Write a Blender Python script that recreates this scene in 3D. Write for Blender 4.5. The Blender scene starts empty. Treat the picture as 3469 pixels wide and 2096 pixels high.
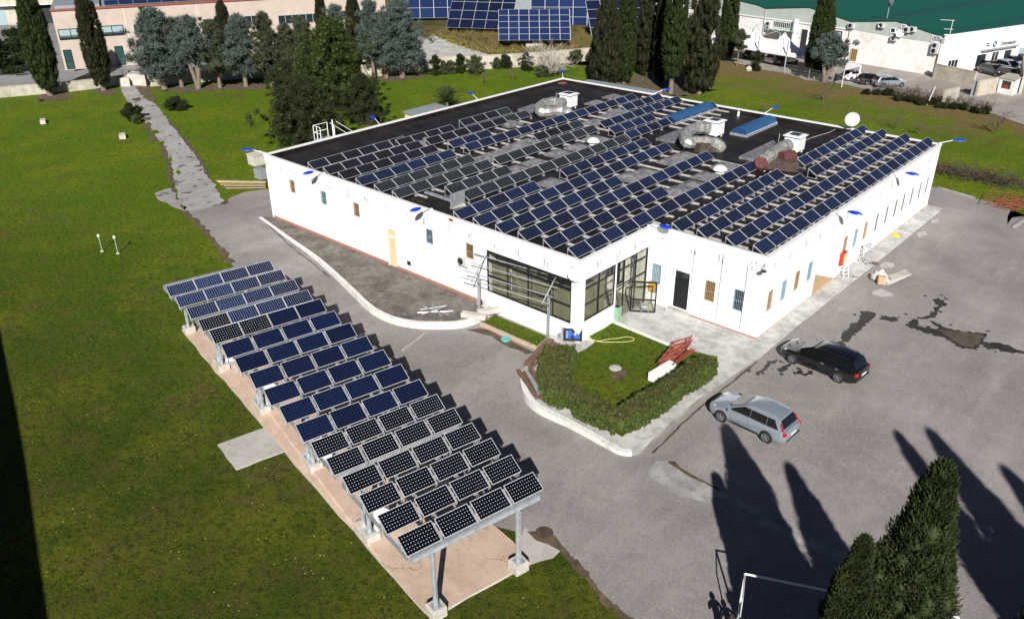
import bpy, bmesh, math, random
import numpy as np
from mathutils import Vector, Matrix

random.seed(7)
RNG = np.random.default_rng(11)
PI = math.pi
SC = bpy.context.scene
COL = SC.collection
R = math.radians

# ------------------------------------------------------------------ camera (surveyed from the building's corners)
CP = Vector((60.07277, -35.84467, 25.45149))
FPX = 2788.146
PITCH, ROLL, YAW = R(27.327137), R(-0.360527), R(-42.066489)
FW = Vector((math.sin(YAW)*math.cos(PITCH), math.cos(YAW)*math.cos(PITCH), -math.sin(PITCH)))
_r = Vector((math.cos(YAW), -math.sin(YAW), 0)); _u = _r.cross(FW)
RT = _r*math.cos(ROLL) + _u*math.sin(ROLL); UP = -_r*math.sin(ROLL) + _u*math.cos(ROLL)
cd = bpy.data.cameras.new('camera'); cam = bpy.data.objects.new('camera', cd); COL.objects.link(cam)
cd.sensor_width = 36; cd.lens = 36*FPX/3469; cd.clip_end = 4000; cd.clip_start = .5
mt = Matrix((RT, UP, -FW)).transposed().to_4x4(); mt.translation = CP
cam.matrix_world = mt
SC.camera = cam

def ray(sx, sy):
    return FW + RT*((sx-1734.5)/FPX) - UP*((sy-1048)/FPX)
def sm(x, a, b):
    t = min(1, max(0, (x-a)/(b-a))); return t*t*(3-2*t)
def hz(x, y):                                  # the yard dips a little in front of the porch
    return -.42*sm(x, 0, 20)*(1-.75*sm(x, 33, 46))*(1-sm(y, -3, 6))*(1-.0*x)
def S(sx, sy, z=None):                         # survey helper: sighting in photo pixels -> point at height z (or on the ground)
    d = ray(sx, sy)
    if z is not None: return CP + d*((z-CP.z)/d.z)
    zz = 0
    for _ in range(6):
        q = CP + d*((zz-CP.z)/d.z); zz = hz(q.x, q.y)
    return q
def D(x, y, z=None): return S(x*1.40787, y*1.40766, z)
def Zm(ox, oy, k): return lambda x, y, z=None: S(ox+x*k, oy+y*k, z)
K = .36543
z1, z2, z3, z4, t1, t2, t3, t4 = [Zm(a, b, K) for a, b in ((800,400),(1500,200),(2300,200),(1500,600),(0,0),(800,0),(1600,0),(2569,0))]
z5 = Zm(2300, 600, .4744); zc = Zm(500, 850, K); zd = Zm(1000, 1250, 900/1584); zi = Zm(1500, 950, .40584); zr = Zm(2269, 1100, .6689); zt = Zm(1300, 0, .32468); zg = Zm(2300, 1780, .4744)
zq = Zm(2400, 0, .21487); zs = Zm(3100, 50, .20153)
def on_plane(sx, sy, P0, d):                   # sighting -> distance along a vertical plane, and height
    n = Vector((-d.y, d.x, 0)); rr = ray(sx, sy)
    q = CP + rr*((P0-CP).dot(n)/rr.dot(n)); return (q-P0).dot(d), q.z
def top_h(b, sy):                              # height over point b that shows at photo row sy
    best = (1e9, 0)
    for i in range(1250):
        h = i*.02; v = Vector((b.x, b.y, h))-CP
        y = 1048 - FPX*v.dot(UP)/v.dot(FW)
        if abs(y-sy) < best[0]: best = (abs(y-sy), h)
    return best[1]
def mpp(b):                                    # metres per photo pixel at b
    return (Vector((b.x, b.y, b.z))-CP).dot(FW)/FPX

# ------------------------------------------------------------------ mesh helpers
class MB:
    def __init__(s): s.v = []; s.f = []; s.m = []; s.uv = {}
    def add(s, vs, fs, mi=0):
        o = len(s.v); s.v += [tuple(v) for v in vs]
        for f in fs: s.f.append([i+o for i in f]); s.m.append(mi)
        return s
    def box(s, lo, hi, mi=0):
        x0,y0,z0 = lo; x1,y1,z1_ = hi
        return s.add([(x0,y0,z0),(x1,y0,z0),(x1,y1,z0),(x0,y1,z0),(x0,y0,z1_),(x1,y0,z1_),(x1,y1,z1_),(x0,y1,z1_)],
              [(0,3,2,1),(4,5,6,7),(0,1,5,4),(1,2,6,5),(2,3,7,6),(3,0,4,7)], mi)
    def obox(s, c, sx, sy, sz, M=None, rz=0, mi=0):
        M = M or Matrix.Rotation(rz, 3, 'Z'); c = Vector(c); vs = []
        for z in (-.5,.5):
            for x, y in ((-.5,-.5),(.5,-.5),(.5,.5),(-.5,.5)): vs.append(c + M @ Vector((x*sx, y*sy, z*sz)))
        return s.add(vs, [(0,3,2,1),(4,5,6,7),(0,1,5,4),(1,2,6,5),(2,3,7,6),(3,0,4,7)], mi)
    def beam(s, p, q, w, h, mi=0, up=(0,0,1)):
        p, q = Vector(p), Vector(q); d = q-p; L = d.length; d.normalize(); u = Vector(up)
        if abs(d.dot(u)) > .98: u = Vector((1,0,0))
        a = d.cross(u).normalized(); b = a.cross(d)
        return s.obox((p+q)/2, L, w, h, Matrix((d, -a, b)).transposed(), 0, mi)
    def tube(s, pts, r, n=8, mi=0, cap=True):
        pts = [Vector(p) for p in pts]; rs = r if isinstance(r, (list, tuple)) else [r]*len(pts); vs = []; fs = []
        prev = None
        for i, p in enumerate(pts):
            t = (pts[min(i+1, len(pts)-1)]-pts[max(i-1, 0)]).normalized()
            if prev is None:
                u = Vector((0,0,1)) if abs(t.z) < .9 else Vector((1,0,0)); a = t.cross(u).normalized()
            else: a = (prev - t*prev.dot(t)).normalized()
            prev = a; b = t.cross(a)
            for k in range(n):
                an = 2*PI*k/n; vs.append(p + (a*math.cos(an)+b*math.sin(an))*rs[i])
        for i in range(len(pts)-1):
            for k in range(n): fs.append((i*n+k, i*n+(k+1)%n, (i+1)*n+(k+1)%n, (i+1)*n+k))
        if cap: fs.append(tuple(range(n))[::-1]); fs.append(tuple(range((len(pts)-1)*n, len(pts)*n)))
        return s.add(vs, fs, mi)
    def prism(s, poly, z0, z1_, mi=0, mtop=None):
        n = len(poly); a = sum(poly[i][0]*poly[(i+1)%n][1]-poly[(i+1)%n][0]*poly[i][1] for i in range(n))
        if a < 0: poly = poly[::-1]
        zf = (lambda p, z: z(p[0], p[1]) if callable(z) else z)
        vs = [(p[0],p[1],zf(p,z0)) for p in poly]+[(p[0],p[1],zf(p,z1_)) for p in poly]
        s.add(vs, [tuple(range(n))[::-1]] + [(i,(i+1)%n,n+(i+1)%n,n+i) for i in range(n)], mi)
        return s.add(vs[n:], [tuple(range(n))], mi if mtop is None else mtop)
    def lathe(s, prof, n=16, c=(0,0,0), mi=0, axis='z'):
        vs = []; fs = []; c = Vector(c)
        for r, z in prof:
            for k in range(n):
                a = 2*PI*k/n
                q = {'z': Vector((r*math.cos(a), r*math.sin(a), z)), 'y': Vector((r*math.cos(a), z, -r*math.sin(a))), 'x': Vector((z, r*math.cos(a), r*math.sin(a)))}[axis]
                vs.append(c+q)
        m = len(prof)
        for i in range(m-1):
            for k in range(n): fs.append((i*n+k, i*n+(k+1)%n, (i+1)*n+(k+1)%n, (i+1)*n+k))
        return s.add(vs, fs, mi)
    def build(s, name, mats, parent=None, world=False, smooth=False, bev=0):
        me = bpy.data.meshes.new(name); vs = s.v
        if world and parent is not None:
            iv = XF[parent.as_pointer()].inverted(); vs = [tuple(iv @ Vector(v)) for v in vs]
        me.from_pydata(vs, [], s.f)
        mats = mats if isinstance(mats, (list, tuple)) else [mats]
        for m in mats: me.materials.append(m)
        if len(mats) > 1: me.polygons.foreach_set('material_index', s.m)
        if smooth: me.polygons.foreach_set('use_smooth', [True]*len(me.polygons))
        me.update()
        o = bpy.data.objects.new(name, me); COL.objects.link(o)
        if parent is not None:
            o.parent = parent
            XF[o.as_pointer()] = XF.get(parent.as_pointer(), Matrix())
        else: XF[o.as_pointer()] = Matrix()
        if bev:
            md = o.modifiers.new('bevel', 'BEVEL'); md.width = bev; md.segments = 2; md.limit_method = 'ANGLE'
        if smooth:
            md = o.modifiers.new('edges', 'EDGE_SPLIT'); md.split_angle = R(42)
        return o
XF = {}
def tag(o, label=None, cat=None, group=None, kind=None):
    if label: o['label'] = label
    if cat: o['category'] = cat
    if group: o['group'] = group
    if kind: o['kind'] = kind
    return o
def thing(name, label, cat, loc=(0,0,0), rz=0, group=None):
    o = bpy.data.objects.new(name, None); COL.objects.link(o); o.empty_display_size = .3
    o.location = loc; o.rotation_euler = (0,0,rz)
    XF[o.as_pointer()] = Matrix.Translation(Vector(loc)) @ Matrix.Rotation(rz, 4, 'Z')
    return tag(o, label, cat, group)
def copy_tree(o, parent=None):
    c = o.copy(); COL.objects.link(c)
    if parent is not None: c.parent = parent; XF[c.as_pointer()] = XF.get(parent.as_pointer(), Matrix())
    for ch in o.children: copy_tree(ch, c)
    return c
def place(o, loc, rz=0, label=None, group=None):
    o.location = loc; o.rotation_euler = (0,0,rz); XF[o.as_pointer()] = Matrix.Translation(Vector(loc)) @ Matrix.Rotation(rz, 4, 'Z')
    if label: o['label'] = label
    if group: o['group'] = group
    return o
def single(name, mb, mats, label, cat, group=None, **kw):
    return tag(mb.build(name, mats, **kw), label, cat, group)

# ------------------------------------------------------------------ materials
def nodes(name):
    m = bpy.data.materials.new(name); m.use_nodes = True; t = m.node_tree
    return m, t, t.nodes, t.links, t.nodes['Principled BSDF']
class NG:
    def __init__(s, name, rough=.7, metal=0, spec=.5):
        s.m, s.t, s.n, s.l, s.b = nodes(name)
        s.b.inputs['Roughness'].default_value = rough; s.b.inputs['Metallic'].default_value = metal; s.b.inputs['Specular IOR Level'].default_value = spec
    def new(s, ty, **kw):
        n = s.n.new(ty)
        for k, v in kw.items(): setattr(n, k, v)
        return n
    def put(s, sock, v):
        if isinstance(v, bpy.types.NodeSocket): s.l.new(v, sock)
        else: sock.default_value = v
    def pos(s): return s.new('ShaderNodeNewGeometry').outputs['Position']
    def obj(s): return s.new('ShaderNodeTexCoord').outputs['Object']
    def mapv(s, v, sc):
        n = s.new('ShaderNodeMapping'); s.l.new(v, n.inputs[0]); n.inputs['Scale'].default_value = sc; return n.outputs[0]
    def noise(s, v, sc, det=4, rough=.6):
        n = s.new('ShaderNodeTexNoise'); s.l.new(v, n.inputs['Vector']); n.inputs['Scale'].default_value = sc; n.inputs['Detail'].default_value = det; n.inputs['Roughness'].default_value = rough
        return n.outputs['Fac']
    def voro(s, v, sc, feat='F1', out='Distance'):
        n = s.new('ShaderNodeTexVoronoi', feature=feat); s.l.new(v, n.inputs['Vector']); n.inputs['Scale'].default_value = sc; return n.outputs[out]
    def math(s, op, a, b=0, c=0):
        n = s.new('ShaderNodeMath', operation=op); s.put(n.inputs[0], a); s.put(n.inputs[1], b); s.put(n.inputs[2], c); return n.outputs[0]
    def rng(s, v, a, b, c=0, d=1):
        n = s.new('ShaderNodeMapRange'); s.put(n.inputs[0], v); n.inputs[1].default_value = a; n.inputs[2].default_value = b; n.inputs[3].default_value = c; n.inputs[4].default_value = d; return n.outputs[0]
    def mix(s, f, a, b, blend='MIX'):
        n = s.new('ShaderNodeMix', data_type='RGBA', blend_type=blend); s.put(n.inputs[0], f)
        for i, v in ((6, a), (7, b)):
            if isinstance(v, bpy.types.NodeSocket): s.l.new(v, n.inputs[i])
            else: n.inputs[i].default_value = (*v, 1)
        return n.outputs[2]
    def sep(s, v):
        n = s.new('ShaderNodeSeparateXYZ'); s.l.new(v, n.inputs[0]); return n.outputs
    def color(s, v):
        if isinstance(v, bpy.types.NodeSocket): s.l.new(v, s.b.inputs['Base Color'])
        else: s.b.inputs['Base Color'].default_value = (*v, 1)
        return s
    def bump(s, h, st=.3, dist=.02):
        n = s.new('ShaderNodeBump'); n.inputs['Strength'].default_value = st; n.inputs['Distance'].default_value = dist
        s.l.new(h, n.inputs['Height']); s.l.new(n.outputs[0], s.b.inputs['Normal']); return s
def plain(name, col, rough=.6, metal=0, var=.25, sc=6, spec=.5):
    g = NG(name, rough, metal, spec); p = g.pos()
    f = g.rng(g.noise(p, sc, 5), .3, .7)
    return g.color(g.mix(f, tuple(c*(1-var) for c in col), tuple(min(1, c*(1+var*.6)) for c in col))).m
MT = {}
_m0, _m1 = t4(-50,655), t4(2200,1100); _md = (_m1-_m0); _md.z = 0; _md.normalize(); MARG = (-_md.y, _md.x, 0)
MARG = (-_md.y, _md.x, -(-_md.y*_m0.x+_md.x*_m0.y))
def grass_mat():
    g = NG('grass', .9, 0, .1); p = g.pos(); X = g.sep(p)
    big = g.noise(p, .085, 6, .68); mid = g.noise(p, .55, 6, .75); fine = g.noise(p, 3.6, 5, .85); vf = g.noise(p, 13, 3, .85)
    west = g.rng(g.math('MULTIPLY_ADD', X['Y'], 1.0, g.math('MULTIPLY', X['X'], -.35)), -32, 2)     # lens vignette painted into the grass colour: front lawn darker, more olive than the back
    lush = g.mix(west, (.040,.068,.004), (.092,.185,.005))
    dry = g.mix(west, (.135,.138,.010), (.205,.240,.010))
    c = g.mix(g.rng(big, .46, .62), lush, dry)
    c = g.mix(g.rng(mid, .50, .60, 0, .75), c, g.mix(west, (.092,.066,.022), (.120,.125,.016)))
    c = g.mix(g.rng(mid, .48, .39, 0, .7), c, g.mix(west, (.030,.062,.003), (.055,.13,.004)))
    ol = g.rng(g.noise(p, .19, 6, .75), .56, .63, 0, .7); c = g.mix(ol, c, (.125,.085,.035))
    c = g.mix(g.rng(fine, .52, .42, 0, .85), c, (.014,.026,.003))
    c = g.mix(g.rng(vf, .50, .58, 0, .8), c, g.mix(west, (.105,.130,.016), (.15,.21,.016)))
    # parched, trodden margin beside the right hand fence
    d = g.math('ADD', g.math('MULTIPLY', X['X'], MARG[0]), g.math('MULTIPLY_ADD', X['Y'], MARG[1], MARG[2]))
    m1 = g.math('MULTIPLY', g.rng(d, -15, -4.0), g.rng(g.math('ADD', g.noise(p, .16, 5, .7), g.math('MULTIPLY', d, .006)), .36, .48, 0, .95))
    m1 = g.math('MULTIPLY', g.math('MULTIPLY', m1, g.rng(d, 14, 4)), g.rng(g.math('ADD', X['X'], X['Y']), 58, 70))
    c = g.mix(m1, c, g.mix(g.rng(g.noise(p, 1.2, 5, .8), .35, .65), (.22,.145,.07), (.125,.10,.034)))
    for sc_, th, cut in ((2.8, .085, .535), (1.3, .036, .50)):
        vn = g.new('ShaderNodeTexVoronoi'); g.l.new(p, vn.inputs['Vector']); vn.inputs['Scale'].default_value = sc_
        dot = g.math('LESS_THAN', vn.outputs['Distance'], th)
        c = g.mix(g.math('MULTIPLY', dot, g.math('GREATER_THAN', g.noise(p, .33, 5, .75), cut)), c, (.58,.62,.12))
    g.color(c).bump(g.noise(p, 6, 5, .85), 1.0, .16); return g.m
def field_mat():
    g = NG('weeds', .95, 0, .1); p = g.pos()
    c = g.mix(g.rng(g.noise(p, .16, 5, .7), .40, .62), (.055,.075,.018), (.20,.145,.07))
    c = g.mix(g.rng(g.noise(p, 1.5, 5, .8), .35, .75, 0, .7), c, (.04,.045,.015))
    c = g.mix(g.rng(g.noise(p, .5, 3), .66, .72, 0, .8), c, (.36,.36,.03))
    g.color(c).bump(g.noise(p, 3, 5, .8), 1, .3); return g.m
def asphalt_mat(name='asphalt', base=(.205,.185,.178), crack=.8):
    g = NG(name, .9, 0, .25); p = g.pos(); K_ = lambda k: tuple(x*k for x in base)
    c = g.mix(g.rng(g.noise(p, .13, 6, .66), .38, .62), K_(.66), K_(1.02))
    c = g.mix(g.rng(g.noise(g.mapv(p, (.55,.12,1)), .6, 6, .72), .50, .70, 0, .75), c, K_(1.38))
    c = g.mix(g.rng(g.noise(g.mapv(p, (.12,.6,1)), .5, 6, .72), .52, .72, 0, .55), c, K_(.62))
    c = g.mix(g.rng(g.noise(p, .9, 6, .75), .51, .62, 0, .45), c, K_(.68))
    c = g.mix(g.rng(g.noise(p, 2.2, 6, .8), .52, .61, 0, .22), c, K_(1.35))
    c = g.mix(g.rng(g.noise(p, 3.1, 6, .85), .52, .60, 0, .25), c, K_(.66))
    wv = g.new('ShaderNodeTexWave', wave_type='RINGS', rings_direction='Z'); g.l.new(g.mapv(p, (.05,.05,0)), wv.inputs['Vector']); wv.inputs['Scale'].default_value = 1.1; wv.inputs['Distortion'].default_value = 5; wv.inputs['Detail'].default_value = 3
    c = g.mix(g.math('MULTIPLY', g.rng(wv.outputs['Fac'], .86, 1, 0, .4), g.rng(g.noise(p, .2, 3), .48, .6)), c, K_(.55))
    c = g.mix(g.rng(g.noise(p, 8, 5, .9), .49, .57, 0, .42), c, K_(1.35))
    c = g.mix(g.rng(g.noise(p, 11, 4, .9), .50, .57, 0, .45), c, K_(.55))
    w = g.new('ShaderNodeVectorMath', operation='ADD'); g.l.new(p, w.inputs[0])
    nn = g.new('ShaderNodeTexNoise'); g.l.new(p, nn.inputs['Vector']); nn.inputs['Scale'].default_value = .8; nn.inputs['Detail'].default_value = 5
    sc = g.new('ShaderNodeVectorMath', operation='SCALE'); g.l.new(nn.outputs['Color'], sc.inputs[0]); sc.inputs['Scale'].default_value = 2.2
    g.l.new(sc.outputs[0], w.inputs[1])
    ed = g.voro(w.outputs[0], .13, 'DISTANCE_TO_EDGE')
    cr = g.math('MULTIPLY', g.rng(ed, .0, .0045, .8, 0), g.rng(g.noise(p, .17, 2), .52, .60, 0, crack))
    c = g.mix(cr, c, K_(.4))
    vn = g.voro(p, 1.9); spk = g.math('MULTIPLY', g.math('LESS_THAN', vn, .06), g.math('GREATER_THAN', g.noise(p, .4, 3), .53))
    c = g.mix(spk, c, (.50,.47,.44))
    g.color(c).bump(g.noise(p, 30, 4, .85), .4, .02); return g.m
def path_mat():
    m = asphalt_mat('cracked_path', (.36,.345,.34), .9); t = m.node_tree; b = t.nodes['Principled BSDF']; old = b.inputs['Base Color'].links[0].from_socket
    geo = t.nodes.new('ShaderNodeNewGeometry'); n = t.nodes.new('ShaderNodeTexNoise'); n.inputs['Scale'].default_value = .75; n.inputs['Detail'].default_value = 7; n.inputs['Roughness'].default_value = .72; t.links.new(geo.outputs['Position'], n.inputs['Vector'])
    r = t.nodes.new('ShaderNodeMapRange'); r.inputs[1].default_value = .575; r.inputs[2].default_value = .60; t.links.new(n.outputs['Fac'], r.inputs[0])
    mx = t.nodes.new('ShaderNodeMix'); mx.data_type = 'RGBA'; t.links.new(r.outputs[0], mx.inputs[0]); t.links.new(old, mx.inputs[6]); mx.inputs[7].default_value = (.085,.068,.034,1); t.links.new(mx.outputs[2], b.inputs['Base Color']); return m
def conc_mat(name, base, dark, light, f1=.45, sc=.6, spots=0, cracks=0):
    g = NG(name, .9, 0, .2); p = g.pos()
    c = g.mix(g.rng(g.noise(p, sc, 6, .72), f1-.1, f1+.18), base, dark)
    c = g.mix(g.rng(g.noise(p, sc*4, 6, .75), .5, .75, 0, .7), c, dark)
    c = g.mix(g.rng(g.noise(p, sc*2.3, 6, .75), .56, .75, 0, .85), c, light)
    c = g.mix(g.rng(g.noise(p, 25, 3, .8), .4, .8, 0, .4), c, tuple(x*.6 for x in base))
    if cracks:
        nz = g.new('ShaderNodeTexNoise'); g.l.new(p, nz.inputs['Vector']); nz.inputs['Scale'].default_value = .9; nz.inputs['Detail'].default_value = 5
        ad = g.new('ShaderNodeVectorMath', operation='MULTIPLY_ADD'); g.l.new(nz.outputs['Color'], ad.inputs[0]); ad.inputs[1].default_value = (2.4,2.4,0); g.l.new(p, ad.inputs[2])
        ed = g.voro(ad.outputs[0], cracks, 'DISTANCE_TO_EDGE')
        c = g.mix(g.math('MULTIPLY', g.rng(ed, 0, .008, .8, 0), g.rng(g.noise(p, .35, 3), .47, .56)), c, tuple(x*.3 for x in dark))
    g.color(c).bump(g.noise(p, 20, 4, .8), .3, .02); return g.m
def wall_mat():
    g = NG('white_render', .85, 0, .2); p = g.pos(); X = g.sep(p)
    st = g.noise(g.mapv(p, (2.2,2.2,.25)), 1.4, 5, .7)
    hi = g.rng(X['Z'], 4.3, 4.6)
    f = g.math('MULTIPLY', g.rng(st, .60, .68, 0, .75), hi)
    c = g.mix(f, (.82,.82,.82), (.36,.35,.34))
    u = g.math('ADD', X['X'], X['Y']); cu = g.math('FRACT', g.math('ADD', g.math('MULTIPLY', u, .46), g.math('MULTIPLY', g.noise(g.mapv(p, (.5,.5,0)), .6, 1), .8)))
    pr = g.math('MAXIMUM', g.math('LESS_THAN', g.math('ABSOLUTE', g.math('SUBTRACT', cu, .42)), .036), g.math('LESS_THAN', g.math('ABSOLUTE', g.math('SUBTRACT', cu, .55)), .026))
    zr_ = g.math('ADD', X['Z'], g.math('MULTIPLY', g.noise(p, 1.1, 3), 1.2))
    win = g.math('MULTIPLY', g.rng(zr_, 4.95, 5.1), g.rng(zr_, 5.65, 5.5))
    c = g.mix(g.math('MULTIPLY', g.math('MULTIPLY', pr, win), g.rng(g.noise(p, 5, 4, .8), .40, .55, 0, .9)), c, (.20,.195,.19))
    lo = g.math('MULTIPLY', g.rng(X['Z'], .9, 0), g.rng(g.noise(p, .8, 5, .7), .45, .7, 0, .6))
    c = g.mix(lo, c, (.66,.60,.48))
    c = g.mix(g.rng(g.noise(p, .7, 5), .5, .8, 0, .25), c, (.68,.69,.72))
    g.color(c).bump(g.noise(p, 14, 4), .15, .01); return g.m
def roof_mat():
    g = NG('bitumen_roof', .7, 0, .2); p = g.pos()
    c = g.mix(g.rng(g.noise(p, .35, 5, .7), .4, .65), (.010,.008,.008), (.022,.018,.0175))
    st = g.noise(g.mapv(p, (.25,1.6,1)), 1.0, 5, .7)
    c = g.mix(g.rng(st, .55, .75, 0, .85), c, (.060,.053,.053))
    c = g.mix(g.rng(g.noise(p, 2.4, 6, .8), .62, .78, 0, .6), c, (.13,.12,.12))
    br = g.new('ShaderNodeTexBrick'); g.l.new(g.mapv(p, (1,1,1)), br.inputs['Vector']); br.inputs['Scale'].default_value = 1.0; br.inputs['Brick Width'].default_value = 8.0; br.inputs['Row Height'].default_value = 1.0; br.inputs['Mortar Size'].default_value = .015
    c = g.mix(g.math('MULTIPLY', br.outputs['Fac'], .7), c, (.008,.007,.007))
    g.color(c)
    rr = g.rng(g.noise(p, .3, 3), .4, .65, .38, .8); g.l.new(rr, g.b.inputs['Roughness'])
    g.bump(g.noise(p, 12, 4), .2, .02); return g.m
def cell_mat(name, c1, c2, dots, line, nx=12, ny=6, shape=.80):
    g = NG(name, .18, 0, .22); uv = g.new('ShaderNodeUVMap').outputs[0]; X = g.sep(uv)
    fu = g.math('ABSOLUTE', g.math('SUBTRACT', g.math('FRACT', g.math('MULTIPLY', X['X'], nx)), .5))
    fv = g.math('ABSOLUTE', g.math('SUBTRACT', g.math('FRACT', g.math('MULTIPLY', X['Y'], ny)), .5))
    ln = g.math('GREATER_THAN', g.math('MAXIMUM', fu, fv), .475)
    rnd = g.new('ShaderNodeObjectInfo').outputs['Random']
    c = g.mix(rnd, c1, c2)
    c = g.mix(g.rng(g.noise(g.pos(), 3, 3), .3, .7, 0, .5), c, c1)
    c = g.mix(g.math('MULTIPLY', ln, line), c, (.45,.48,.55))
    if dots:
        dt = g.math('GREATER_THAN', g.math('ADD', fu, fv), shape)
        c = g.mix(g.math('MULTIPLY', dt, dots), c, (.70,.72,.75))
    g.color(c); return g.m
def leaf_mat(name, a, b, c3, sc=.9, top=None):
    g = NG(name, .75, 0, .15); p = g.pos()
    c = g.mix(g.rng(g.noise(p, sc, 4, .7), .35, .65), a, b)
    c = g.mix(g.rng(g.noise(p, sc*5, 3, .8), .5, .75, 0, .8), c, c3)
    g.color(c); g.b.inputs['Subsurface Weight'].default_value = 0; return g.m
def pane_mat(name, col, rough=.06):
    g = NG(name, rough, 0, .6); return g.color(col).m
def glass_mat():
    m, t, n, l, b = nodes('window_glass')
    out = n['Material Output']; tr = n.new('ShaderNodeBsdfTransparent'); tr.inputs[0].default_value = (.80,.81,.74,1)
    gl = n.new('ShaderNodeBsdfGlossy'); gl.inputs['Roughness'].default_value = .03; mx = n.new('ShaderNodeMixShader'); mx.inputs[0].default_value = .10
    l.new(tr.outputs[0], mx.inputs[1]); l.new(gl.outputs[0], mx.inputs[2]); l.new(mx.outputs[0], out.inputs[0]); n.remove(b); return m
def rib_mat(name, a, b, axis='X', sc=4.0, rough=.4, metal=0):
    g = NG(name, rough, metal, .4); p = g.pos(); X = g.sep(p)
    f = g.math('FRACT', g.math('MULTIPLY', X[axis], sc))
    c = g.mix(g.rng(f, .75, .8), a, b); c = g.mix(g.rng(g.noise(p, .5, 5), .4, .7, 0, .5), c, b)
    return g.color(c).m
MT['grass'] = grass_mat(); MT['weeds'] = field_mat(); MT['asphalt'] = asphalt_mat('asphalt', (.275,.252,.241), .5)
MT['court'] = asphalt_mat('court_asphalt', (.34,.30,.275), .4); MT['path'] = path_mat()
MT['pave_dark'] = conc_mat('weathered_concrete', (.20,.18,.16), (.075,.066,.055), (.36,.34,.31), .5, .5)
MT['pave_light'] = conc_mat('pale_concrete', (.52,.51,.49), (.25,.24,.225), (.66,.65,.63), .52, .45)
MT['pave_mid'] = conc_mat('grey_concrete', (.36,.35,.34), (.15,.145,.135), (.48,.47,.46), .5, .5)
MT['kerb'] = conc_mat('limewashed_kerb', (.72,.71,.68), (.40,.37,.32), (.80,.79,.77), .62, .9)
MT['slab'] = conc_mat('pink_concrete', (.54,.40,.31), (.41,.30,.235), (.62,.50,.42), .52, .55, cracks=.28)
MT['slabw'] = conc_mat('cast_concrete', (.56,.53,.48), (.36,.32,.27), (.66,.64,.60), .55, 1.2)
MT['padc'] = conc_mat('pad_concrete', (.46,.43,.40), (.33,.31,.29), (.52,.50,.47), .55, .8)
MT['wall'] = wall_mat(); MT['bitumen'] = roof_mat()
MT['mono_blue'] = cell_mat('mono_cells_blue', (.003,.006,.021), (.006,.015,.054), .26, .02, 12, 6, .84)
MT['mono_dotted'] = cell_mat('mono_cells_dotted', (.003,.007,.030), (.007,.022,.085), .85, .04, 12, 6, .84); MT['mono_black'] = cell_mat('mono_cells_black', (.003,.0035,.007), (.005,.006,.013), .95, .03, 12, 6, .86)
MT['mono_dull'] = cell_mat('mono_cells_dull', (.004,.0035,.007), (.007,.008,.020), .16, .03)
MT['mono_green'] = cell_mat('mono_cells_dark', (.003,.005,.008), (.004,.010,.018), .36, .03)
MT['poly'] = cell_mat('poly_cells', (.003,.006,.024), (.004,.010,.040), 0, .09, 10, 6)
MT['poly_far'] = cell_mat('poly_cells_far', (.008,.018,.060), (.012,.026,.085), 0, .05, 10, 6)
MT['frame'] = plain('anodised_frame', (.62,.63,.65), .35, .35, .1)
MT['steel'] = plain('galvanised_steel', (.50,.53,.56), .45, .55, .22, 3)
MT['white'] = plain('white_paint', (.78,.78,.77), .5, 0, .1)
MT['black'] = plain('black_paint', (.015,.015,.017), .35, 0, .2)
MT['dark'] = plain('dark_interior', (.02,.02,.022), .8, 0, .2)
MT['tan'] = plain('tan_paint', (.46,.31,.17), .6, 0, .15); MT['blue_p'] = plain('pale_blue_paint', (.27,.40,.47), .6, 0, .15)
MT['cream'] = plain('cream_paint', (.70,.52,.30), .6, 0, .12, 2); MT['lampblue'] = plain('blue_lamp_shell', (.008,.045,.50), .3, 0, .1)
MT['red'] = plain('red_paint', (.45,.03,.02), .5, 0, .25); MT['redox'] = plain('red_oxide_steel', (.30,.07,.045), .7, 0, .5, 9)
MT['yellow'] = plain('yellow_paint', (.75,.45,.02), .5); MT['brick'] = plain('red_brick', (.36,.17,.13), .9, 0, .35, 14)
MT['wood'] = plain('weathered_planks', (.17,.105,.065), .85, 0, .6, 5); MT['beamw'] = plain('whitewashed_beam', (.46,.43,.40), .85, 0, .35, 3)
MT['greenp'] = plain('pale_green_paint', (.25,.42,.28), .6); MT['curtain'] = plain('khaki_curtain', (.215,.215,.145), .9, 0, .10, 2)
MT['curtain_w'] = plain('white_curtain', (.62,.62,.60), .9, 0, .12, 2); MT['glass'] = glass_mat()
MT['pane'] = pane_mat('dark_pane', (.02,.025,.03)); MT['pane_t'] = pane_mat('khaki_pane', (.16,.11,.05), .2); MT['pane_g'] = pane_mat('blueish_pane', (.30,.40,.42)); MT['pane_teal'] = pane_mat('teal_pane', (.028,.065,.065))
MT['duct'] = plain('foil_wrapped_duct', (.50,.50,.47), .38, .6, .5, 4); MT['foil_red'] = plain('torn_red_lining', (.105,.030,.028), .8, 0, .5, 5)
MT['sky_grey'] = plain('hazy_acrylic', (.19,.185,.195), .35, 0, .6, 2.0); MT['vault'] = rib_mat('blue_corrugated_acrylic', (.03,.095,.22), (.018,.06,.15), 'Y', 4, .2)
MT['peach'] = conc_mat('peach_render', (.50,.415,.355), (.42,.35,.30), (.56,.48,.42), .56, .25)
MT['greenroof'] = rib_mat('green_sheet_roof', (.006,.082,.056), (.004,.062,.042), 'X', 1.2, .5)
MT['sage'] = plain('sage_render', (.40,.44,.40), .8, 0, .12, 1); MT['white_dirty'] = conc_mat('stained_white_render', (.78,.77,.75), (.62,.56,.46), (.80,.80,.79), .64, .28)
MT['tent'] = plain('white_canvas', (.76,.76,.76), .7, 0, .06); MT['wallc'] = conc_mat('boundary_render', (.50,.46,.38), (.30,.27,.22), (.60,.57,.50), .52, .5)
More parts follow.
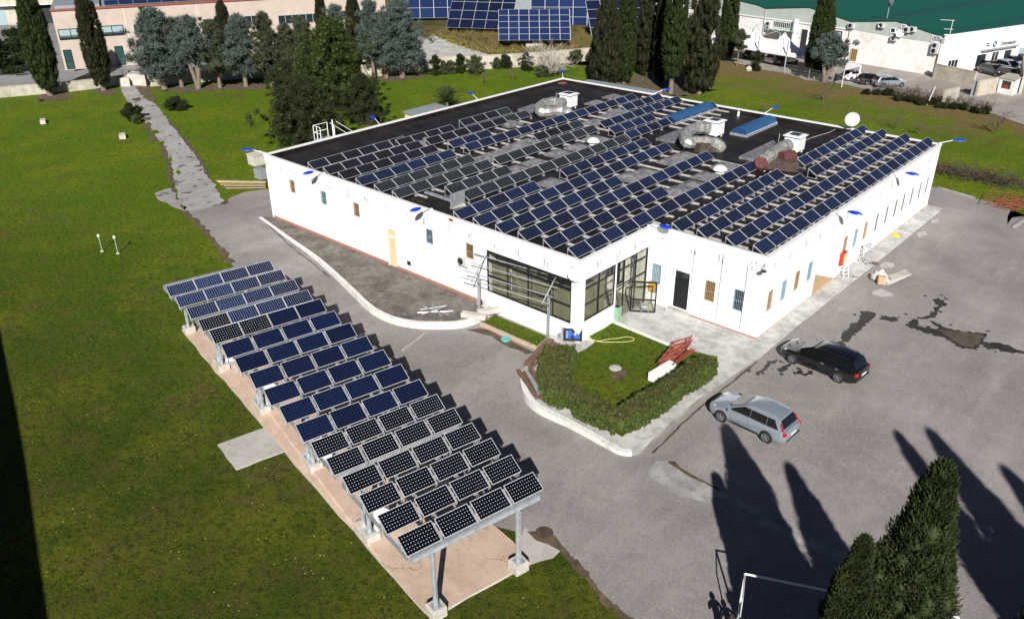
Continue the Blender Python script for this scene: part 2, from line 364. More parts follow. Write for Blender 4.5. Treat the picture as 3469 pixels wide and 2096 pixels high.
MT['bark'] = plain('tree_bark', (.20,.16,.125), .9, 0, .5, 8); MT['twig'] = plain('pale_twigs', (.40,.36,.32), .9, 0, .4, 5); MT['brush'] = plain('brown_twigs', (.11,.08,.06), .9, 0, .5, 5)
MT['cyp'] = leaf_mat('cypress_needles', (.014,.022,.006), (.026,.038,.009), (.044,.058,.016), 1.6); MT['cyp_b'] = leaf_mat('cypress_needles_brownish', (.014,.016,.007), (.027,.028,.011), (.045,.040,.018), 1.6)
MT['cedar'] = leaf_mat('blue_grey_needles', (.040,.056,.046), (.095,.126,.108), (.185,.230,.200), 1.9); MT['cedar_b'] = leaf_mat('olive_needles', (.034,.042,.022), (.074,.086,.046), (.12,.135,.08), 1.9)
MT['pine'] = leaf_mat('pine_needles', (.014,.020,.008), (.032,.040,.014), (.062,.068,.026), 1.3); MT['pine_l'] = leaf_mat('pine_needles_olive', (.020,.030,.007), (.042,.058,.012), (.075,.092,.024), 1.3)  # second pine tone is lighter and greener, for the olive pine
MT['hedge'] = leaf_mat('hedge_leaves', (.026,.042,.009), (.070,.100,.020), (.15,.17,.05), 2.2); MT['hedge_top'] = leaf_mat('hedge_clipped_top', (.034,.046,.012), (.080,.082,.026), (.15,.115,.05), 2.2)
MT['shrub'] = leaf_mat('shrub_leaves', (.035,.045,.02), (.075,.09,.045), (.12,.13,.08)); MT['near_cyp'] = leaf_mat('near_cypress_needles', (.018,.027,.009), (.040,.052,.017), (.075,.088,.032), 1.8)
MT['ac_white'] = plain('ac_casing_grey_white', (.55,.55,.54), .5, 0, .12); MT['straw'] = leaf_mat('tall_dry_grass', (.17,.115,.05), (.10,.11,.03), (.26,.19,.09), .35); MT['flower'] = plain('yellow_flowers', (.34,.34,.03), .8, 0, .3, 2)
MT['palm'] = leaf_mat('palm_fronds', (.03,.05,.015), (.07,.09,.03), (.1,.12,.05))
MT['tyre'] = plain('tyre_rubber', (.018,.018,.018), .85); MT['rim'] = plain('alloy_rim', (.42,.43,.45), .3, .7)
MT['plate'] = plain('number_plate', (.75,.75,.72), .4); MT['tail'] = plain('tail_light_red', (.42,.01,.015), .15); MT['headl'] = plain('head_light_clear', (.55,.58,.6), .1)
MT['skin'] = plain('skin', (.50,.30,.21), .6, 0, .05); MT['cloth_d'] = plain('dark_jacket', (.012,.013,.018), .9); MT['denim'] = plain('dark_trousers', (.02,.026,.045), .9); MT['hair'] = plain('dark_hair', (.015,.01,.008), .7)
MT['wet'] = plain('wet_asphalt', (.036,.031,.027), .5, 0, .5, 1.5); MT['mud'] = plain('drying_mud', (.075,.062,.044), .8, 0, .4, 2); MT['lime'] = plain('lime_dust', (.40,.38,.36), .95, 0, .25, 2)
MT['corr'] = rib_mat('grey_corrugated', (.26,.30,.31), (.17,.2,.21), 'X', 5, .5); MT['hose'] = plain('yellow_hose', (.62,.55,.22), .5); MT['logo'] = plain('blue_logo', (.02,.09,.55), .4); MT['teal'] = plain('teal_plastic', (.10,.42,.42), .5)
MT['orange'] = plain('orange_plastic', (.75,.12,.02), .5); MT['soil'] = plain('bare_soil', (.105,.076,.042), .95, 0, .6, 1.6)
MT['mesh'] = plain('mesh_fence_green', (.03,.06,.045), .6)
MT['brown'] = plain('dry_brush', (.075,.052,.040), .95, 0, .5, 3)
# ------------------------------------------------------------------ ground sheets
def refine(poly, step, amp, seed=0):
    rg = random.Random(seed); out = []; n = len(poly)
    for i in range(n):
        a, b = Vector(poly[i][:2]), Vector(poly[(i+1)%n][:2]); L = (b-a).length; k = max(1, int(L/step))
        nn = Vector((-(b-a).y, (b-a).x)).normalized() if L > 0 else Vector((0,0))
        for j in range(k):
            q = a.lerp(b, j/k)
            if amp: q = q + nn*rg.gauss(0, amp)*(1 if j else .4)
            out.append((q.x, q.y))
    return out
def drape(name, poly, off, mat, step=0, amp=0, seed=0, kind='structure', flat=None, label=None):
    pts = [(p[0], p[1]) for p in poly]
    if step: pts = refine(pts, step, amp, seed)
    bm = bmesh.new(); f = bm.faces.new([bm.verts.new((x, y, 0)) for x, y in pts])
    bmesh.ops.triangulate(bm, faces=bm.faces[:])
    if flat is None:
        xs = [p[0] for p in pts]; ys = [p[1] for p in pts]
        for k in range(0, 24):
            x = k*2.0
            if min(xs) < x < max(xs): bmesh.ops.bisect_plane(bm, geom=bm.verts[:]+bm.edges[:]+bm.faces[:], plane_co=(x,0,0), plane_no=(1,0,0))
        for k in range(-3, 7):
            y = float(k)
            if min(ys) < y < max(ys): bmesh.ops.bisect_plane(bm, geom=bm.verts[:]+bm.edges[:]+bm.faces[:], plane_co=(0,y,0), plane_no=(0,1,0))
    for v in bm.verts: v.co.z = (hz(v.co.x, v.co.y) if flat is None else flat) + off
    bmesh.ops.recalc_face_normals(bm, faces=bm.faces[:])
    me = bpy.data.meshes.new(name); bm.to_mesh(me); bm.free()
    if len(me.polygons) and me.polygons[0].normal.z < 0: me.flip_normals()
    me.materials.append(mat); o = bpy.data.objects.new(name, me); COL.objects.link(o); XF[o.as_pointer()] = Matrix()
    o['kind'] = kind
    return o
xy = lambda *ps: [(p.x, p.y) for p in ps]
big = [(-1200,-900),(1200,-900),(1200,1500),(-1200,1500)]
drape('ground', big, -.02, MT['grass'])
# weeds of the solar field, roads and yards behind
drape('weed_field', xy(D(900,150),D(1060,128),D(1165,150),D(1420,138),D(1500,160),D(1700,120),D(1760,20),D(1800,-60),D(1300,-90),D(900,-40)), .006, MT['weeds'], 3, .25, 3)
drape('back_road', xy(D(-200,255),D(0,233),D(155,220),D(315,203),D(520,193),D(700,182),D(880,172),D(960,165),D(1010,163),D(1070,128),D(1040,100),D(950,60),D(930,20),D(600,60),D(300,150),D(180,172),D(140,60),D(70,-40),D(-300,40)), .010, asphalt_mat('service_road', (.25,.245,.25), .4))
drape('concrete_yard', xy(D(1000,168),D(1012,105),D(1042,84),D(1100,108),D(1178,132),D(1160,138),D(1060,150)), .014, MT['pave_light'], 2, .1, 4)
drape('court', xy(t4(-300,560),t4(0,640),t4(300,690),t4(430,745),t4(750,775),t4(1050,840),t4(1300,850),t4(1500,890),t4(1850,960),t4(2200,1060),t4(2700,1260),t4(3500,1500),t4(3500,300),t4(900,300),t4(-200,250)), .008, MT['court'], 2, .12, 5)
for i, (pts, sd) in enumerate((([t3(x,y) for x,y in ((1080,770),(1300,800),(1500,830),(1700,880),(2050,890),(2250,820),(2200,720),(1900,700),(1500,690),(1200,700))], 31), ([D(x,y) for x,y in ((80,238),(130,246),(180,236),(165,222),(110,222))], 32), ([D(x,y) for x,y in ((225,222),(262,230),(285,222),(262,212),(235,212))], 33), ([D(x,y) for x,y in ((370,214),(440,224),(520,218),(610,216),(680,208),(640,198),(520,204),(420,208))], 34), ([D(x,y) for x,y in ((880,190),(930,198),(1000,190),(1040,178),(960,176))], 35))):
    drape('bare_soil', xy(*pts), .003, MT['soil'], .6, .3, sd)
# asphalt yard
drape('asphalt_yard', xy(D(640,455),D(585,462),D(550,478),D(545,492),D(440,508),D(495,560),D(560,640),D(700,800),D(1100,1250),D(1270,1285))+xy(D(1345,1320),D(1372,1340),D(1420,1400),D(1450,1440),D(1530,1502))+
      [(52,-27),(60,-34),(110,-40),(120,60)]+xy(D(2800,560),D(2500,512),D(2436,524),D(2424,540),D(2432,505),D(2400,490),D(2330,474),D(2250,450))+[(36,40.5),(34,38),(20,20),(2,6),(-.5,4)], .006, MT['asphalt'], 1.5, .07, 8)
drape('path', xy(*[D(x,y) for x, y in ((286,208),(304,239),(326,260),(343,283),(370,319),(392,356),(411,388),(418,420),(420,452),(434,486),(450,510),(500,500),(549,491),(520,455),(494,410),(482,382),(456,350),(426,315),(400,283),(372,249),(344,234),(326,207))]), .012, MT['path'], .5, .10, 9)
for i, (px, py, rx, ry) in enumerate(((338,262,5,3),(356,300,4,4),(372,318,6,3),(395,365,4,7),(388,345,5,3),(330,240,6,3),(410,385,3,5),(352,285,7,2),(430,415,3,3),(366,334,3,6))):
    c0 = D(px, py); pts = [D(px+rx*2*math.cos(a)*random.uniform(.6,1.2), py+ry*1.8*math.sin(a)*random.uniform(.6,1.2)) for a in [k*PI/5 for k in range(10)]]
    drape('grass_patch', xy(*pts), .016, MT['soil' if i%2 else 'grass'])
drape('bare_soil', xy(D(305,205),D(360,208),D(375,255),D(345,262),D(352,238),D(330,222)), .008, MT['soil'], .8, .2, 11)
drape('concrete_patch', xy(D(370,465),D(412,452),D(425,480),D(440,500),D(445,512),D(405,488)), .010, MT['path'], .8, .2, 12)
# ragged bare edge between lawn and asphalt, and weeds along the kerbs
def edge_line(pts, w0, sd, mat='soil', off=.0085):
    rg = random.Random(sd); pp = [Vector((a[0],a[1],0)) for a in refine([(p.x,p.y) for p in pts]+[(p.x,p.y) for p in pts[-2:0:-1]], .5, .0)]
    L = []; Rr = []; src = [pts[i].lerp(pts[i+1], k/6) for i in range(len(pts)-1) for k in range(6)]
    for i, p in enumerate(src):
        t = (src[min(i+1,len(src)-1)]-src[max(i-1,0)]); t = Vector((t.x,t.y,0)).normalized(); n = Vector((-t.y,t.x,0)); L.append(p+n*w0*rg.uniform(.15,1)); Rr.append(p-n*w0*rg.uniform(.15,1))
    drape('soil_line', xy(*(L+Rr[::-1])), off, MT[mat])
edge_line([D(x,y) for x, y in ((440,508),(470,532),(500,562),(530,600),(560,640))], .45, 1)
edge_line([D(x,y) for x, y in ((1372,1340),(1400,1370),(1425,1402),(1450,1440),(1490,1472),(1530,1502))], .22, 2)
edge_line([D(x,y) for x, y in ((418,462),(409,420),(404,385),(385,345),(356,310),(336,283),(318,262))], .35, 3, 'soil', .0125)
edge_line([D(x,y) for x, y in ((505,430),(492,405),(480,380),(455,348),(428,316),(402,284))], .3, 4, 'soil', .0125)
edge_line([D(x,y) for x, y in ((640,535),(690,585),(760,640),(800,672))], .10, 5); edge_line([D(x,y) for x, y in ((1570,1090),(1640,1020),(1700,968),(1770,912),(1832,862))], .10, 6)
# stains and dust on the yard
def blob(name, pts, mat, off=.010, st=.18, amp=.085, sd=1):
    drape(name, xy(*pts), off, mat, st, amp, sd)
    if 'stain' in name and mat is MT['wet']:                       # drips beside the main stain
        rg = random.Random(sd); xs = [p.x for p in pts]; ys = [p.y for p in pts]
        for k in range(7):
            p = pts[rg.randrange(len(pts))]; c = Vector((p.x+rg.gauss(0,.35), p.y+rg.gauss(0,.35), 0)); rr = rg.uniform(.05,.17); n = 9
            drape(name, [(c.x+rr*rg.uniform(.6,1.3)*math.cos(2*PI*j/n), c.y+rr*rg.uniform(.6,1.3)*math.sin(2*PI*j/n)) for j in range(n)], off+.001*(k+1), mat)
blob('wet_stain', [z5(*q) for q in ((1300,960),(1340,955),(1415,975),(1405,1000),(1340,1050),(1300,1090),(1230,1150),(1180,1215),(1105,1190),(1165,1150),(1160,1110),(1220,1060),(1290,1010))], MT['wet'], sd=2)
blob('wet_stain', [z5(*q) for q in ((1620,1060),(1660,1020),(1710,1020),(1700,1060),(1760,1075),(1850,1080),(1790,1030),(1830,1035),(1890,1070),(2000,1090),(2100,1110),(2195,1115),(2180,1180),(2150,1220),(2100,1232),(2000,1215),(1900,1150),(1800,1120),(1700,1090))], MT['wet'], sd=3)
blob('mud_stain', [z5(*q) for q in ((1860,1090),(2000,1105),(2170,1125),(2160,1180),(2100,1222),(2020,1205),(1930,1150))], MT['mud'], .014, sd=4)
blob('wet_stain', [z5(*q) for q in ((1810,870),(1850,860),(1900,880),(1920,905),(1870,930),(1850,960),(1830,1000),(1760,1015),(1700,1010),(1790,990),(1820,950),(1840,925))], MT['wet'], sd=5)
blob('wet_stain', [z5(*q) for q in ((2150,1215),(2190,1175),(2260,1180),(2350,1200),(2464,1245),(2600,1280),(2600,1310),(2464,1262),(2350,1250),(2250,1225))], MT['wet'], sd=6)
blob('wet_stain', [z5(*q) for q in ((545,1400),(600,1365),(650,1320),(705,1300),(660,1350),(600,1390),(560,1420))], MT['wet'], sd=7)
blob('wet_stain', [z5(*q) for q in ((710,1385),(760,1345),(810,1330),(800,1350),(760,1380),(730,1392))], MT['wet'], sd=8)
blob('wet_stain', [z5(*q) for q in ((1440,1010),(1470,990),(1500,1000),(1560,1000),(1570,1020),(1520,1035),(1460,1020))], MT['wet'], sd=9)
blob('wet_stain', [z5(*q) for q in ((840,1380),(880,1365),(870,1395),(960,1390),(950,1410),(820,1405))], MT['wet'], sd=10)
blob('lime_dust', [z5(*q) for q in ((1440,620),(1480,605),(1540,615),(1535,640),(1480,655),(1440,645))], MT['lime'], .009, .25, .06, 11)
blob('lime_dust', [z5(*q) for q in ((1380,815),(1440,795),(1520,830),(1530,850),(1450,858),(1390,840))], MT['lime'], .009, .25, .06, 12)
blob('lime_dust', [z5(*q) for q in ((1700,400),(1760,385),(1770,410),(1710,432))], MT['lime'], .009, .25, .06, 13)
blob('lime_dust', [z5(*q) for q in ((1800,310),(1860,290),(1850,320),(1810,330))], MT['lime'], .009, .25, .06, 14)
blob('concrete_strip', [zr(*q) for q in ((-70,690),(-5,690),(120,765),(240,830),(600,1010),(900,1150),(880,1215),(600,1080),(230,918),(0,848),(-110,765))], MT['pave_mid'], .010, .5, .035, 15)
blob('soil_line', [zr(*q) for q in ((-10,688),(25,692),(60,725),(120,762),(200,800),(260,832),(245,842),(180,800),(100,768),(50,735),(0,705))], MT['soil'], .014, .6, .08, 16)
blob('soil_line', [D(*q) for q in ((1268,1275),(1300,1278),(1335,1290),(1370,1330),(1420,1388),(1400,1390),(1345,1325),(1290,1300))], MT['soil'], .011, .5, .1, 17)
blob('broken_concrete', [D(*q) for q in ((1262,1270),(1292,1290),(1325,1300),(1348,1325),(1330,1345),(1300,1350),(1270,1362),(1240,1345))], MT['padc'], .010, .5, .08, 18)
blob('joint_line', [D(*q) for q in ((965,843),(1022,800),(1024,803),(968,846))], MT['lime'], .010, .8, .01, 19)

# ------------------------------------------------------------------ raised pavements and the lawn island
def ribbon(name, pts, w, z, mat, side=1):
    mb = MB(); n = len(pts); L = []
    for i, p in enumerate(pts):
        t = (pts[min(i+1, n-1)]-pts[max(0, i-1)]); t = Vector((t.x, t.y, 0)).normalized(); nn = Vector((-t.y, t.x, 0))*side
        zz = z(p) if callable(z) else z
        L += [(p.x, p.y, zz), (p.x+nn.x*w, p.y+nn.y*w, zz)]
    mb.add(L, [(2*i, 2*i+2, 2*i+3, 2*i+1) if side < 0 else (2*i, 2*i+1, 2*i+3, 2*i+2) for i in range(n-1)])
    return mb
def smooth_pts(pts, k=4):
    out = []; n = len(pts)
    for i in range(n-1):
        p0, p1, p2, p3 = pts[max(0,i-1)], pts[i], pts[i+1], pts[min(n-1,i+2)]
        for j in range(k):
            t = j/k; out.append(.5*((2*p1)+(p2-p0)*t+(2*p0-5*p1+4*p2-p3)*t*t+(3*p1-p0-3*p2+p3)*t**3))
    return out+[pts[-1]]
wing = smooth_pts([D(x,y,0) for x, y in ((622,524),(690,573),(760,622),(830,684),(880,732),(912,753),(950,768),(1000,777),(1060,779),(1110,776),(1150,765),(1192,741))])
mb = MB(); poly = [(p.x,p.y) for p in wing]+[(26.2,.15),(-.02,.15)]
mb.prism(poly, lambda x, y: hz(x,y)-.2, .03, 0, 1); tag(mb.build('pavement', [MT['kerb'], MT['pave_dark']]), kind='structure')
mb = ribbon('kerb', wing, .28, .036, None, 1); tag(mb.build('kerb', MT['kerb']), kind='structure')
isl = smooth_pts([zi(x,y,0) for x, y in ((650,775),(650,860),(690,965),(775,1050),(900,1118),(1050,1190),(1220,1285),(1390,1385),(1480,1430),(1580,1440),(1680,1405),(1760,1325))])+[zi(2030,1075,0),zi(2300,870,0),z5(590,1285,0),z5(850,1065,0),z5(1110,860,0),z5(1500,545,0),z5(1885,232,0),z5(1780,203,0)]
mb = MB(); poly = [(p.x,p.y) for p in isl]+[(41.0,40.6),(41.0,8.1),(32.9,8.1),(32.9,-.1),(31.2,-.2)]+[(q.x,q.y) for q in (zi(870,505,0),)]
mb.prism(poly, lambda x, y: hz(x,y)-.2, .05, 0, 1); tag(mb.build('pavement', [MT['pave_mid'], MT['pave_light']]), kind='structure')
mb = ribbon('kerb', isl[:37], .30, .056, None, 1); n = 37
for i in range(n-1):
    a, b = isl[i], isl[i+1]; d = (b-a).normalized(); o = Vector((d.y,-d.x,0))*.004; mb.add([(a+o)[:2]+(hz(a.x,a.y)-.1,),(b+o)[:2]+(hz(b.x,b.y)-.1,),(b+o)[:2]+(.056,),(a+o)[:2]+(.056,)], [(0,1,2,3)])
tag(mb.build('kerb', MT['kerb']), kind='structure')
# narrow joint and darker apron strip along the long kerb
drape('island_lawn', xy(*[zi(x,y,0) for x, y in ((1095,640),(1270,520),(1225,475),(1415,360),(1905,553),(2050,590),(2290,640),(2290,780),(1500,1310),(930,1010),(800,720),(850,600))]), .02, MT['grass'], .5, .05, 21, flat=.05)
drape('bare_soil', xy(*[zi(x,y,0) for x, y in ((1400,800),(1460,760),(1540,770),(1500,830),(1430,850))]), .026, MT['soil'], .3, .12, 22, flat=.05)
mb = MB()
a, b = zi(1412,352,0), zi(1990,590,0); mb.beam((a.x,a.y,.10), (b.x,b.y,.10), .22, .1); tag(mb.build('kerb', MT['kerb']), kind='structure')
gst = [zi(x,y) for x, y in ((345,358),(435,296),(870,480),(785,560))]
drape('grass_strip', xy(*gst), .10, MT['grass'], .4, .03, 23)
mb = MB(); ks = [zi(x,y) for x, y in ((318,372),(780,572))]
for i in range(8):
    a, b = ks[0].lerp(ks[1], i/8), ks[0].lerp(ks[1], (i+.96)/8); mb.beam((a.x,a.y,hz(a.x,a.y)+.06), (b.x,b.y,hz(b.x,b.y)+.06), .2, .24)
tag(mb.build('kerb', MT['slab']), kind='structure')
drape('soil_line', xy(*[zi(x,y) for x, y in ((200,410),(320,395),(420,440),(700,575),(760,600),(690,620),(560,560),(400,470))]), .012, MT['soil'], .5, .08, 24)

# ------------------------------------------------------------------ the white building
L_, W_, B_, C_, H_ = 41.316, 39.667, 33.273, 7.743, 5.55
bld = thing('office_building', 'single storey white building with barred windows, glazed corner porch and a black flat roof', 'building', (0,0,0))
def holed(P0, d, length, z0, z1_, holes, depth=.16):
    mb = MB(); d = Vector(d); n = Vector((d.y, -d.x, 0))          # n = outward
    P0 = Vector(P0); us = sorted({0, length, *[h[0] for h in holes], *[h[1] for h in holes]}); zs_ = sorted({z0, z1_, *[h[2] for h in holes], *[h[3] for h in holes]})
    pt = lambda u, z, o=0: tuple(P0+d*u+n*o+Vector((0,0,z)))
    for i in range(len(us)-1):
        for j in range(len(zs_)-1):
            um, zm = (us[i]+us[i+1])/2, (zs_[j]+zs_[j+1])/2
            if any(h[0] < um < h[1] and h[2] < zm < h[3] for h in holes): continue
            mb.add([pt(us[i],zs_[j]),pt(us[i+1],zs_[j]),pt(us[i+1],zs_[j+1]),pt(us[i],zs_[j+1])], [(0,1,2,3)])
    for u0, u1, a, b in holes:
        mb.add([pt(u0,a),pt(u1,a),pt(u1,b),pt(u0,b),pt(u0,a,-depth),pt(u1,a,-depth),pt(u1,b,-depth),pt(u0,b,-depth)], [(0,4,5,1),(1,5,6,2),(2,6,7,3),(3,7,4,0)])
    return mb
def window(P0, d, u0, u1, a, b, colour, pane, bars=6, depth=.13, name='window'):
    d = Vector(d); n = Vector((d.y, -d.x, 0)); P0 = Vector(P0)
    pt = lambda u, z, o: P0+d*u+n*o+Vector((0,0,z))
    f = MB(); t = .05
    for p, q in (((u0+t/2,a),(u0+t/2,b)),((u1-t/2,a),(u1-t/2,b)),((u0+t,a+t/2),(u1-t,a+t/2)),((u0+t,b-t/2),(u1-t,b-t/2))): f.beam(pt(p[0],p[1],-.03), pt(q[0],q[1],-.03), t, t, 0, n)
    fo = f.build(name, MT[colour], bld)
    g = MB(); g.add([pt(u0,a,-depth),pt(u1,a,-depth),pt(u1,b,-depth),pt(u0,b,-depth)], [(0,1,2,3)]); g.build('pane', MT[pane], fo)
    if bars:
        bb = MB()
        for i in range(1, bars): u = u0+(u1-u0)*i/bars; bb.beam(pt(u,a+t,-.01), pt(u,b-t,-.01), .015, .02, 0, n)
        zz = a+(b-a)*.48; bb.beam(pt(u0+t,zz,.012), pt(u1-t,zz,.012), .03, .02, 0, n); bb.build('bars', MT[colour], fo)
    return fo
dAB, dBC, dCD, dDE = (1,0,0), (0,1,0), (1,0,0), (0,1,0)
abw = [(3.25,3.99),(7.45,8.19),(11.55,12.27),(19.62,20.34),(23.57,24.3)]
hol = [(u0,u1,3.05,4.15) for u0, u1 in abw]+[(15.33,16.23,.02,3.02),(25.45,32.6,1.12,4.15)]
holed((0,0,0), dAB, B_, -.6, H_, hol).build('wall', MT['wall'], bld)
holed((B_,0,0), dBC, C_, -.5, H_, [(.5,3.72,1.28,4.2),(3.80,7.42,.03,4.2)], .2).build('wall', MT['wall'], bld)
cdw = [(.13,.85,1.5,2.95,'blue_p','pane_g'),(4.15,4.88,1.53,2.96,'tan','pane_t'),(6.18,6.92,1.53,2.98,'blue_p','pane')]
holed((B_,C_,0), dCD, L_-B_, -.5, H_, [w[:4] for w in cdw]+[(1.88,3.0,.28,2.97)]).build('wall', MT['wall'], bld)
dew = [(8.62,9.27,'tan'),(10.53,11.18,'blue_p'),(12.46,13.12,'tan'),(14.42,15.08,'blue_p'),(20.3,20.95,'tan'),(22.2,22.83,'blue_p'),(24.1,24.72,'tan')]
slit = [26.5,28.55,30.5,32.25,34.2,36.2,37.95]
holed((L_,C_,0), dDE, W_-C_, -.4, H_, [(a-C_,b-C_,1.6,3.0) for a,b,_ in dew]+[(a-C_,a+.3-C_,1.6,3.02) for a in slit]).build('wall', MT['wall'], bld)
holed((L_,W_,0), (-1,0,0), L_, -.4, H_, []).build('wall', MT['wall'], bld)
holed((0,W_,0), (0,-1,0), W_, -.6, H_, []).build('wall', MT['wall'], bld)
for i, (u0, u1) in enumerate(abw): window((0,0,0), dAB, u0, u1, 3.05, 4.15, 'tan' if i in (0,2,4) else 'blue_p', 'pane')
for w in cdw: window((B_,C_,0), dCD, *w)
for a, b, c in dew: window((L_,C_,0), dDE, a-C_, b-C_, 1.6, 3.0, c, 'pane_t' if c == 'tan' else 'pane_g', 5)
for a in slit: window((L_,C_,0), dDE, a-C_, a+.3-C_, 1.6, 3.02, 'brown', 'pane', 0)
# parapet lip, roof sheet, plinth, ribs
out = [(0,0),(B_,0),(B_,C_),(L_,C_),(L_,W_),(0,W_)]; t = .24
inn = [(t,t),(B_-t,t),(B_-t,C_+t),(L_-t,C_+t),(L_-t,W_-t),(t,W_-t)]; o2 = [(-.05,-.05),(B_+.05,-.05),(B_+.05,C_-.05),(L_+.05,C_-.05),(L_+.05,W_+.05),(-.05,W_+.05)]
mb = MB()
for i in range(6):
    j = (i+1)%6; a, b, c, e = o2[i], o2[j], inn[j], inn[i]
    mb.add([(*a,H_+.06),(*b,H_+.06),(*c,H_+.04),(*e,H_+.04),(*a,H_-.10),(*b,H_-.10),(*c,H_-.04),(*e,H_-.04),(*out[i],H_-.10),(*out[j],H_-.10)], [(0,1,2,3),(4,5,1,0),(3,2,6,7),(8,9,5,4)])
mb.build('parapet', MT['white'], bld)
mb = MB()
for i in range(6): c, e = inn[(i+1)%6], inn[i]; mb.add([(*e,H_-.04),(*c,H_-.04),(*c,5.1),(*e,5.1)], [(0,1,2,3)])
mb.build('roof_upstand', MT['bitumen'], bld)
mb = MB(); mb.add([(x,y,5.2) for x, y in inn], [(0,1,2,5),(2,3,4,5)]); mb.build('roof', MT['bitumen'], bld)
mb = MB(); mb.box((.2,-.03,-.1),(15.3,.0,.26)); mb.box((16.26,-.03,-.1),(25.2,0,.26)); mb.build('plinth', MT['brick'], bld)
mb = MB(); mb.box((36.4,C_-.03,-.1),(L_+.02,C_,.14)); mb.build('plinth', MT['brick'], bld)
mb = MB(); mb.box((L_,C_,-.1),(L_+.03,W_,.10)); mb.build('plinth', MT['slab'], bld)
for x in (34.5,36.5,38.5,40.2): mb = MB(); mb.box((x,C_-.13,.45),(x+.34,C_,4.82)); mb.build('pilaster', MT['wall'], bld, bev=.02)
# cream door, dark door, steps
mb = MB(); mb.box((15.36,.08,.04),(16.2,.12,3.0)); mb.beam((15.33,-.01,2.3),(16.23,-.01,2.3),.03,.04); mb.beam((15.78,.06,.05),(15.78,.06,2.98),.02,.03,0,(0,1,0)); dr = mb.build('door', MT['cream'], bld)
mb = MB(); mb.box((15.6,.06,2.25),(15.95,.078,2.55)); mb.build('notice', MT['white'], dr)
mb = MB(); mb.box((35.17,C_+.1,.3),(36.25,C_+.14,2.5)); [mb.box((35.2+.13*i,C_+.07,.34),(35.24+.13*i,C_+.1,2.44)) for i in range(8)]; dr = mb.build('door', MT['black'], bld)
mb = MB(); mb.box((35.17,C_+.11,2.5),(36.25,C_+.13,2.95)); mb.build('fanlight', MT['pane'], dr)
mb = MB(); mb.box((34.95,C_-.55,-.02),(36.5,C_,.26)); mb.build('door_step', MT['pave_light'], bld, bev=.02)
mb = MB(); mb.add([(L_+.012,15.85,1.66),(L_+.012,15.8,.12),(L_+.012,19.5,.12)], [(0,1,2)]); mb.add([(L_,15.85,1.66),(L_,15.8,.12),(L_,19.5,.12)], [(0,2,1)]); mb.add([(L_,15.85,1.66),(L_,15.8,.12),(L_,19.5,.12),(L_+.012,15.85,1.66),(L_+.012,15.8,.12),(L_+.012,19.5,.12)], [(0,1,4,3),(1,2,5,4),(2,0,3,5)]); mb.build('tan_painted_patch', MT['tan'], bld)
mb = MB(); mb.box((17.45,-.05,.72),(17.8,.0,1.02)); mb.build('wall_vent', MT['black'], bld)
# corner porch glazing
def glazing(name, P0, d, cols, rows, z0, z1_, skip=None):
    d = Vector(d); n = Vector((d.y,-d.x,0)); P0 = Vector(P0); pt = lambda u, z, o: P0+d*u+n*o+Vector((0,0,z)); f = MB(); w = .055
    for u in cols: f.beam(pt(u,z0,-.1), pt(u,z1_,-.1), w, .08, 0, n)
    for k in range(len(cols)-1):
        for z in rows: f.beam(pt(cols[k]+w/2,z,-.1), pt(cols[k+1]-w/2,z,-.1), w, .078, 0, n)
    fo = f.build(name, MT['black'], bld)
    g = MB()
    for k in range(len(cols)-1): g.add([pt(cols[k],z0,-.1),pt(cols[k+1],z0,-.1),pt(cols[k+1],z1_,-.1),pt(cols[k],z1_,-.1)], [(0,1,2,3)])
    g.build('glass', MT['glass'], fo); return fo
ab = glazing('porch_window', (0,0,0), dAB, [25.49,27.27,29.05,30.83,32.56], [1.16,2.32,3.42,4.1], 1.12, 4.15)
mb = MB()
for k in range(4):
    c = 25.49+1.78*k
    for s_ in range(2): 
        a = c+.1+.86*s_
        for p, q in (((a,3.5),(a+.72,3.5)),((a,4.02),(a+.72,4.02)),((a,3.5),(a,4.02)),((a+.72,3.5),(a+.72,4.02))): mb.beam((p[0],-.02+.1,p[1]),(q[0],-.02+.1,q[1]),.05,.05,0,(0,1,0))
mb.build('vent_sash', MT['black'], ab)
bc = glazing('porch_window', (B_,0,0), dBC, [.54,2.05,3.70], [1.32,2.42,3.53,4.15], 1.28, 4.2)
bd = glazing('porch_entrance', (B_,0,0), dBC, [3.84,4.75,6.1,7.38], [2.40,3.53,4.15], .05, 4.2)
def curtain(u0, u1, y, z0, z1_, axis, mat, parent, name='curtain'):
    mb = MB(); n = int((u1-u0)/.07); vs = []
    for i in range(n+1):
        u = u0+(u1-u0)*i/n; o = .005*math.sin(i*1.9)+.015*math.sin(i*.4)
        for z in (z0, z1_): vs.append((u, y+o, z) if axis == 'x' else (y-o, u, z))
    mb.add(vs, [(2*i,2*i+2,2*i+3,2*i+1) for i in range(n)]); return mb.build(name, mat, parent)
for k in range(4): curtain(25.55+1.78*k, 27.22+1.78*k, .42, 1.05, 3.42, 'x', MT['curtain'], ab)
curtain(.6, 2.0, B_-.45, 1.1, 3.5, 'y', MT['curtain'], bc); curtain(2.1, 3.2, B_-.5, 1.1, 3.5, 'y', MT['curtain'], bc); curtain(4.9, 6.0, B_-.5, 2.4, 4.15, 'y', MT['curtain_w'], bd); curtain(6.7, 7.3, B_-.5, 1.4, 4.15, 'y', MT['curtain_w'], bd)
mb = MB(); mb.add([(25.3,.3,.02),(B_-.22,.3,.02),(B_-.22,7.6,.02),(25.3,7.6,.02)], [(0,1,2,3)]); mb.build('porch_floor', MT['pave_mid'], bld)
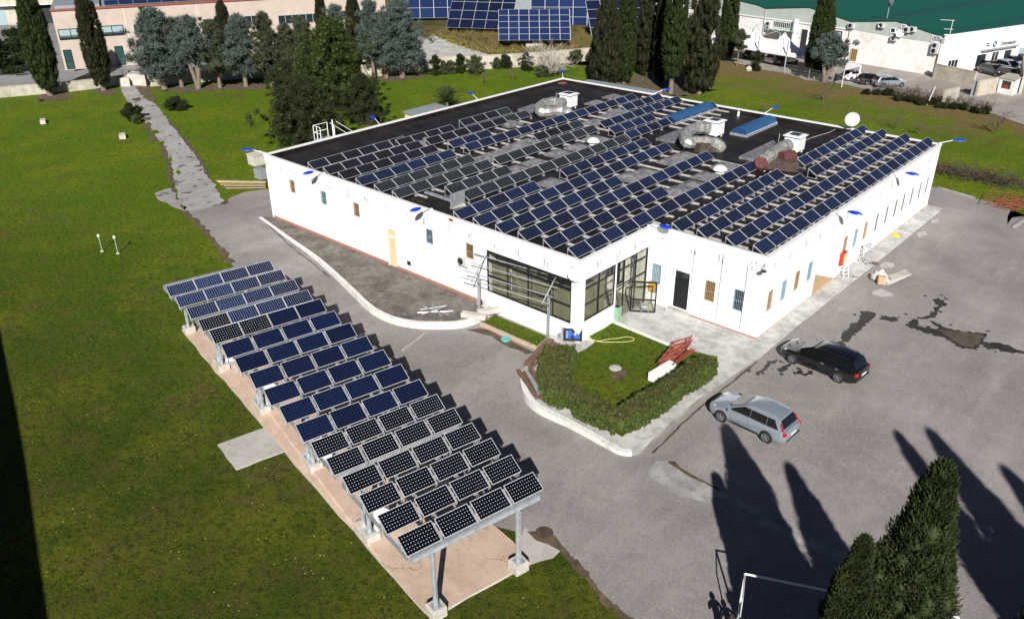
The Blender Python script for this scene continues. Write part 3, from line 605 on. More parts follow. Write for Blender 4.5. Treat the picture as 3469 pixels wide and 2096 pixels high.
mb = MB(); mb.add([(25.3,7.6,.02),(B_-.22,7.6,.02),(B_-.22,7.6,4.9),(25.3,7.6,4.9)], [(0,1,2,3)]); mb.add([(25.3,.3,.02),(25.3,7.6,.02),(25.3,7.6,4.9),(25.3,.3,4.9)], [(0,1,2,3)]); mb.build('porch_inner_wall', MT['white_dirty'], bld)
# open entrance leaf swung out
mb = MB(); q0 = Vector((B_+.02, 5.6, 0)); q1 = Vector((B_+1.35, 6.5, 0))
for p, q in ((q0+Vector((0,0,.12)), q0+Vector((0,0,2.3))), (q1+Vector((0,0,.12)), q1+Vector((0,0,2.3)))): mb.beam(p, q, .09, .06)
for z in (.14,1.0,2.28): mb.beam(q0+Vector((0,0,z)), q1+Vector((0,0,z)), .06, .11)
dr = mb.build('entrance_door', MT['black'], bld)
mb = MB(); mb.add([tuple(q0+Vector((0,0,.15))),tuple(q1+Vector((0,0,.15))),tuple(q1+Vector((0,0,2.25))),tuple(q0+Vector((0,0,2.25)))], [(0,1,2,3)]); mb.build('glass', MT['glass'], dr)
# small fittings on the walls: each a thing
def fit(name, lo, hi, mat, label, cat, bev=.015): mb = MB(); mb.box(lo, hi); return single(name, mb, MT[mat], label, cat, bev=bev)
def ac_unit(c, label, rz=0, fans=1, s=1, group='air conditioner units on the walls'):
    t = thing('air_conditioner', label, 'air conditioner', c, rz, group); w, d, h = .85*s, .32*s, (.62 if fans == 1 else 1.2)*s
    mb = MB(); mb.box((-w/2,-d,0),(w/2,0,h)); mb.build('casing', MT['ac_white'], t, bev=.02)
    for k in range(fans):
        zc_ = h*(k+.5)/fans; mb = MB(); r = .24*s
        mb.lathe([(0,-d-.012),(r*.25,-d-.012),(r*.3,-d-.004),(r,-d-.004),(r*1.06,-d-.02),(r*1.06,-d)], 18, (-w*.12,0,zc_), 0, 'y'); mb.build('fan_grille', MT['pane'], t)
    mb = MB(); mb.beam((-w*.35,-d,-.05),(-w*.35,.03,-.05),.04,.06); mb.beam((w*.35,-d,-.05),(w*.35,.03,-.05),.04,.06); mb.build('bracket', MT['steel'], t); return t
ac_unit((23.45,-.02,2.5), 'white air conditioner fixed on the white wall under the tan barred window', 0)
ac_unit((25.3,-.1,.06), 'white air conditioner standing on the pavement beside the trellis post', 0)
t = thing('gas_meter_box', 'yellow gas cabinet in a brown frame on the wall beside the entrance', 'cabinet', (33.35,C_,.9))
mb = MB(); mb.box((-.03,-.14,0),(.50,-.002,.72)); mb.build('cabinet', MT['brick'], t, bev=.01); mb = MB(); mb.box((.04,-.16,.06),(.43,-.141,.66)); mb.build('door', MT['yellow'], t)
t = thing('hose_cabinet', 'red and yellow fire cabinet on the white wall above the folded trestle', 'cabinet', (L_,20.0,.95))
mb = MB(); mb.box((.0,.0,.0),(.26,.75,.95)); mb.build('cabinet', MT['red'], t, bev=.02); mb = MB(); mb.box((.262,.1,.1),(.275,.66,.86)); mb.build('door', MT['yellow'], t)
t = thing('satellite_dish', 'white satellite dish on the porch fascia above the corner pillar', 'satellite dish', (32.95,-.02,4.55), R(20))
mb = MB(); mb.lathe([(0,0),(.15,-.01),(.3,-.045),(.42,-.1),(.43,-.1),(.31,-.03),(.15,.012),(0,.02)], 20, (0,-.25,.2), 0, 'y'); mb.build('dish', MT['white'], t, smooth=True)
mb = MB(); mb.tube([(0,-.25,.2),(0,-.12,.05),(0,.03,.0)], .025, 6); mb.tube([(0,-.3,-.15),(0,-.6,-.05),(0,-.72,.15)], .015, 6); mb.build('arm', MT['steel'], t)
t = thing('floodlight', 'small wall lamp on a bracket at the front corner of the roof edge', 'lamp', (L_-.1,C_-.05,5.2))
mb = MB(); mb.tube([(0,0,0),(.15,-.35,-.1),(.2,-.5,-.2)], .03, 6); mb.build('arm', MT['steel'], t); mb = MB(); mb.obox((.22,-.55,-.24),.25,.2,.12); mb.build('head', MT['pane'], t)
t = thing('alarm_siren', 'small red siren on the parapet above the trellis', 'siren', (22.3,-.05,5.45))
mb = MB(); mb.obox((0,0,0),.35,.12,.14); mb.build('housing', MT['red'], t, bev=.02); mb = MB(); mb.tube([(.1,.03,-.05),(.1,.03,-1.6)],.018,6); mb.build('conduit', MT['steel'], t)
fit('meter_box', (32.0,-.12,.25), (32.3,0,.75), 'pave_mid', 'small grey meter box low on the porch wall by the pillar', 'box')
# ------------------------------------------------------------------ solar panels
def panel_meshes(w, d, cell):
    """a framed module lying in local x (up-slope is -x) / y (along the row)"""
    me = bpy.data.meshes.new('solar_panel'); t = .024
    me.from_pydata([(-d+t,t,.036),(-t,t,.036),(-t,w-t,.036),(-d+t,w-t,.036),(-d+t,t,.0),(-t,t,.0),(-t,w-t,.0),(-d+t,w-t,.0)], [], [(0,1,2,3),(4,7,6,5)])
    uv = me.uv_layers.new(name='UVMap')
    for i, c in enumerate([(0,0),(0,1),(1,1),(1,0)]): uv.data[i].uv = c
    me.materials.append(MT[cell])
    f = MB(); f.box((-d,0,.005),(-d+t,w,.04)); f.box((-t,0,.005),(0,w,.04)); f.box((-d+t,0,.005),(-t,t,.04)); f.box((-d+t,w-t,.005),(-t,w,.04))
    fm = bpy.data.meshes.new('panel_frame'); fm.from_pydata(f.v, [], f.f); fm.materials.append(MT['frame'])
    return me, fm
PM = {}
def add_panel(parent, loc, rot, w, d, cell):
    k = (round(w,2), round(d,2), cell)
    if k not in PM: PM[k] = panel_meshes(w, d, cell)
    o = bpy.data.objects.new('solar_panel', PM[k][0]); COL.objects.link(o); o.parent = parent; o.location = loc; o.rotation_euler = rot
    f = bpy.data.objects.new('panel_frame', PM[k][1]); COL.objects.link(f); f.parent = o
    return o
TILT = R(30); PW, PD = 1.64, .88
def bracket_mesh():
    mb = MB(); dx, dz = PD*math.cos(TILT), PD*math.sin(TILT)
    mb.beam((0,0,0),(-dx,0,dz),.04,.045); mb.beam((-dx+.02,0,dz-.03),(-dx+.02,0,-.22),.04,.04); mb.beam((-.03,0,-.03),(-.03,0,-.22),.04,.04)
    mb.beam((-dx-.05,0,-.21),(.1,0,-.21),.05,.03); mb.obox((-.06,0,-.18),.12,.16,.13)
    me = bpy.data.meshes.new('support_bracket'); me.from_pydata(mb.v, [], mb.f); me.materials.append(MT['steel']); return me
BRK = bracket_mesh()
ROWS = [  # x of the low edge, y start, panels, cell kinds, label
 (6.25,.47,6,'mono_dull','row of six dull black solar panels nearest the left end of the roof'),
 (6.65,9.3,4,'mono_dull','short row of four speckled panels by the white access ladder side, standing alone'),
 (6.05,17.6,4,'mono_dull','short row of four dark panels nearest the far air cooler duct'),
 (8.25,.47,6,'mono_dull','second row of six dull black panels from the left end, starting at the front parapet'),
 (8.3,11.2,8,'mono_dull','row of eight dull panels in front of the short row near the far duct'),
 (10.1,.5,6,'mono_dull','third row of six dull black panels from the left end, one panel speckled'),
 (10.4,11.9,3,'mono_blue','very short row of three blue panels behind the long row of fifteen'),
 (12.28,.46,6,'mono_blue','row of six bright blue panels in the left block starting behind the front parapet lamp'),
 (12.1,12.1,15,'mono_blue','longest left row, fifteen blue panels running to the rear parapet'),
 (14.45,18.3,4,'mono_dull','short row of four dark panels in front of the middle of the longest left row'),
 (14.12,32.2,4,'mono_blue','short row of four panels by the rear parapet beside the row of fifteen'),
 (14.47,.44,6,'mono_green','row of six dark greenish panels in front of the bright blue row of six'),
 (16.53,11.05,8,'mono_green','row of eight dark panels behind the round white roof vent'),
 (16.27,25.65,8,'mono_blue','row of eight blue panels ending at the rear parapet behind the partly hidden blue skylight'),
 (16.52,.40,6,'mono_green','row of six dark greenish panels beside the grey cable tray on the roof'),
 (18.2,24.5,4,'mono_blue','short row of four blue panels touching the partly hidden blue skylight'),
 (20.2,24.1,9,'mono_blue','row of nine blue panels in front of the partly hidden blue skylight'),
 (18.7,3.55,4,'mono_green','short row of four dark panels behind the upright grey metal plate'),
 (20.55,3.45,12,'mono_green','row of twelve dark panels starting beside the upright grey metal plate'),
 (22.5,12.2,7,'mono_blue','row of seven blue panels directly behind the middle of a row of fourteen'),
 (22.85,.37,5,'mono_blue','row of five panels at the front parapet in front of the upright grey metal plate'),
 (24.7,.37,14,'mono_blue','row of fourteen panels just in front of the row of five at the parapet'),
 (26.7,.39,8,'mono_blue','row of eight panels above the left post of the pipe trellis'),
 (28.58,.46,14,'mono_blue','row of fourteen panels passing the grey pyramid skylights, over the middle of the porch'),
 (30.6,.55,8,'mono_blue','row of eight panels second from the porch corner parapet'),
 (32.6,.46,14,'mono_blue','row of fourteen panels along the porch entrance parapet'),
 (35.08,8.2,9,'mono_blue','row of nine panels above the black door, nearest the porch'),
 (36.88,8.3,9,'mono_blue','row of nine panels between the black door row and the two long parapet rows'),
 (38.9,8.3,19,'mono_blue','long row of nineteen panels second from the right hand parapet'),
 (40.78,8.27,19,'mono_blue','long row of nineteen panels right along the right hand parapet'),
 (35.06,26.7,8,'mono_blue','row of eight panels beside the red patched duct, farthest from the right parapet'),
 (36.85,24.83,9,'mono_blue','row of nine panels, second row from the red patched duct'),
]
PITCHX = 1.672
for x, y0, n, cell, lab in ROWS:
    t = thing('solar_panel_row', lab, 'solar panels', (x, y0, 5.44), 0, 'rows of solar panels on the black roof')
    pit = 1.672 if y0 < 20 else 1.70
    if lab.startswith('long row'): pit = 31.7/19
    for i in range(n):
        c = cell
        if cell == 'mono_dull' and n == 8 and i > 5: c = 'mono_green'
        if cell == 'mono_dull' and y0 > 17: c = 'mono_dull' if i < 3 else 'mono_green'
        add_panel(t, (0, i*pit, 0), (0, TILT, 0), pit-.025, PD, c)
    for i in range(n+1):
        o = bpy.data.objects.new('support_bracket', BRK); COL.objects.link(o); o.parent = t; o.location = (0, min(max(i*pit-.02, .03), n*pit-.06), -.02)
# long whitewashed beams that carry the rows, each one a thing
def roof_beam(x0, x1, y, i, where):
    mb = MB(); mb.beam((x0,y,5.2+.05),(x1,y,5.2+.05),.16,.10)
    single('roof_beam', mb, MT['beamw'], where, 'beam', 'pale beams under the solar panel rows')
k = 0
lb = 'pale concrete beam lying across the black roof under the %s panel rows'
for j in range(10):
    roof_beam(33.4, 41.0, 9.0+j*1.67, k, lb % 'front right'); k += 1
for j in range(9):
    roof_beam(33.4 if j > 1 else 35.6, 41.0, 25.7+j*1.67, k, lb % 'rear right'); k += 1
for j in range(15):
    roof_beam(21.9 if j < 6 or j > 8 else 23.5, 33.0, .62+j*1.67, k, lb % 'middle'); k += 1
for j in range(6):
    roof_beam(5.4, 17.4, .62+j*1.67, k, lb % 'front left'); k += 1
for j in range(8):
    roof_beam(7.5, 17.2, 11.3+j*1.67, k, lb % 'central left'); k += 1
for j in range(9):
    roof_beam(11.3, 21.6 if j > 2 else 17.2, 25.7+j*1.67, k, lb % 'rear left'); k += 1
# grey acrylic pyramid skylights
def pyramid(q, s=1.9, rz=0):
    mb = MB(); h = .42; mb.box((-s/2,-s/2,0),(s/2,s/2,.14)); a = s/2-.06
    mb.add([(-a,-a,.14),(a,-a,.14),(a,a,.14),(-a,a,.14),(-.12,-.12,h),(.12,-.12,h),(.12,.12,h),(-.12,.12,h)], [(0,1,5,4),(1,2,6,5),(2,3,7,6),(3,0,4,7),(4,5,6,7)])
    o = mb.build('pyramid_skylight', MT['sky_grey'])
    place(o, (q.x,q.y,5.2), rz); return tag(o, 'low grey pyramid skylight on the black roof between the panel rows', 'skylight', 'grey pyramid skylights')
for f, x, y in ((z2,405,925),(z2,560,870),(z2,690,815),(z2,800,775),(z2,1262,822),(z2,1420,745),(z2,870,965),(z2,1080,880),(z2,690,1030),(z2,1020,1150),(z2,1420,590),(z2,1560,530),(z2,1620,490),(z2,1430,412),(z2,1590,355),(z2,1745,1095),(z2,1880,1060),(z2,2130,950),(z2,2260,900),(z2,2190,1230),(z2,2330,1175),(z3,270,1090),(z3,440,1000),(z2,620,600),(z2,700,690),(t2,1740,1305)):
    pyramid(f(x, y, 5.3))
# flat felted upstands behind the ducts
def felt_pad(pts, label):
    mb = MB(); mb.prism([(p.x,p.y) for p in pts], 5.2, 5.42, 0); single('skylight_upstand', mb, MT['sky_grey'], label, 'skylight', bev=.02)
felt_pad([z3(555,905,5.4),z3(725,935,5.4),z3(935,800,5.4),z3(870,755,5.4)], 'flat grey covered skylight upstand leading to the duct with red lining')
felt_pad([t3(1700,1285,5.4),t3(1870,1310,5.4),t3(2090,1200,5.4),t3(2010,1165,5.4)], 'flat grey covered skylight upstand with rusty edge leading to the middle duct')
felt_pad([t3(420,1015,5.4),t3(520,1045,5.4),t3(640,990,5.4),t3(560,965,5.4)], 'flat grey covered skylight upstand beside the far duct')
# blue vaulted skylights
def vault(c0, wx, ly, label):
    t = thing('vaulted_skylight', label, 'skylight', (c0[0], c0[1], 5.2)); n = 10
    mb = MB(); mb.box((-.06,-.06,0),(wx+.06,ly+.06,.22)); mb.build('frame', MT['steel'], t)
    mb = MB(); vs = []; ny = int(ly/.12)
    for i in range(n+1):
        a = PI*i/n
        for j in range(ny+1): 
            rr = 1+.03*(j%2); vs.append((wx/2-(wx/2)*math.cos(a), ly*j/ny, .22+.52*math.sin(a)*rr))
    mb.add(vs, [(i*(ny+1)+j,(i+1)*(ny+1)+j,(i+1)*(ny+1)+j+1,i*(ny+1)+j+1) for i in range(n) for j in range(ny)])
    for e in (0, ly): mb.add([(wx/2-(wx/2)*math.cos(PI*i/n), e, .22+.52*math.sin(PI*i/n)) for i in range(n+1)], [tuple(range(n+1))])
    mb.build('vault', MT['vault'], t)
    mb = MB(); mb.obox((0,0,0), .07, .07, .05); cl = mb.build('clip', MT['white'], t)
    for j in range(0, 15):
        for xx in (-.03, wx+.03):
            o = cl if j == 0 and xx < 0 else copy_tree(cl, t); o.location = (xx, .2+j*(ly-.4)/14, .25)
a, b, c = z3(480,690,5.3), z3(625,720,5.3), z3(910,600,5.3)
vault((a.x, a.y), b.x-a.x, c.y-b.y, 'blue corrugated vaulted skylight in the open near the rear parapet')
a2 = t3(1700,1095,5.3); vault((18.55, a2.y-.6), b.x-a.x, 7.2, 'blue corrugated vaulted skylight half hidden by panel rows')
# duct assemblies
def cooler(box_px, f, path, label, base, red=False):
    q = f(*box_px, 5.25); t = thing('air_cooler', label, 'air cooler', (q.x, q.y, 5.2))
    mb = MB(); mb.box((-.65,-.65,.25),(.65,.65,1.55)); mb.build('housing', MT['white'], t, bev=.03)
    mb = MB(); mb.box((-.42,-.42,1.555),(.42,.42,1.575)); mb.build('grille', MT['pane'], t)
    mb = MB(); mb.box((-.78,-.78,1.44),(.78,.78,1.5)); mb.build('cornice', MT['white'], t)
    for x in (-.5,.5):
        for y in (-.5,.5): mb = MB(); mb.beam((x,y,0),(x,y,.25),.1,.1); mb.build('leg', MT['white'], t)
    pts = smooth_pts([f(x, y, z) for x, y, z in path], 4)
    mb = MB(); rs = [.52 + .03*math.sin(i*1.7) for i in range(len(pts))]; mb.tube(pts, rs, 9); mb.build('duct', MT['duct'], t, world=True)
    e = [f(x, y, 5.25) for x, y in base]; mb = MB(); mb.prism([(p.x,p.y) for p in e], 5.2, 5.2+.75, 0); mb.build('curb', MT['brown'], t, world=True)
    if red:
        for a, b in red:
            p0, p1 = f(*a), f(*b); mb = MB(); mb.tube([p0, p0.lerp(p1,.5), p1], [.54,.58,.5], 8); mb.build('lining', MT['foil_red'], t, world=True)
    mb = MB(); mb.tube([(-1.2,-.5,0),(-1.2,-.5,1.5)], .03, 6); mb.build('pipe', MT['steel'], t)
    return t
cooler((890,1000), t3, [(850,960,6.15),(760,950,6.1),(670,965,6.1),(620,1000,6.0),(640,1040,5.8),(720,1040,5.75),(820,1030,5.75),(890,1045,5.7),(885,1075,5.4)], 'white roof air cooler with looped foil duct, farthest back on the roof', [(655,1085),(690,1100),(890,1065),(850,1045)])
cooler((320,715), z3, [(285,650,6.3),(190,640,6.3),(110,660,6.3),(60,715,6.15),(75,775,5.9),(160,770,5.85),(270,775,5.85),(360,795,5.8),(385,835,5.4)], 'white roof air cooler with looped foil duct, beside the open blue vaulted skylight', [(140,850),(190,868),(375,855),(300,800)])
cooler((1060,860), z3, [(1010,800,6.3),(960,820,6.3),(900,860,6.2),(830,905,6.1),(775,945,5.9),(765,985,5.6)], 'white roof air cooler with foil duct patched in red, beside the rear right panel rows', [(740,1005),(790,1015),(1100,1045),(1040,960)], [((765,960,6.0),(745,1000,5.5)),((940,920,6.0),(1060,900,6.0))])
# round vents and small roof fittings
def dome(q, label, r=.5):
    t = thing('roof_vent', label, 'roof vent', (q.x,q.y,5.2)); mb = MB(); mb.lathe([(r*.8,0),(r*.8,.22),(r*1.15,.25),(r*1.0,.4),(r*.6,.55),(0,.62)], 18); mb.build('cap', MT['white'], t, smooth=True)
    mb = MB(); mb.lathe([(r*.82,.1),(r*.82,.2)], 18); mb.build('slot_band', MT['pane'], t)
dome(z2(1395,770,5.4), 'round white roof vent between two grey pyramid skylights'); dome(z3(380,1030,5.4), 'round white roof vent in front of the black roof area by the front rows')
t = thing('cable_tray', 'grey steel cable tray with an upright plate on the black roof behind the front parapet', 'cable tray', (0,0,0))
a, b = z1(1755,685,5.4), z1(2000,765,5.4); mb = MB(); mb.beam(a, b, .3, .12); mb.build('tray', MT['steel'], t)
a, b = z1(1990,840,5.35), z1(2120,790,5.35); mb = MB(); mb.beam(a+Vector((0,0,.5)), b+Vector((0,0,.5)), .06, 1.0); mb.build('plate', MT['steel'], t)
mb = MB(); mb.obox(((a+b)/2-Vector((.0,.0,.03))), 1.2, .25, .12, None, R(80)); mb.build('foot', MT['beamw'], t)
t = thing('satellite_dish', 'white satellite dish at the rear parapet behind the right panel rows', 'satellite dish', tuple(z3(1590,655,5.6)), R(24))
mb = MB(); mb.lathe([(0,.12),(.25,.09),(.5,.0),(.62,-.08),(.63,-.06),(.5,.03),(.25,.12),(0,.15)], 22, (0,0,.95), 0, 'y'); mb.build('dish', MT['white'], t, smooth=True)
mb = MB(); mb.tube([(0,.1,.95),(0,.3,.6),(0,.3,0)], .04, 7); mb.tube([(-.1,.0,.5),(-.1,-.45,.55)], .025, 6); mb.build('mount', MT['steel'], t); mb = MB(); mb.obox((-.1,-.5,.58),.1,.14,.1); mb.build('receiver', MT['pane'], t)
mb = MB(); a, b = z3(1470,640,5.3), z3(1130,775,5.3); mb.tube([a, a.lerp(b,.3)+Vector((.2,.1,0)), a.lerp(b,.7)+Vector((-.1,0,0)), b], .025, 6); single('roof_cable', mb, MT['beamw'], 'pale cable lying across the black roof from the dish to the red patched air cooler', 'cable')
mb = MB(); q = z3(550,520,5.3); mb.lathe([(.12,0),(.12,.35),(.03,.5),(0,.5)], 10, (q.x,q.y,5.2)); single('bottle', mb, MT['white'], 'small white bottle standing on the black roof near the rear parapet', 'bottle')
mb = MB(); q = t3(840,758,5.3); mb.lathe([(0,.05),(.5,.05),(.62,.0)], 9, (q.x,q.y-.2,5.2)); single('red_cover', mb, MT['redox'], 'faded red cover at the far corner of the black roof by the lamp', 'cover')
mb = MB(); q = t2(1850,1016,3.1); mb.lathe([(0,-.16),(.12,-.12),(.17,0),(.12,.12),(0,.16)], 12, (q.x,q.y,q.z+.1)); single('ball', mb, MT['orange'], 'orange ball on the grey roof of the small cream shed', 'ball', smooth=True)
# blue leaf-shaped lamps round the parapet
def lamp_proto():
    t = thing('roof_lamp', 'x', 'lamp', (0,0,0))
    mb = MB(); mb.tube([(-.15,0,.02),(.35,0,.18),(.85,0,.34)], .03, 7); mb.box((-.22,-.08,-.02),(-.06,.08,.06)); mb.build('arm', MT['white'], t)
    prof = [(0,.05),(.12,.13),(.33,.23),(.55,.26),(.75,.21),(.92,.10),(1.0,.02)]
    for nm, z, h, m in (('head', .37, .12, 'lampblue'), ('reflector', .355, -.06, 'white')):
        mb = MB(); vs = []
        for u, w in prof:
            for k in range(7): a = PI*k/6; vs.append((.8+u, w*math.cos(a), z+h*math.sin(a)*min(1,w/.2)))
        mb.add(vs, [(i*7+k,i*7+k+1,(i+1)*7+k+1,(i+1)*7+k) for i in range(len(prof)-1) for k in range(6)]); mb.build(nm, MT[m], t, smooth=True)
    return t
LP = lamp_proto()
for i, (x, y, a, lab) in enumerate(((0,0,225,'at the left corner of the white building'),(8.1,-.02,-90,'over the front wall by the first rows'),(20.2,-.02,-90,'over the front wall near the air conditioner'),
     (B_+.0,C_-.4,-12,'over the inner corner beside the glazed entrance'),(L_+.02,17.4,0,'over the right wall, nearest the front'),(L_+.02,28.3,0,'over the right wall above slit windows'),(L_,W_,25,'at the far right corner of the roof'),
     (25.2,W_,75,'behind the open blue skylight'),(12.6,W_,62,'in front of the cypress clump'),(0,W_,130,'at the far rear corner of the roof'),(0,25.5,165,'on the left rear parapet near the palm'),(0,12.4,165,'between the ladder and cream shed'))):
    o = LP if i == 0 else copy_tree(LP)
    place(o, (x, y, H_+.08), R(a), 'blue leaf shaped lamp on a white arm '+lab, 'blue lamps round the roof edge')
# access ladder landing on the left rear parapet
q = z1(880,190,5.55); t = thing('access_ladder', 'white steel ladder landing with guard rails behind the left rear parapet', 'ladder', (-.05, q.y, 0))
mb = MB(); mb.box((-1.15,-.8,5.35),(-.02,.8,5.4)); mb.build('landing', MT['steel'], t)
mb = MB()
for x, y in ((-1.1,-.75),(-1.1,.75),(-.1,-.75),(-.1,.75),(-.6,-.75)): mb.tube([(x,y,0 if x < -1 else 5.4),(x,y,6.6)], .035, 6)
for z in (6.0,6.6): mb.tube([(-.1,-.75,z),(-1.1,-.75,z),(-1.1,.75,z)], .03, 6)
mb.build('guard_rail', MT['white'], t)
mb = MB()
for y in (1.0, 1.7): mb.tube([(-1.0,y,6.5),(-1.0,y+2.6,4.6),(-1.0,y+6,0)], .035, 6)
mb.tube([(-.5,.9,5.4),(-.5,.9,6.9)], .06, 8); mb.build('stair_rail', MT['white'], t)
# kitchen chimney-like block at the left corner and things lying behind it
q = z1(200,420,3.6); mb = MB(); q = D(621,394); mb.box((q.x-.65,q.y-.75,-.1),(q.x+.65,q.y+.75,1.0)); mb.box((q.x-.7,q.y-.8,1.0),(q.x+.7,q.y+.8,1.1)); single('concrete_chamber', mb, MT['slabw'], 'pale concrete chamber on the lawn just behind the left corner of the building', 'concrete block')
t = thing('garden_shed', 'small cream shed with a flat grey roof behind the left rear parapet', 'shed', (0,0,0))
a, b, c, e = [t2(x,y,2.9) for x, y in ((1562,1040),(1690,1075),(1960,1000),(1840,968))]
mb = MB(); mb.prism(xy(a,b,c,e), 0, 2.85, 0); mb.build('wall', MT['cream'], t); mb = MB(); ctr = (a+b+c+e)/4
mb.prism([((p.x-ctr.x)*1.08+ctr.x,(p.y-ctr.y)*1.08+ctr.y) for p in (a,b,c,e)], 2.86, 3.0, 0); mb.build('roof', MT['corr'], t)
t = thing('lean_to_roof', 'grey corrugated lean-to roof behind the rear parapet by the cypress trunks', 'shed', (0,0,0))
pts = [t3(x,y,4.2) for x, y in ((1020,752),(1340,812),(1600,868),(1750,845),(1560,812),(1080,735))]
mb = MB(); mb.prism(xy(*pts), 4.1, 4.18, 0); mb.build('roof', MT['corr'], t); 
for p in pts: mb = MB(); mb.beam((p.x,p.y,0),(p.x,p.y,4.1),.12,.12); mb.build('post', MT['steel'], t)

# ------------------------------------------------------------------ solar canopy over the pink slab
CO = Vector((15.12,-16.69,0)); UA, VA = R(-10.55), R(77.8)
U = Vector((math.cos(UA), math.sin(UA), 0)); V = Vector((math.cos(VA), math.sin(VA), 0))
lows = [zc(210,430,3.5),zc(300,530,3.5),zc(405,638,3.5),zc(515,752,3.5),zc(625,868,3.5),zc(740,1003,3.5),zc(868,1137,3.5),zc(1003,1283,3.5),zc(1145,1440,3.5),zd(-52,344+4,3.5),zd(50,440,3.5),zd(138,537,3.5),zd(232,638,3.5),zd(330,750,3.5),zd(435,865,3.5),zd(547,990,3.5),zd(667,1122,3.5)]
highs = [zc(160,340),zc(250,440),zc(352,535),zc(460,655),zc(570,770),zc(680,890),zc(805,1022),zc(933,1155),zc(1072,1310),None,zd(5,352),zd(100,455),zd(192,550),zd(287,655),zd(388,770),zd(500,890),zd(610,1020)]
lows[9] = (lows[8]+lows[10])/2
sl = [Vector((v.x, v.y, 0)) for v in (D(438,788),D(1030,1489),D(1346,1330),D(1300,1290))]
base_z = hz(28,-15)
s0 = CO - U*2.9 + V*.3 + Vector((0,0,0)); pts = [zc(320,735), zd(770,1450), zd(830,1485), zd(1400,1160), zd(1290,1040), zd(1180,900)]
rt = [p for p in pts[2:3]]
slab = [pts[0], pts[1], pts[2], pts[3], zd(1345,1075)]
far_r = pts[0] + V*6.6
mb = MB(); poly = xy(pts[0], pts[1], pts[2], pts[3], zd(1300,1035)) + [((zd(1300,1035)-U*12).x+.2, (zd(1300,1035)-U*12).y+.3), (far_r.x, far_r.y)]
mb.prism(refine(poly, 1.2, .03, 5), lambda x, y: hz(x,y)-.3, lambda x, y: hz(x,y)+.10, 0, 1); tag(mb.build('slab', [MT['slabw'], MT['slab']]), kind='structure')
mb = MB(); pp = xy(*[D(*q) for q in ((524,1072),(568,1131),(692,1084),(648,1027))]); mb.prism(refine(pp, .6, .02, 3), lambda x, y: hz(x,y)-.2, lambda x, y: hz(x,y)+.08, 0); tag(mb.build('slab', MT['padc']), kind='structure')
TYPES = ['mono_dotted']*4+['mix']+['poly']*6+['mono_black']*6
ORD = ['first','second','third','fourth','fifth','sixth','seventh','eighth','ninth','tenth','eleventh','twelfth','thirteenth','fourteenth','fifteenth','sixteenth','seventeenth']
DES = {'mono_dotted':'dark blue white-dotted','mix':'mixed','poly':'plain navy blue','mono_black':'black white-dotted'}
for i, lo in enumerate(lows):
    ty = TYPES[i]; wid = 6.56-.18*i/16; d = .84 if ty == 'mono_dotted' else .96 if ty in ('poly','mix') else .86; gap = .03 if i < 5 else .12
    if ty == 'mono_black': gap = .14
    a = VA-PI/2+R(.4)*i/16
    t = thing('canopy_panel_row', 'row of four %s solar panels on the canopy, %s from the far end' % (DES[ty], ORD[i]), 'solar panels', tuple(lo), a, 'rows of solar panels on the canopy')
    pw = (wid-3*gap)/4
    for k in range(4):
        add_panel(t, (0, k*(pw+gap), 0), (0, R(30), 0), pw, d, (('mono_black','mono_black','poly','poly')[k] if ty == 'mix' else 'mono_black' if (i == 3 and k == 0) else ty))
    mb = MB(); dz = d*math.sin(R(30)); dx = d*math.cos(R(30))
    mb.beam((-.24,.0,.06),(-.24,wid,.06),.04,.05); mb.beam((-dx+.12,0,dz-.12),(-dx+.12,wid,dz-.12),.04,.05); mb.build('rail', MT['steel'], t)
    for k in range(5):
        y = min(max(k*(pw+gap)-gap/2, .08), wid-.08)
        mb = MB(); mb.beam((-.05,y,-.05),(-dx+.05,y,dz-.09),.05,.05); mb.beam((-dx+.05,y,dz-.1),(-dx+.25,y,-.32),.05,.05); mb.beam((-.05,y,-.08),(-.2,y,-.32),.05,.05); mb.build('strut', MT['steel'], t)
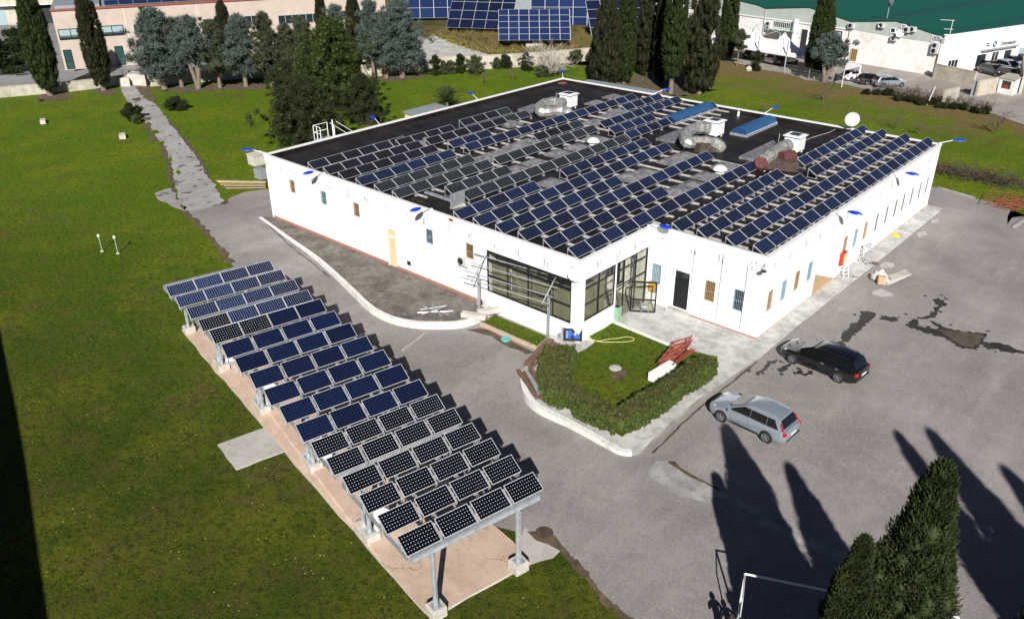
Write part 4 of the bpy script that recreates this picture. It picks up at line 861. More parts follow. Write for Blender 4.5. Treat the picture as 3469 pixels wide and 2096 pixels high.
# five steel frames, each on its own concrete blocks
lz = lambda p: p
joints = [(zc(378,690,.25),), (zc(672,1005,.22),), (zc(1045,1390,.22),), (zd(92,520,.25),), (zd(425,925,.35),), (zd(838,1390,.5),)]
ju = [((lz(j[0])-CO).dot(Vector((-V.y,V.x,0)))*-1) for j in joints]
nU = Vector((V.y,-V.x,0))                              # along the canopy, square to the rows
vpost = [(lz(j[0])-CO).dot(V) for j in joints]
zb = 3.12
for s_ in range(5):
    u0, u1 = ju[s_]+(.28 if s_ else 0), ju[s_+1]-(.28 if s_ < 4 else 0)
    w0, w1 = vpost[s_], vpost[s_+1]
    P = lambda u, w, z: CO + nU*u + V*w + Vector((0,0,z))
    t = thing('solar_canopy', 'grey steel canopy frame carrying panel rows, %s from the far end of the pink slab' % ORD[s_], 'canopy frame', tuple(P(u0,w0,0)))
    sp = 4.02
    for u, w in ((u0,w0),(u0,w0+sp),(u1,w1),(u1,w1+sp)):
        g = hz(P(u,w,0).x, P(u,w,0).y)+.5
        mb = MB(); mb.beam(P(u,w,g), P(u,w,zb), .2, .018, 0, U); 
        for o in (-.1,.1): mb.beam(P(u,w,g)+V*o*0+nU*o, P(u,w,zb)+nU*o, .016, .18, 0, U)
        mb.obox(P(u,w,g+.012), .42, .42, .024, None, VA); mb.build('post', MT['steel'], t, world=True)
    for u, w in ((u0,w0),(u1,w1)):
        mb = MB(); mb.beam(P(u,w-.95,zb+.13), P(u,w+sp+1.1,zb+.13), .018, .26); mb.beam(P(u,w-.95,zb+.01), P(u,w+sp+1.1,zb+.01), .16, .018); mb.beam(P(u,w-.95,zb+.27), P(u,w+sp+1.1,zb+.27), .16, .018); mb.build('cross_beam', MT['steel'], t, world=True)
    for k in range(4):
        q = -1.0+k*(sp+2.1)/3; mb = MB(); mb.beam(P(u0+.09,w0+q,zb+.16), P(u1-.09,w1+q,zb+.16), .07, .2); mb.build('purlin', MT['steel'], t, world=True)
for j_, u in enumerate(ju):
    for side in (0, 4.02):
        c = CO+nU*u+V*(vpost[j_]+side); g = hz(c.x, c.y); ln = .95 if j_ in (0,5) else 1.45
        mb = MB(); mb.obox((c.x,c.y,g+.27), .62 if j_ in (0,5) else 1.35, .66, .50, None, VA-PI/2)
        single('post_base', mb, MT['slabw'], 'cast concrete block under the %s canopy post%s, %s joint from the far end' % ('left' if side == 0 else 'right', '' if j_ in (0,5) else 's', ORD[j_]), 'concrete block', 'concrete blocks of the canopy', bev=.02)
    if 0 < j_ < 5:
        c = CO+nU*(u+.45)+V*(vpost[j_]+.55); g = hz(c.x,c.y)+.45
        t = thing('inverter_box', 'white inverter cabinet between the canopy posts at the %s joint from the far end' % ORD[j_], 'electrical box', (c.x,c.y,g), VA-PI/2, 'white inverter cabinets under the canopy')
        mb = MB(); mb.box((-.12,-.35,.15),(.12,.35,1.35)); mb.build('cabinet', MT['white'], t, bev=.02); mb = MB(); mb.box((-.06,-.25,-.4),(.06,.25,.15)); mb.build('stand', MT['steel'], t)
a, b = zc(470,700), zc(650,920)
for k in range(5):
    mb = MB(); o = Vector((.14*k*V.x,.14*k*V.y,0)); mb.beam((a.x+o.x,a.y+o.y,a.z+.2+.03*(k%2)),(b.x+o.x,b.y+o.y,b.z+.2+.03*(k%2)),.11,.16); single('steel_channel', mb, MT['steel'], 'long galvanised channel lying on the pink slab under the far end of the canopy', 'steel channel', 'galvanised channels lying under the canopy')
# ------------------------------------------------------------------ vegetation
ICO = None
def ico():
    global ICO
    if ICO is None:
        bm = bmesh.new(); bmesh.ops.create_icosphere(bm, subdivisions=1, radius=1); bm.verts.ensure_lookup_table()
        ICO = (np.array([v.co[:] for v in bm.verts]), np.array([[v.index for v in f.verts] for f in bm.faces])); bm.free()
    return ICO
def tri_mesh(name, V_, F_, mat, parent):
    me = bpy.data.meshes.new(name); n = len(F_)
    me.vertices.add(len(V_)); me.vertices.foreach_set('co', np.asarray(V_, dtype=np.float32).ravel())
    me.loops.add(n*3); me.loops.foreach_set('vertex_index', np.asarray(F_, dtype=np.int32).ravel())
    me.polygons.add(n); me.polygons.foreach_set('loop_start', np.arange(0, n*3, 3, dtype=np.int32)); me.polygons.foreach_set('loop_total', np.full(n, 3, dtype=np.int32))
    me.update(calc_edges=True); me.materials.append(mat)
    o = bpy.data.objects.new(name, me); COL.objects.link(o)
    if parent is not None: o.parent = parent
    return o
def foliage(name, C, rad, per, L, W, mat, parent, up=.5, jit=.5, core=.72, flat=1.0, shell=.35):
    """sprays of narrow leaves on many small clumps; C (K,3), rad (K,) or (K,3)"""
    C = np.asarray(C, float); K = len(C); rad = np.asarray(rad, float)
    if rad.ndim == 1: rad = np.stack([rad, rad, rad*flat], 1)
    N = K*per; idx = np.repeat(np.arange(K), per)
    d = RNG.normal(size=(N,3)); d /= np.linalg.norm(d, axis=1, keepdims=True)
    s = 1-shell*RNG.random((N,1))**1.5
    P = C[idx] + d*rad[idx]*s
    dr = d + np.array([0,0,up]) + RNG.normal(size=(N,3))*jit; dr /= np.linalg.norm(dr, axis=1, keepdims=True)
    sd = np.cross(dr, RNG.normal(size=(N,3))); sd /= np.linalg.norm(sd, axis=1, keepdims=True)+1e-9
    ll = (L*(.6+.8*RNG.random((N,1)))); ww = W*(.6+.8*RNG.random((N,1)))
    V_ = np.stack([P-sd*ww/2, P+sd*ww/2, P+dr*ll], 1).reshape(-1,3); F_ = np.arange(N*3).reshape(-1,3)
    if core:
        iv, jf = ico(); n = len(iv)
        cv = (C[:,None,:] + iv[None]*rad[:,None,:]*core*(1+.15*RNG.normal(size=(K,n,1)))).reshape(-1,3)
        cf = (jf[None]+np.arange(K)[:,None,None]*n).reshape(-1,3)+len(V_)
        V_ = np.vstack([V_, cv]); F_ = np.vstack([F_, cf])
    return tri_mesh(name, V_, F_, mat, parent)
def trunk(parent, h, r, lean=(0,0), n=7, name='trunk', mat='bark', base=(0,0,0)):
    b = Vector(base); mb = MB(); pts = [b+Vector((lean[0]*k/4+.05*r*math.sin(k*2.1), lean[1]*k/4, h*k/4-.1)) for k in range(5)]
    mb.tube(pts, [r*(1.25,1,.85,.7,.5)[k] for k in range(5)], n); return mb.build(name, MT[mat], parent, smooth=True)
def cypress(label, q, h, r, group=None, mat='cyp', per=90, seed=0, bulge=.25, name='cypress_tree', leaf=(.30,.075), lump=.12, trunk_h=.08, K_=420, power=2.4, taper=.62, fat=1, tall=2.6):
    rg = np.random.default_rng(seed); t = thing(name, label, 'tree', tuple(q), rg.random()*6, group)
    tt = np.sort(rg.random(K_)**.9); an = rg.random(K_)*2*PI
    pfn = lambda x: np.minimum(1, .5+.5*(x/bulge)) * np.clip(1-x**power, .015, 1)**taper
    lob = 1+lump*(np.sin(an*3+tt*9+seed)+.7*np.sin(an*2-tt*17+seed*2)+.6*rg.normal(size=K_))*.6
    cr = r*pfn(tt)*lob; z = h*(trunk_h+(1-trunk_h)*tt*.97)
    C = np.stack([np.cos(an)*cr*.84, np.sin(an)*cr*.84, z], 1)
    s0 = fat*.13*r*(.7+.6*rg.random(K_))*(1-.45*tt)+.05
    rad = np.stack([s0, s0, s0*tall], 1)
    m = 16; tz = np.linspace(.02,.94,m); pz = pfn(tz)
    C2 = np.stack([np.zeros(m),np.zeros(m),h*(trunk_h+(1-trunk_h)*tz)],1); r2 = np.stack([r*pz*.74,r*pz*.74,np.full(m,h*.055)],1)
    foliage('crown', np.vstack([C,C2]), np.vstack([rad,r2]), per, leaf[0], leaf[1], MT[mat], t, 1.5, .40, .75)
    trunk(t, h*.5, max(.12, r*.16)); return t
def ball_crown(label, q, h, r, z0, mat, K_=70, per=150, seed=0, group=None, name='conifer_tree', leaf=(.34,.09), up=.6, stems=1, cone=.5, clump=.26, cat='tree', sx=1., top_gap=0, tr=None, core=.55):
    rg = np.random.default_rng(seed); t = thing(name, label, cat, tuple(q), 0, group); hh = h-z0
    B = max(7, K_//7); bt = (np.arange(B)+rg.random(B))/B; ba = np.arange(B)*2.4+rg.normal(size=B)*.3          # boughs, each a spray of clumps
    pfn = lambda x: np.minimum(1, .50+2.3*x)*np.clip(1-x**(1.3+1.6*(.6-cone)), .03, 1)**(.55+.5*cone)
    Cs = []; Rs = []
    for i in range(B):
        L = r*pfn(bt[i])*(.70+.38*rg.random()); n = 8
        for k in range(n):
            u = .25+.75*(k+rg.random())/n; zz = z0+hh*(.04+.90*bt[i])+L*u*u*.30*(1 if up > .5 else .3)+rg.normal()*.06*r
            w = .20*r*u; Cs.append((math.cos(ba[i])*L*u*sx+rg.normal()*w, math.sin(ba[i])*L*u+rg.normal()*w, min(zz, h-.02*hh))); Rs.append(r*clump*(.55+.6*rg.random())*(1-.35*bt[i])*(1.15-.5*u))
    for k in range(6): Cs.append((rg.normal()*.04*r, rg.normal()*.04*r, h-hh*(.02+.035*k))); Rs.append(r*(.05+.03*k))
    C1 = np.array(Cs); R1 = np.stack([Rs, Rs, np.array(Rs)*.85], 1); mz = np.linspace(.06, .90, 9); pz = pfn(mz)
    C2 = np.stack([0*mz, 0*mz, z0+hh*mz], 1); R2 = np.stack([r*pz*.50*sx, r*pz*.50, 0*mz+hh*.08], 1)
    foliage('crown', np.vstack([C1, C2]), np.vstack([R1, R2]), per, leaf[0], leaf[1], MT[mat], t, up, .55, core, 1)
    rt = tr or max(.07, r*.075)
    for k in range(stems):
        a = k*2.4+seed; ln = (0,0) if stems == 1 else (math.cos(a)*r*.35, math.sin(a)*r*.35)
        trunk(t, z0+hh*.6, rt, ln, name='trunk' if k == 0 else 'stem')
    return t
def bare(label, q, h, r, n=60, seed=0, mat='twig', name='bare_tree', cat='tree', group=None, thick=.05, low=.1):
    rg = random.Random(seed); t = thing(name, label, cat, tuple(q), 0, group); mb = MB()
    def grow(p, d, L, rad, lev):
        pts = [p]; 
        for k in range(3):
            d = (d+Vector((rg.gauss(0,.22), rg.gauss(0,.22), rg.gauss(.05,.15)))).normalized(); pts.append(pts[-1]+d*L/3)
        mb.tube(pts, [rad,rad*.8,rad*.65,rad*.4], 4 if lev else 6, 0, False)
        if lev < 3:
            for k in range((3,3,4)[lev]):
                b = pts[rg.randint(1,3)]; nd = (d+Vector((rg.gauss(0,.75), rg.gauss(0,.75), rg.gauss(.1,.4)))).normalized(); grow(b, nd, L*.62, rad*.5, lev+1)
    mb2 = MB(); mb2.tube([(0,0,-.1),(0,0,h*low+.05)], [thick*1.4,thick*1.1], 7); mb2.build('trunk', MT[mat], t)
    for k in range(max(3, n//12)):
        a = rg.random()*6.28; sp = rg.random()**.7
        grow(Vector((0,0,h*low)), Vector((math.cos(a)*sp*r/h*1.6, math.sin(a)*sp*r/h*1.6, 1)).normalized(), h*.52, thick, 0)
    mb.build('branches', MT[mat], t); return t
def bush(label, q, h, r, mat='shrub', seed=0, K_=26, per=110, group=None, name='shrub', sx=1., leaf=(.24,.07)):
    return ball_crown(label, q, h, r, .02, mat, K_, per, seed, group, name, leaf, .7, 1, .3, .34, 'shrub', sx)
def hpx(q, sy): return top_h(q, sy)
# boundary cypresses at the left
q = D(122,230); cypress('tall dark columnar cypress before the left end of the boundary wall', q, 15.5, 2.05, 'columnar cypresses by the left boundary wall', seed=1, per=60)
q = D(250,218); cypress('tall dark cypress with a brown streak, to the right of the tallest left cypress', q, 15.0, 1.75, 'columnar cypresses by the left boundary wall', seed=2, per=60, mat='cyp_b')
q = D(558,186); cypress('slim dark ragged cypress rising between two blue grey conifers', q, hpx(q,2), 1.55, None, 'cyp_b', 60, 3, lump=.3)
q = D(785,160); cypress('thin dark cypress top behind the olive pine', q, hpx(q,-60), 1.0, None, 'cyp_b', 60, 4)
q = D(862,178); cypress('slim dark cypress standing between blue grey conifers near the foil of the pine', q, hpx(q,-40), 1.35, None, 'cyp_b', 60, 5)
# blue-grey conifers along the wall
bl = 'blue grey conifers along the back wall'
for i, (bx, by, ty, hw, z0f, st, lab, mt_, K2) in enumerate(((396,214,24,72,.14,1,'broad blue grey conifer nearest the second left cypress','cedar',95),(478,214,40,55,.34,3,'open blue grey conifer with three bare stems','cedar',60),(592,208,38,56,.16,1,'blue grey conifer right of the slim ragged cypress','cedar',80),
      (655,206,32,46,.18,1,'olive tinged conifer behind the left of the big pine','cedar_b',60),(738,200,44,50,.2,1,'olive conifer half hidden behind the big pine','cedar_b',60),(820,184,14,44,.2,1,'blue grey conifer top above the big pine','cedar',60),
      (900,190,2,46,.22,1,'tall blue grey conifer leaning beside the pale boulder','cedar',75),(968,186,-4,70,.10,1,'widest blue grey conifer at the end of the row by the white yard','cedar',120),(530,212,52,46,.2,1,'olive conifer between the bare stemmed one and the slim ragged cypress','cedar_b',60),(438,210,46,46,.2,1,'small blue grey conifer filling the gap behind the broadest left one','cedar',50),(700,202,60,46,.2,1,'dusky olive conifer behind the rounded dark pine','cedar_b',50),(930,188,30,52,.16,1,'blue grey conifer crowded against the widest one','cedar',70))):
    q = D(bx,by); s_ = mpp(q)*1.408
    ball_crown(lab, q, hpx(q, ty*1.408), hw*s_*1.12, hpx(q, ty*1.408)*z0f, mt_, int(K2*3.6), 60, 20+i, bl, 'blue_conifer', (.56,.10), .9, st, .85, .125, core=.5)
# pines in front of the rear left corner
pn = 'dark pines by the left rear corner of the building'
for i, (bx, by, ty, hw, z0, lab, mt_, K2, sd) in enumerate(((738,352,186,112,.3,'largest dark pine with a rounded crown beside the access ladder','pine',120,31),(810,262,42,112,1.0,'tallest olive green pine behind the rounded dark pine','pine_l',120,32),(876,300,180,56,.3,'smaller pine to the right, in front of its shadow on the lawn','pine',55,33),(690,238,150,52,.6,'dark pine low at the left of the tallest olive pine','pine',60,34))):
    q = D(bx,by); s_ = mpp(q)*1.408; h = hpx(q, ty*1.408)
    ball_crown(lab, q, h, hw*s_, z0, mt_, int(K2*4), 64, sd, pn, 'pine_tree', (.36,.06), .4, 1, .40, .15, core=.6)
q = D(905,322); bare('brown leafless bush beside the smaller pine', q, 2.2, 1.6, 60, 5, 'brush', 'bare_bush', 'shrub', None, .03)
# cypress clump behind the building
cg = 'cypress clump behind the rear parapet'
for i, (f, bx, by, hw, h, lab, mt_, lu) in enumerate(((t3,1230,785,150,12.5,'bushy dark cypress at the left edge of the clump behind the building','cyp_b',.22),(t3,1410,775,98,17,'smooth olive columnar cypress, second from the left of the clump','cyp',.08),(t3,1610,700,118,18,'shaded ragged cypress in the middle of the clump','cyp_b',.2),
     (t3,1730,760,70,17.5,'narrow shaded cypress tucked behind the broad smooth one','cyp_b',.1),(t3,1838,865,118,19,'broad smooth olive cypress on several bare trunks, tallest of the clump','cyp',.07),(t3,2095,868,165,17.5,'wide ragged dark conifer at the right edge of the clump','cyp_b',.26),(t3,2345,560,88,15,'lone columnar cypress right of the clump beside the white tents','cyp',.08))):
    q = f(bx,by); s_ = mpp(q)*K
    cypress(lab, q, h, hw*s_, cg if i < 6 else None, mt_, 60, 40+i, .2, lump=lu, trunk_h=.12 if i == 4 else .03)
q = t3(1850,870)
q = t4(520,730); cypress('columnar cypress in front of the white tents by the right car court', q, 14.2, 1.75, None, 'cyp', 60, 51, .15)
q = t4(610,765); ball_crown('round blue grey conifer on forked stems by the white hatchback', q, hpx(q,315*K), 3.1, 2.3, 'cedar', 110, 110, 52, None, 'blue_conifer', (.32,.09), .7, 3, .3, .2)
q = zq(450,1040); ball_crown('thin young tree with a sparse crown in front of the tents', q, hpx(q,480*.215), 1.6, 2.6, 'cedar_b', 26, 80, 53, None, 'young_tree', (.3,.09), .6, 1, .3, .22, tr=.1)
q = zq(745,1120); bush('dark round shrub in front of the white tent', q, 2.9, 1.1, 'pine', 54, 40, 110)
q = zq(30,1010); bush('low brown bush at the foot of the lone cypress', q, 1.2, 1.5, 'cedar_b', 55, 20, 60)
for i, (x, y, h, r, lab) in enumerate(((600,935,3.3,1.7,'small leafless tree on the lawn right of the round conifer'),(2195,1235,3.2,1.9,'small leafless tree on the right lawn near the frame edge'),(1275,1200,2.4,1.1,'brown leafless shrub behind the two middle right panel rows'),(1490,1250,1.9,.9,'brown leafless shrub behind the right corner lamp'),(60,1040,1.5,2.2,'low brown leafless thicket behind the rear parapet near the open blue skylight'))):
    q = t4(x,y); bare(lab, q, h, r, 60, 60+i, 'brush', 'bare_tree' if i < 2 else 'bare_bush', 'tree' if i < 2 else 'shrub', None, .05 if i < 2 else .03)
# dry vegetation on the right fence
for i in range(30):
    u = i/29; x = 1120+(2160-1120)*u; y = 845+(1040-845)*u+random.uniform(-12,18); q = t4(x,y)
    bare('brown dry weeds growing through the fence of the car court', q, random.uniform(.9,1.9), random.uniform(.5,.9), 90, 100+i, 'brush', 'dry_weeds', 'weeds', 'dry weeds along the car court fence', .03, .02)
for i in range(12):
    u = i/11; q = t4(1000+1100*u, 850+200*u+random.uniform(-5,30)); bush('low green scrub along the car court fence', q, random.uniform(.4,.8), random.uniform(.5,.9), 'pine' if i%2 else 'cyp_b', 140+i, 14, 60, 'green scrub along the car court fence')
# shrubs along the back wall
for i, (x, y, ty, hw, mt_, lab) in enumerate(((545,785,595,58,'cyp','dark upright shrub with a pointed tip at the left of the wall shrubs'),(625,780,650,34,'shrub','small grey green shrub beside the dark pointed one'),(705,770,650,50,'shrub','grey green shrub left of the second pointed shrub'),(800,765,580,58,'cyp','second dark pointed shrub along the back wall'),(950,770,600,85,'shrub','wide grey green shrub right of the pointed shrubs'),(1065,705,600,38,'shrub','narrow shrub against the pale wall'),
     (1180,720,620,38,'shrub','thin shrub left of a round dark one'),(1270,715,590,58,'pine','round dark shrub left of the pale leafless tree'),(1400,690,585,50,'pine','dark shrub touching the left of the pale leafless tree'),(1490,740,575,60,'pine','dark shrub low behind the pale leafless tree'),(1995,650,530,75,'shrub','grey green shrub right of the pale leafless tree'),(2160,655,530,45,'shrub','grey green shrub by the cypress clump'),(1660,800,700,60,'cedar_b','low green shrub at the foot of the pale leafless tree'))):
    q = zt(x,y); s_ = mpp(q)*.3247; bush(lab, q, hpx(q,ty*.3247)*1.08, hw*s_*1.3, mt_, 200+i, 80, 60, 'shrubs along the back wall', 'shrub')
q = zt(1725,790); bare('large pale leafless tree fanning out before the back wall', q, hpx(q,400*.3247), 8.5, 330, 8, 'twig', 'bare_tree', 'tree', None, .085, .05)
for i, (x, y, ty) in enumerate(((1035,885,760),(1345,850,690))): q = zt(x,y); bare(('thin leafless sapling on the back lawn, left of two','thin leafless sapling on the back lawn, right of two')[i], q, hpx(q,ty*.3247), 1.0, 50, 15+i, 'brush', 'sapling', 'tree', None, .03, .2)
# palm
q = D(1076,262); t = thing('palm', 'low palm with arching fronds behind the cream shed', 'palm', tuple(q)); mb = MB(); rgp = random.Random(3)
for k in range(34):
    a = k*2.399; el = R(85-62*(k/34)); L = 2.7; pts = []
    for j in range(7):
        s_ = j/6; pts.append(Vector((math.cos(a)*math.cos(el)*L*s_, math.sin(a)*math.cos(el)*L*s_, .7+math.sin(el)*L*s_-.55*s_*s_*(1+k/34))))
    for j in range(1,6):
        d = (pts[j+1]-pts[j-1]).normalized(); sd = d.cross(Vector((0,0,1))).normalized()
        for sg in (-1,1):
            for o in (0,.5):
                b = pts[j].lerp(pts[j+1],o); mb.add([b, b+d*.14, b+sd*sg*.55+d*.5-Vector((0,0,.05))], [(0,1,2)])
mb.build('fronds', MT['palm'], t); trunk(t, .9, .28)
# bushes on the left lawn
bush('dark bush on the left lawn beside the cracked path', D(318,290), 1.9, 1.35, 'pine', 230, 34, 110)
bush('small green bush in front of the dark bush by the cracked path', D(330,297), .9, .6, 'hedge', 231, 14, 80)
bush('dark leggy bush on the lawn right of the cracked path', D(425,266), 1.6, 1.5, 'pine', 232, 26, 70)
for i, (x, y, h, r) in enumerate(((20,180,5.0,3.4),(52,150,5.2,3.6),(-30,170,5.5,3.6))): q = D(x,y); ball_crown('leafy green tree behind the left end of the fence' , q, h, r, .4, 'cyp', 60, 90, 240+i, 'leafy trees behind the left fence', 'leafy_tree', (.35,.16), .3, 1, .2, .25)
# brush heap at the right of the building
q = D(2350,425); mb = MB(); t = thing('brush_heap', 'heap of brown cut branches along the kerb beyond the building', 'brush heap', tuple(q))
rgb = random.Random(5)
a_, b_ = D(2262,412), D(2450,450)
for k in range(900):
    c = a_.lerp(b_, rgb.random())-q; c += Vector((rgb.gauss(0,.9), rgb.gauss(0,.9), abs(rgb.gauss(0,.45)))); d = Vector((rgb.gauss(0,1),rgb.gauss(0,1),rgb.gauss(0,.4))).normalized()*rgb.uniform(.4,1.2)
    mb.tube([c, c+d*.5+Vector((0,0,.08)), c+d], .018, 3, 0, False)
mb.build('branches', MT['brown'], t)
# clipped hedge round the island lawn
t = thing('hedge', 'clipped box hedge bending round the lawn island, browned on top', 'hedge', (0,0,0))
hp = [zi(x,y,1.0) for x, y in ((990,545),(935,700),(940,860),(1100,950),(1480,1130),(1700,1000),(2000,800),(2215,655))]
wd = [1.85,1.9,1.6,1.25,1.2,1.25,1.25,1.3]; Hh = 1.15
Cc = []; Rr = []; Ct = []; Rt = []
for i in range(len(hp)-1):
    a, b = hp[i], hp[i+1]; L = (b-a).length; nn = Vector((-(b-a).y, (b-a).x, 0)).normalized()
    for j in range(int(L*95)):
        u = RNG.random(); c = a.lerp(b, u); w = wd[i]+(wd[i+1]-wd[i])*u; s_ = 1 if RNG.random() < .5 else -1; hv = Hh+.07*math.sin(c.x*1.7)+.05*math.sin(c.y*3.1)
        o = s_*(w/2-.13+.05*math.sin(c.x*2.3+c.y)+RNG.normal()*.05); Cc.append((c.x+nn.x*o, c.y+nn.y*o, .06+(hv-.2)*RNG.random()**.85)); Rr.append(.07+.13*RNG.random())
    for j in range(int(L*75)):
        u = RNG.random(); c = a.lerp(b, u); w = wd[i]+(wd[i+1]-wd[i])*u; hv = Hh+.07*math.sin(c.x*1.7)+.05*math.sin(c.y*3.1); v = RNG.uniform(-1,1)
        o = v*(w/2-.10); Ct.append((c.x+nn.x*o, c.y+nn.y*o, hv-.16-.10*abs(v)**4+RNG.normal()*.035)); Rt.append(.07+.11*RNG.random())
    for j in range(int(L*5)): c = a.lerp(b, j/max(1,int(L*5))); Cc.append((c.x,c.y,.5)); Rr.append(.5)
foliage('hedge_sides', Cc, np.array(Rr), 44, .09, .05, MT['hedge'], t, .3, .6, .85)
foliage('hedge_top', Ct, np.array(Rt), 40, .09, .045, MT['hedge_top'], t, .5, .6, .85)
# big cypress in the near right corner and its neighbours outside the frame that shade the yard
cypress('dark cypress filling the near right corner, the taller one', (57.0,-15.9,-.1), 12.3, 1.8, None, 'near_cyp', 330, 71, .12, leaf=(.13,.05), lump=.3, trunk_h=.02, K_=620, power=1.3, taper=.85, fat=1.75, tall=1.5)
q = S(2085*1.408, 1285*1.4077, 9.6)
cypress('lower dark cypress growing against the left of the near right corner cypress', (q.x,q.y,-.1), 9.7, 1.0, None, 'near_cyp', 330, 72, .12, leaf=(.13,.05), lump=.3, trunk_h=.02, K_=400, power=1.6, taper=.8, fat=1.75, tall=1.5)
AZ, EL = R(131.5), R(33)
def caster(tip_px, h, r, seed, lab):
    s_ = zr(*tip_px); o = h/math.tan(EL); cypress(lab, (s_.x-o*math.cos(AZ), s_.y-o*math.sin(AZ), -.1), h, r, 'cypresses beyond the near right corner', 'near_cyp', 60, seed, .2, leaf=(.3,.08), lump=.16, K_=420, power=1.6, taper=.85)
caster((608,722), 11.6, 1.5, 75, 'cypress shading the yard beside the corner cypress')
caster((1140,535), 15.0, 1.15, 76, 'slim cypress outside the right edge shading the yard')
caster((1305,525), 15.5, 1.7, 77, 'broad cypress outside the right edge shading the yard')
caster((1685,715), 15.0, 1.7, 78, 'farthest cypress outside the right edge shading the yard')

# tall dry grass and yellow flowers of the solar field: nobody could count the blades
fp = [zt(480,380), zt(740,300), zt(1180,330), zt(1930,330), zt(2230,330), zt(2230,560), zt(1950,590), zt(1500,575), zt(1150,595), zt(1030,560), zt(800,480)]
def in_poly(x, y, P):
    c = False; n = len(P)
    for i in range(n):
        a, b = P[i], P[(i+1)%n]
        if (a.y > y) != (b.y > y) and x < (b.x-a.x)*(y-a.y)/(b.y-a.y)+a.x: c = not c
    return c
rg = np.random.default_rng(5); pts = []
x0, x1, y0, y1 = min(p.x for p in fp), max(p.x for p in fp), min(p.y for p in fp), max(p.y for p in fp)
while len(pts) < 900:
    x, y = rg.uniform(x0,x1), rg.uniform(y0,y1)
    if in_poly(x, y, fp): pts.append((x, y, .12))
foliage('tall_grass', pts[:780], .35+.25*rg.random(780), 40, .55, .06, MT['straw'], None, 1.6, .4, 0)['kind'] = 'stuff'
fl = [(p.x+rg.normal()*1.2, p.y+rg.normal()*.6, .3) for k in range(34) for p in (zt(1050+9.5*k, 560+14*math.sin(k*2.3)), zt(560+11*k, 385+4.6*k+10*math.sin(k*1.7)))]
foliage('yellow_flowers', fl, np.full(len(fl), .35), 9, .2, .13, MT['flower'], None, .8, .6, 0)['kind'] = 'stuff'
# ------------------------------------------------------------------ background buildings
# peach warehouse
P0 = t1(650,650); P1 = t1(1280,600); wd_ = (P1-P0); wd_.z = 0; wd_.normalize(); P0.z = 0
wh = thing('warehouse', 'long peach coloured warehouse with ribbon windows behind the conifers', 'building', tuple(P0))
uL = on_plane(470*K, 105*K, P0, wd_)[0]; uR = on_plane(800+1382*K, 40*K, P0, wd_)[0]; HW = on_plane(470*K, 105*K, P0, wd_)[1]
nw = Vector((wd_.y,-wd_.x,0)); 
def wpt(u, z, o=0): return P0+wd_*u+nw*o+Vector((0,0,z))
def wall_block(parent, P, d, u0, u1, z0, z1_, depth, mat, name='wall'):
    mb = MB(); n = Vector((d.y,-d.x,0)); q = [P+d*u0, P+d*u1, P+d*u1-n*depth, P+d*u0-n*depth]; mb.prism([(v.x,v.y) for v in q], z0, z1_, 0); return mb.build(name, MT[mat], parent, world=True)
wall_block(wh, P0, wd_, uL, uR, -.3, HW, 26, 'peach')
mb = MB(); q = [wpt(uL-.1,0,.12), wpt(uR+.1,0,.12), wpt(uR+.1,0,-26), wpt(uL-.1,0,-26)]; mb.prism([(v.x,v.y) for v in q], HW+.003, HW+.18, 0); mb.build('roof', MT['corr'], wh, world=True)
mb = MB(); mb.beam(wpt(uL-.1,HW+.1,.16), wpt(uR,HW+.1,.16), .06, .26); mb.build('red_gutter', MT['redox'], wh, world=True)
def wwin(x0, y0, x1, y1, ox, mat, cols, name='window', zfix=None):
    ym = (y0+y1)/2*K; xm = ox+(x0+x1)/2*K; u0, u1 = on_plane(ox+x0*K, ym, P0, wd_)[0], on_plane(ox+x1*K, ym, P0, wd_)[0]; za, zb_ = on_plane(xm, y1*K, P0, wd_)[1], on_plane(xm, y0*K, P0, wd_)[1]
    if zfix: za, zb_ = zfix
    f = MB(); t = .09
    for i in range(cols+1): u = u0+(u1-u0)*i/cols; f.beam(wpt(u,za,.05), wpt(u,zb_,.05), t, .08, 0, nw)
    for z in (za, zb_) + (((za+zb_)/2-.25,) if mat != 'pane' else ()): f.beam(wpt(u0,z,.055), wpt(u1,z,.055), t, .08, 0, nw)
    fo = f.build(name, MT['pane' if mat != 'pane' else 'steel'], wh, world=True)
    g = MB(); g.add([wpt(u0,za,.03),wpt(u1,za,.03),wpt(u1,zb_,.03),wpt(u0,zb_,.03)], [(0,1,2,3)]); g.build('pane', MT[mat], fo, world=True)
    if mat == 'pane_g': g = MB(); g.add([wpt(u0,za,.036),wpt(u1,za,.036),wpt(u1,za+.35,.036),wpt(u0,za+.35,.036)], [(0,1,2,3)]); g.build('sill_band', MT['pane'], fo, world=True)
wwin(545,270,765,365,0,'pane_g',2); wwin(930,240,1145,330,0,'pane_g',2); wwin(1240,225,1330,300,0,'pane',1)
wwin(1885,175,2100,268,0,'pane',3); wwin(2200,150,2400,235,0,'pane',3); wwin(390,135,775,215,800,'pane',6); wwin(990,95,1250,150,800,'pane',4)
wwin(607,470,678,650,0,'pane_teal',1,'tall_window',(.2,3.0)); wwin(1078,430,1152,612,0,'pane_teal',1,'tall_window',(.2,3.0))
for x, y in ((1165,200),(1820,60)):
    u, z = on_plane(x*K, y*K, P0, wd_); mb = MB(); mb.beam(wpt(u,.2,.03), wpt(u,HW-.1,.03), .06, .05, 0, nw); mb.build('panel_joint', MT['white'], wh, world=True)
u = on_plane(1305*K, 55*K, P0, wd_)[0]; mb = MB(); mb.obox(wpt(u,HW-.25,.35), .9, .5, .3, None, math.atan2(wd_.y,wd_.x)); tag(mb.build('floodlight', MT['pane']), 'dark floodlight under the red gutter of the peach warehouse', 'lamp')
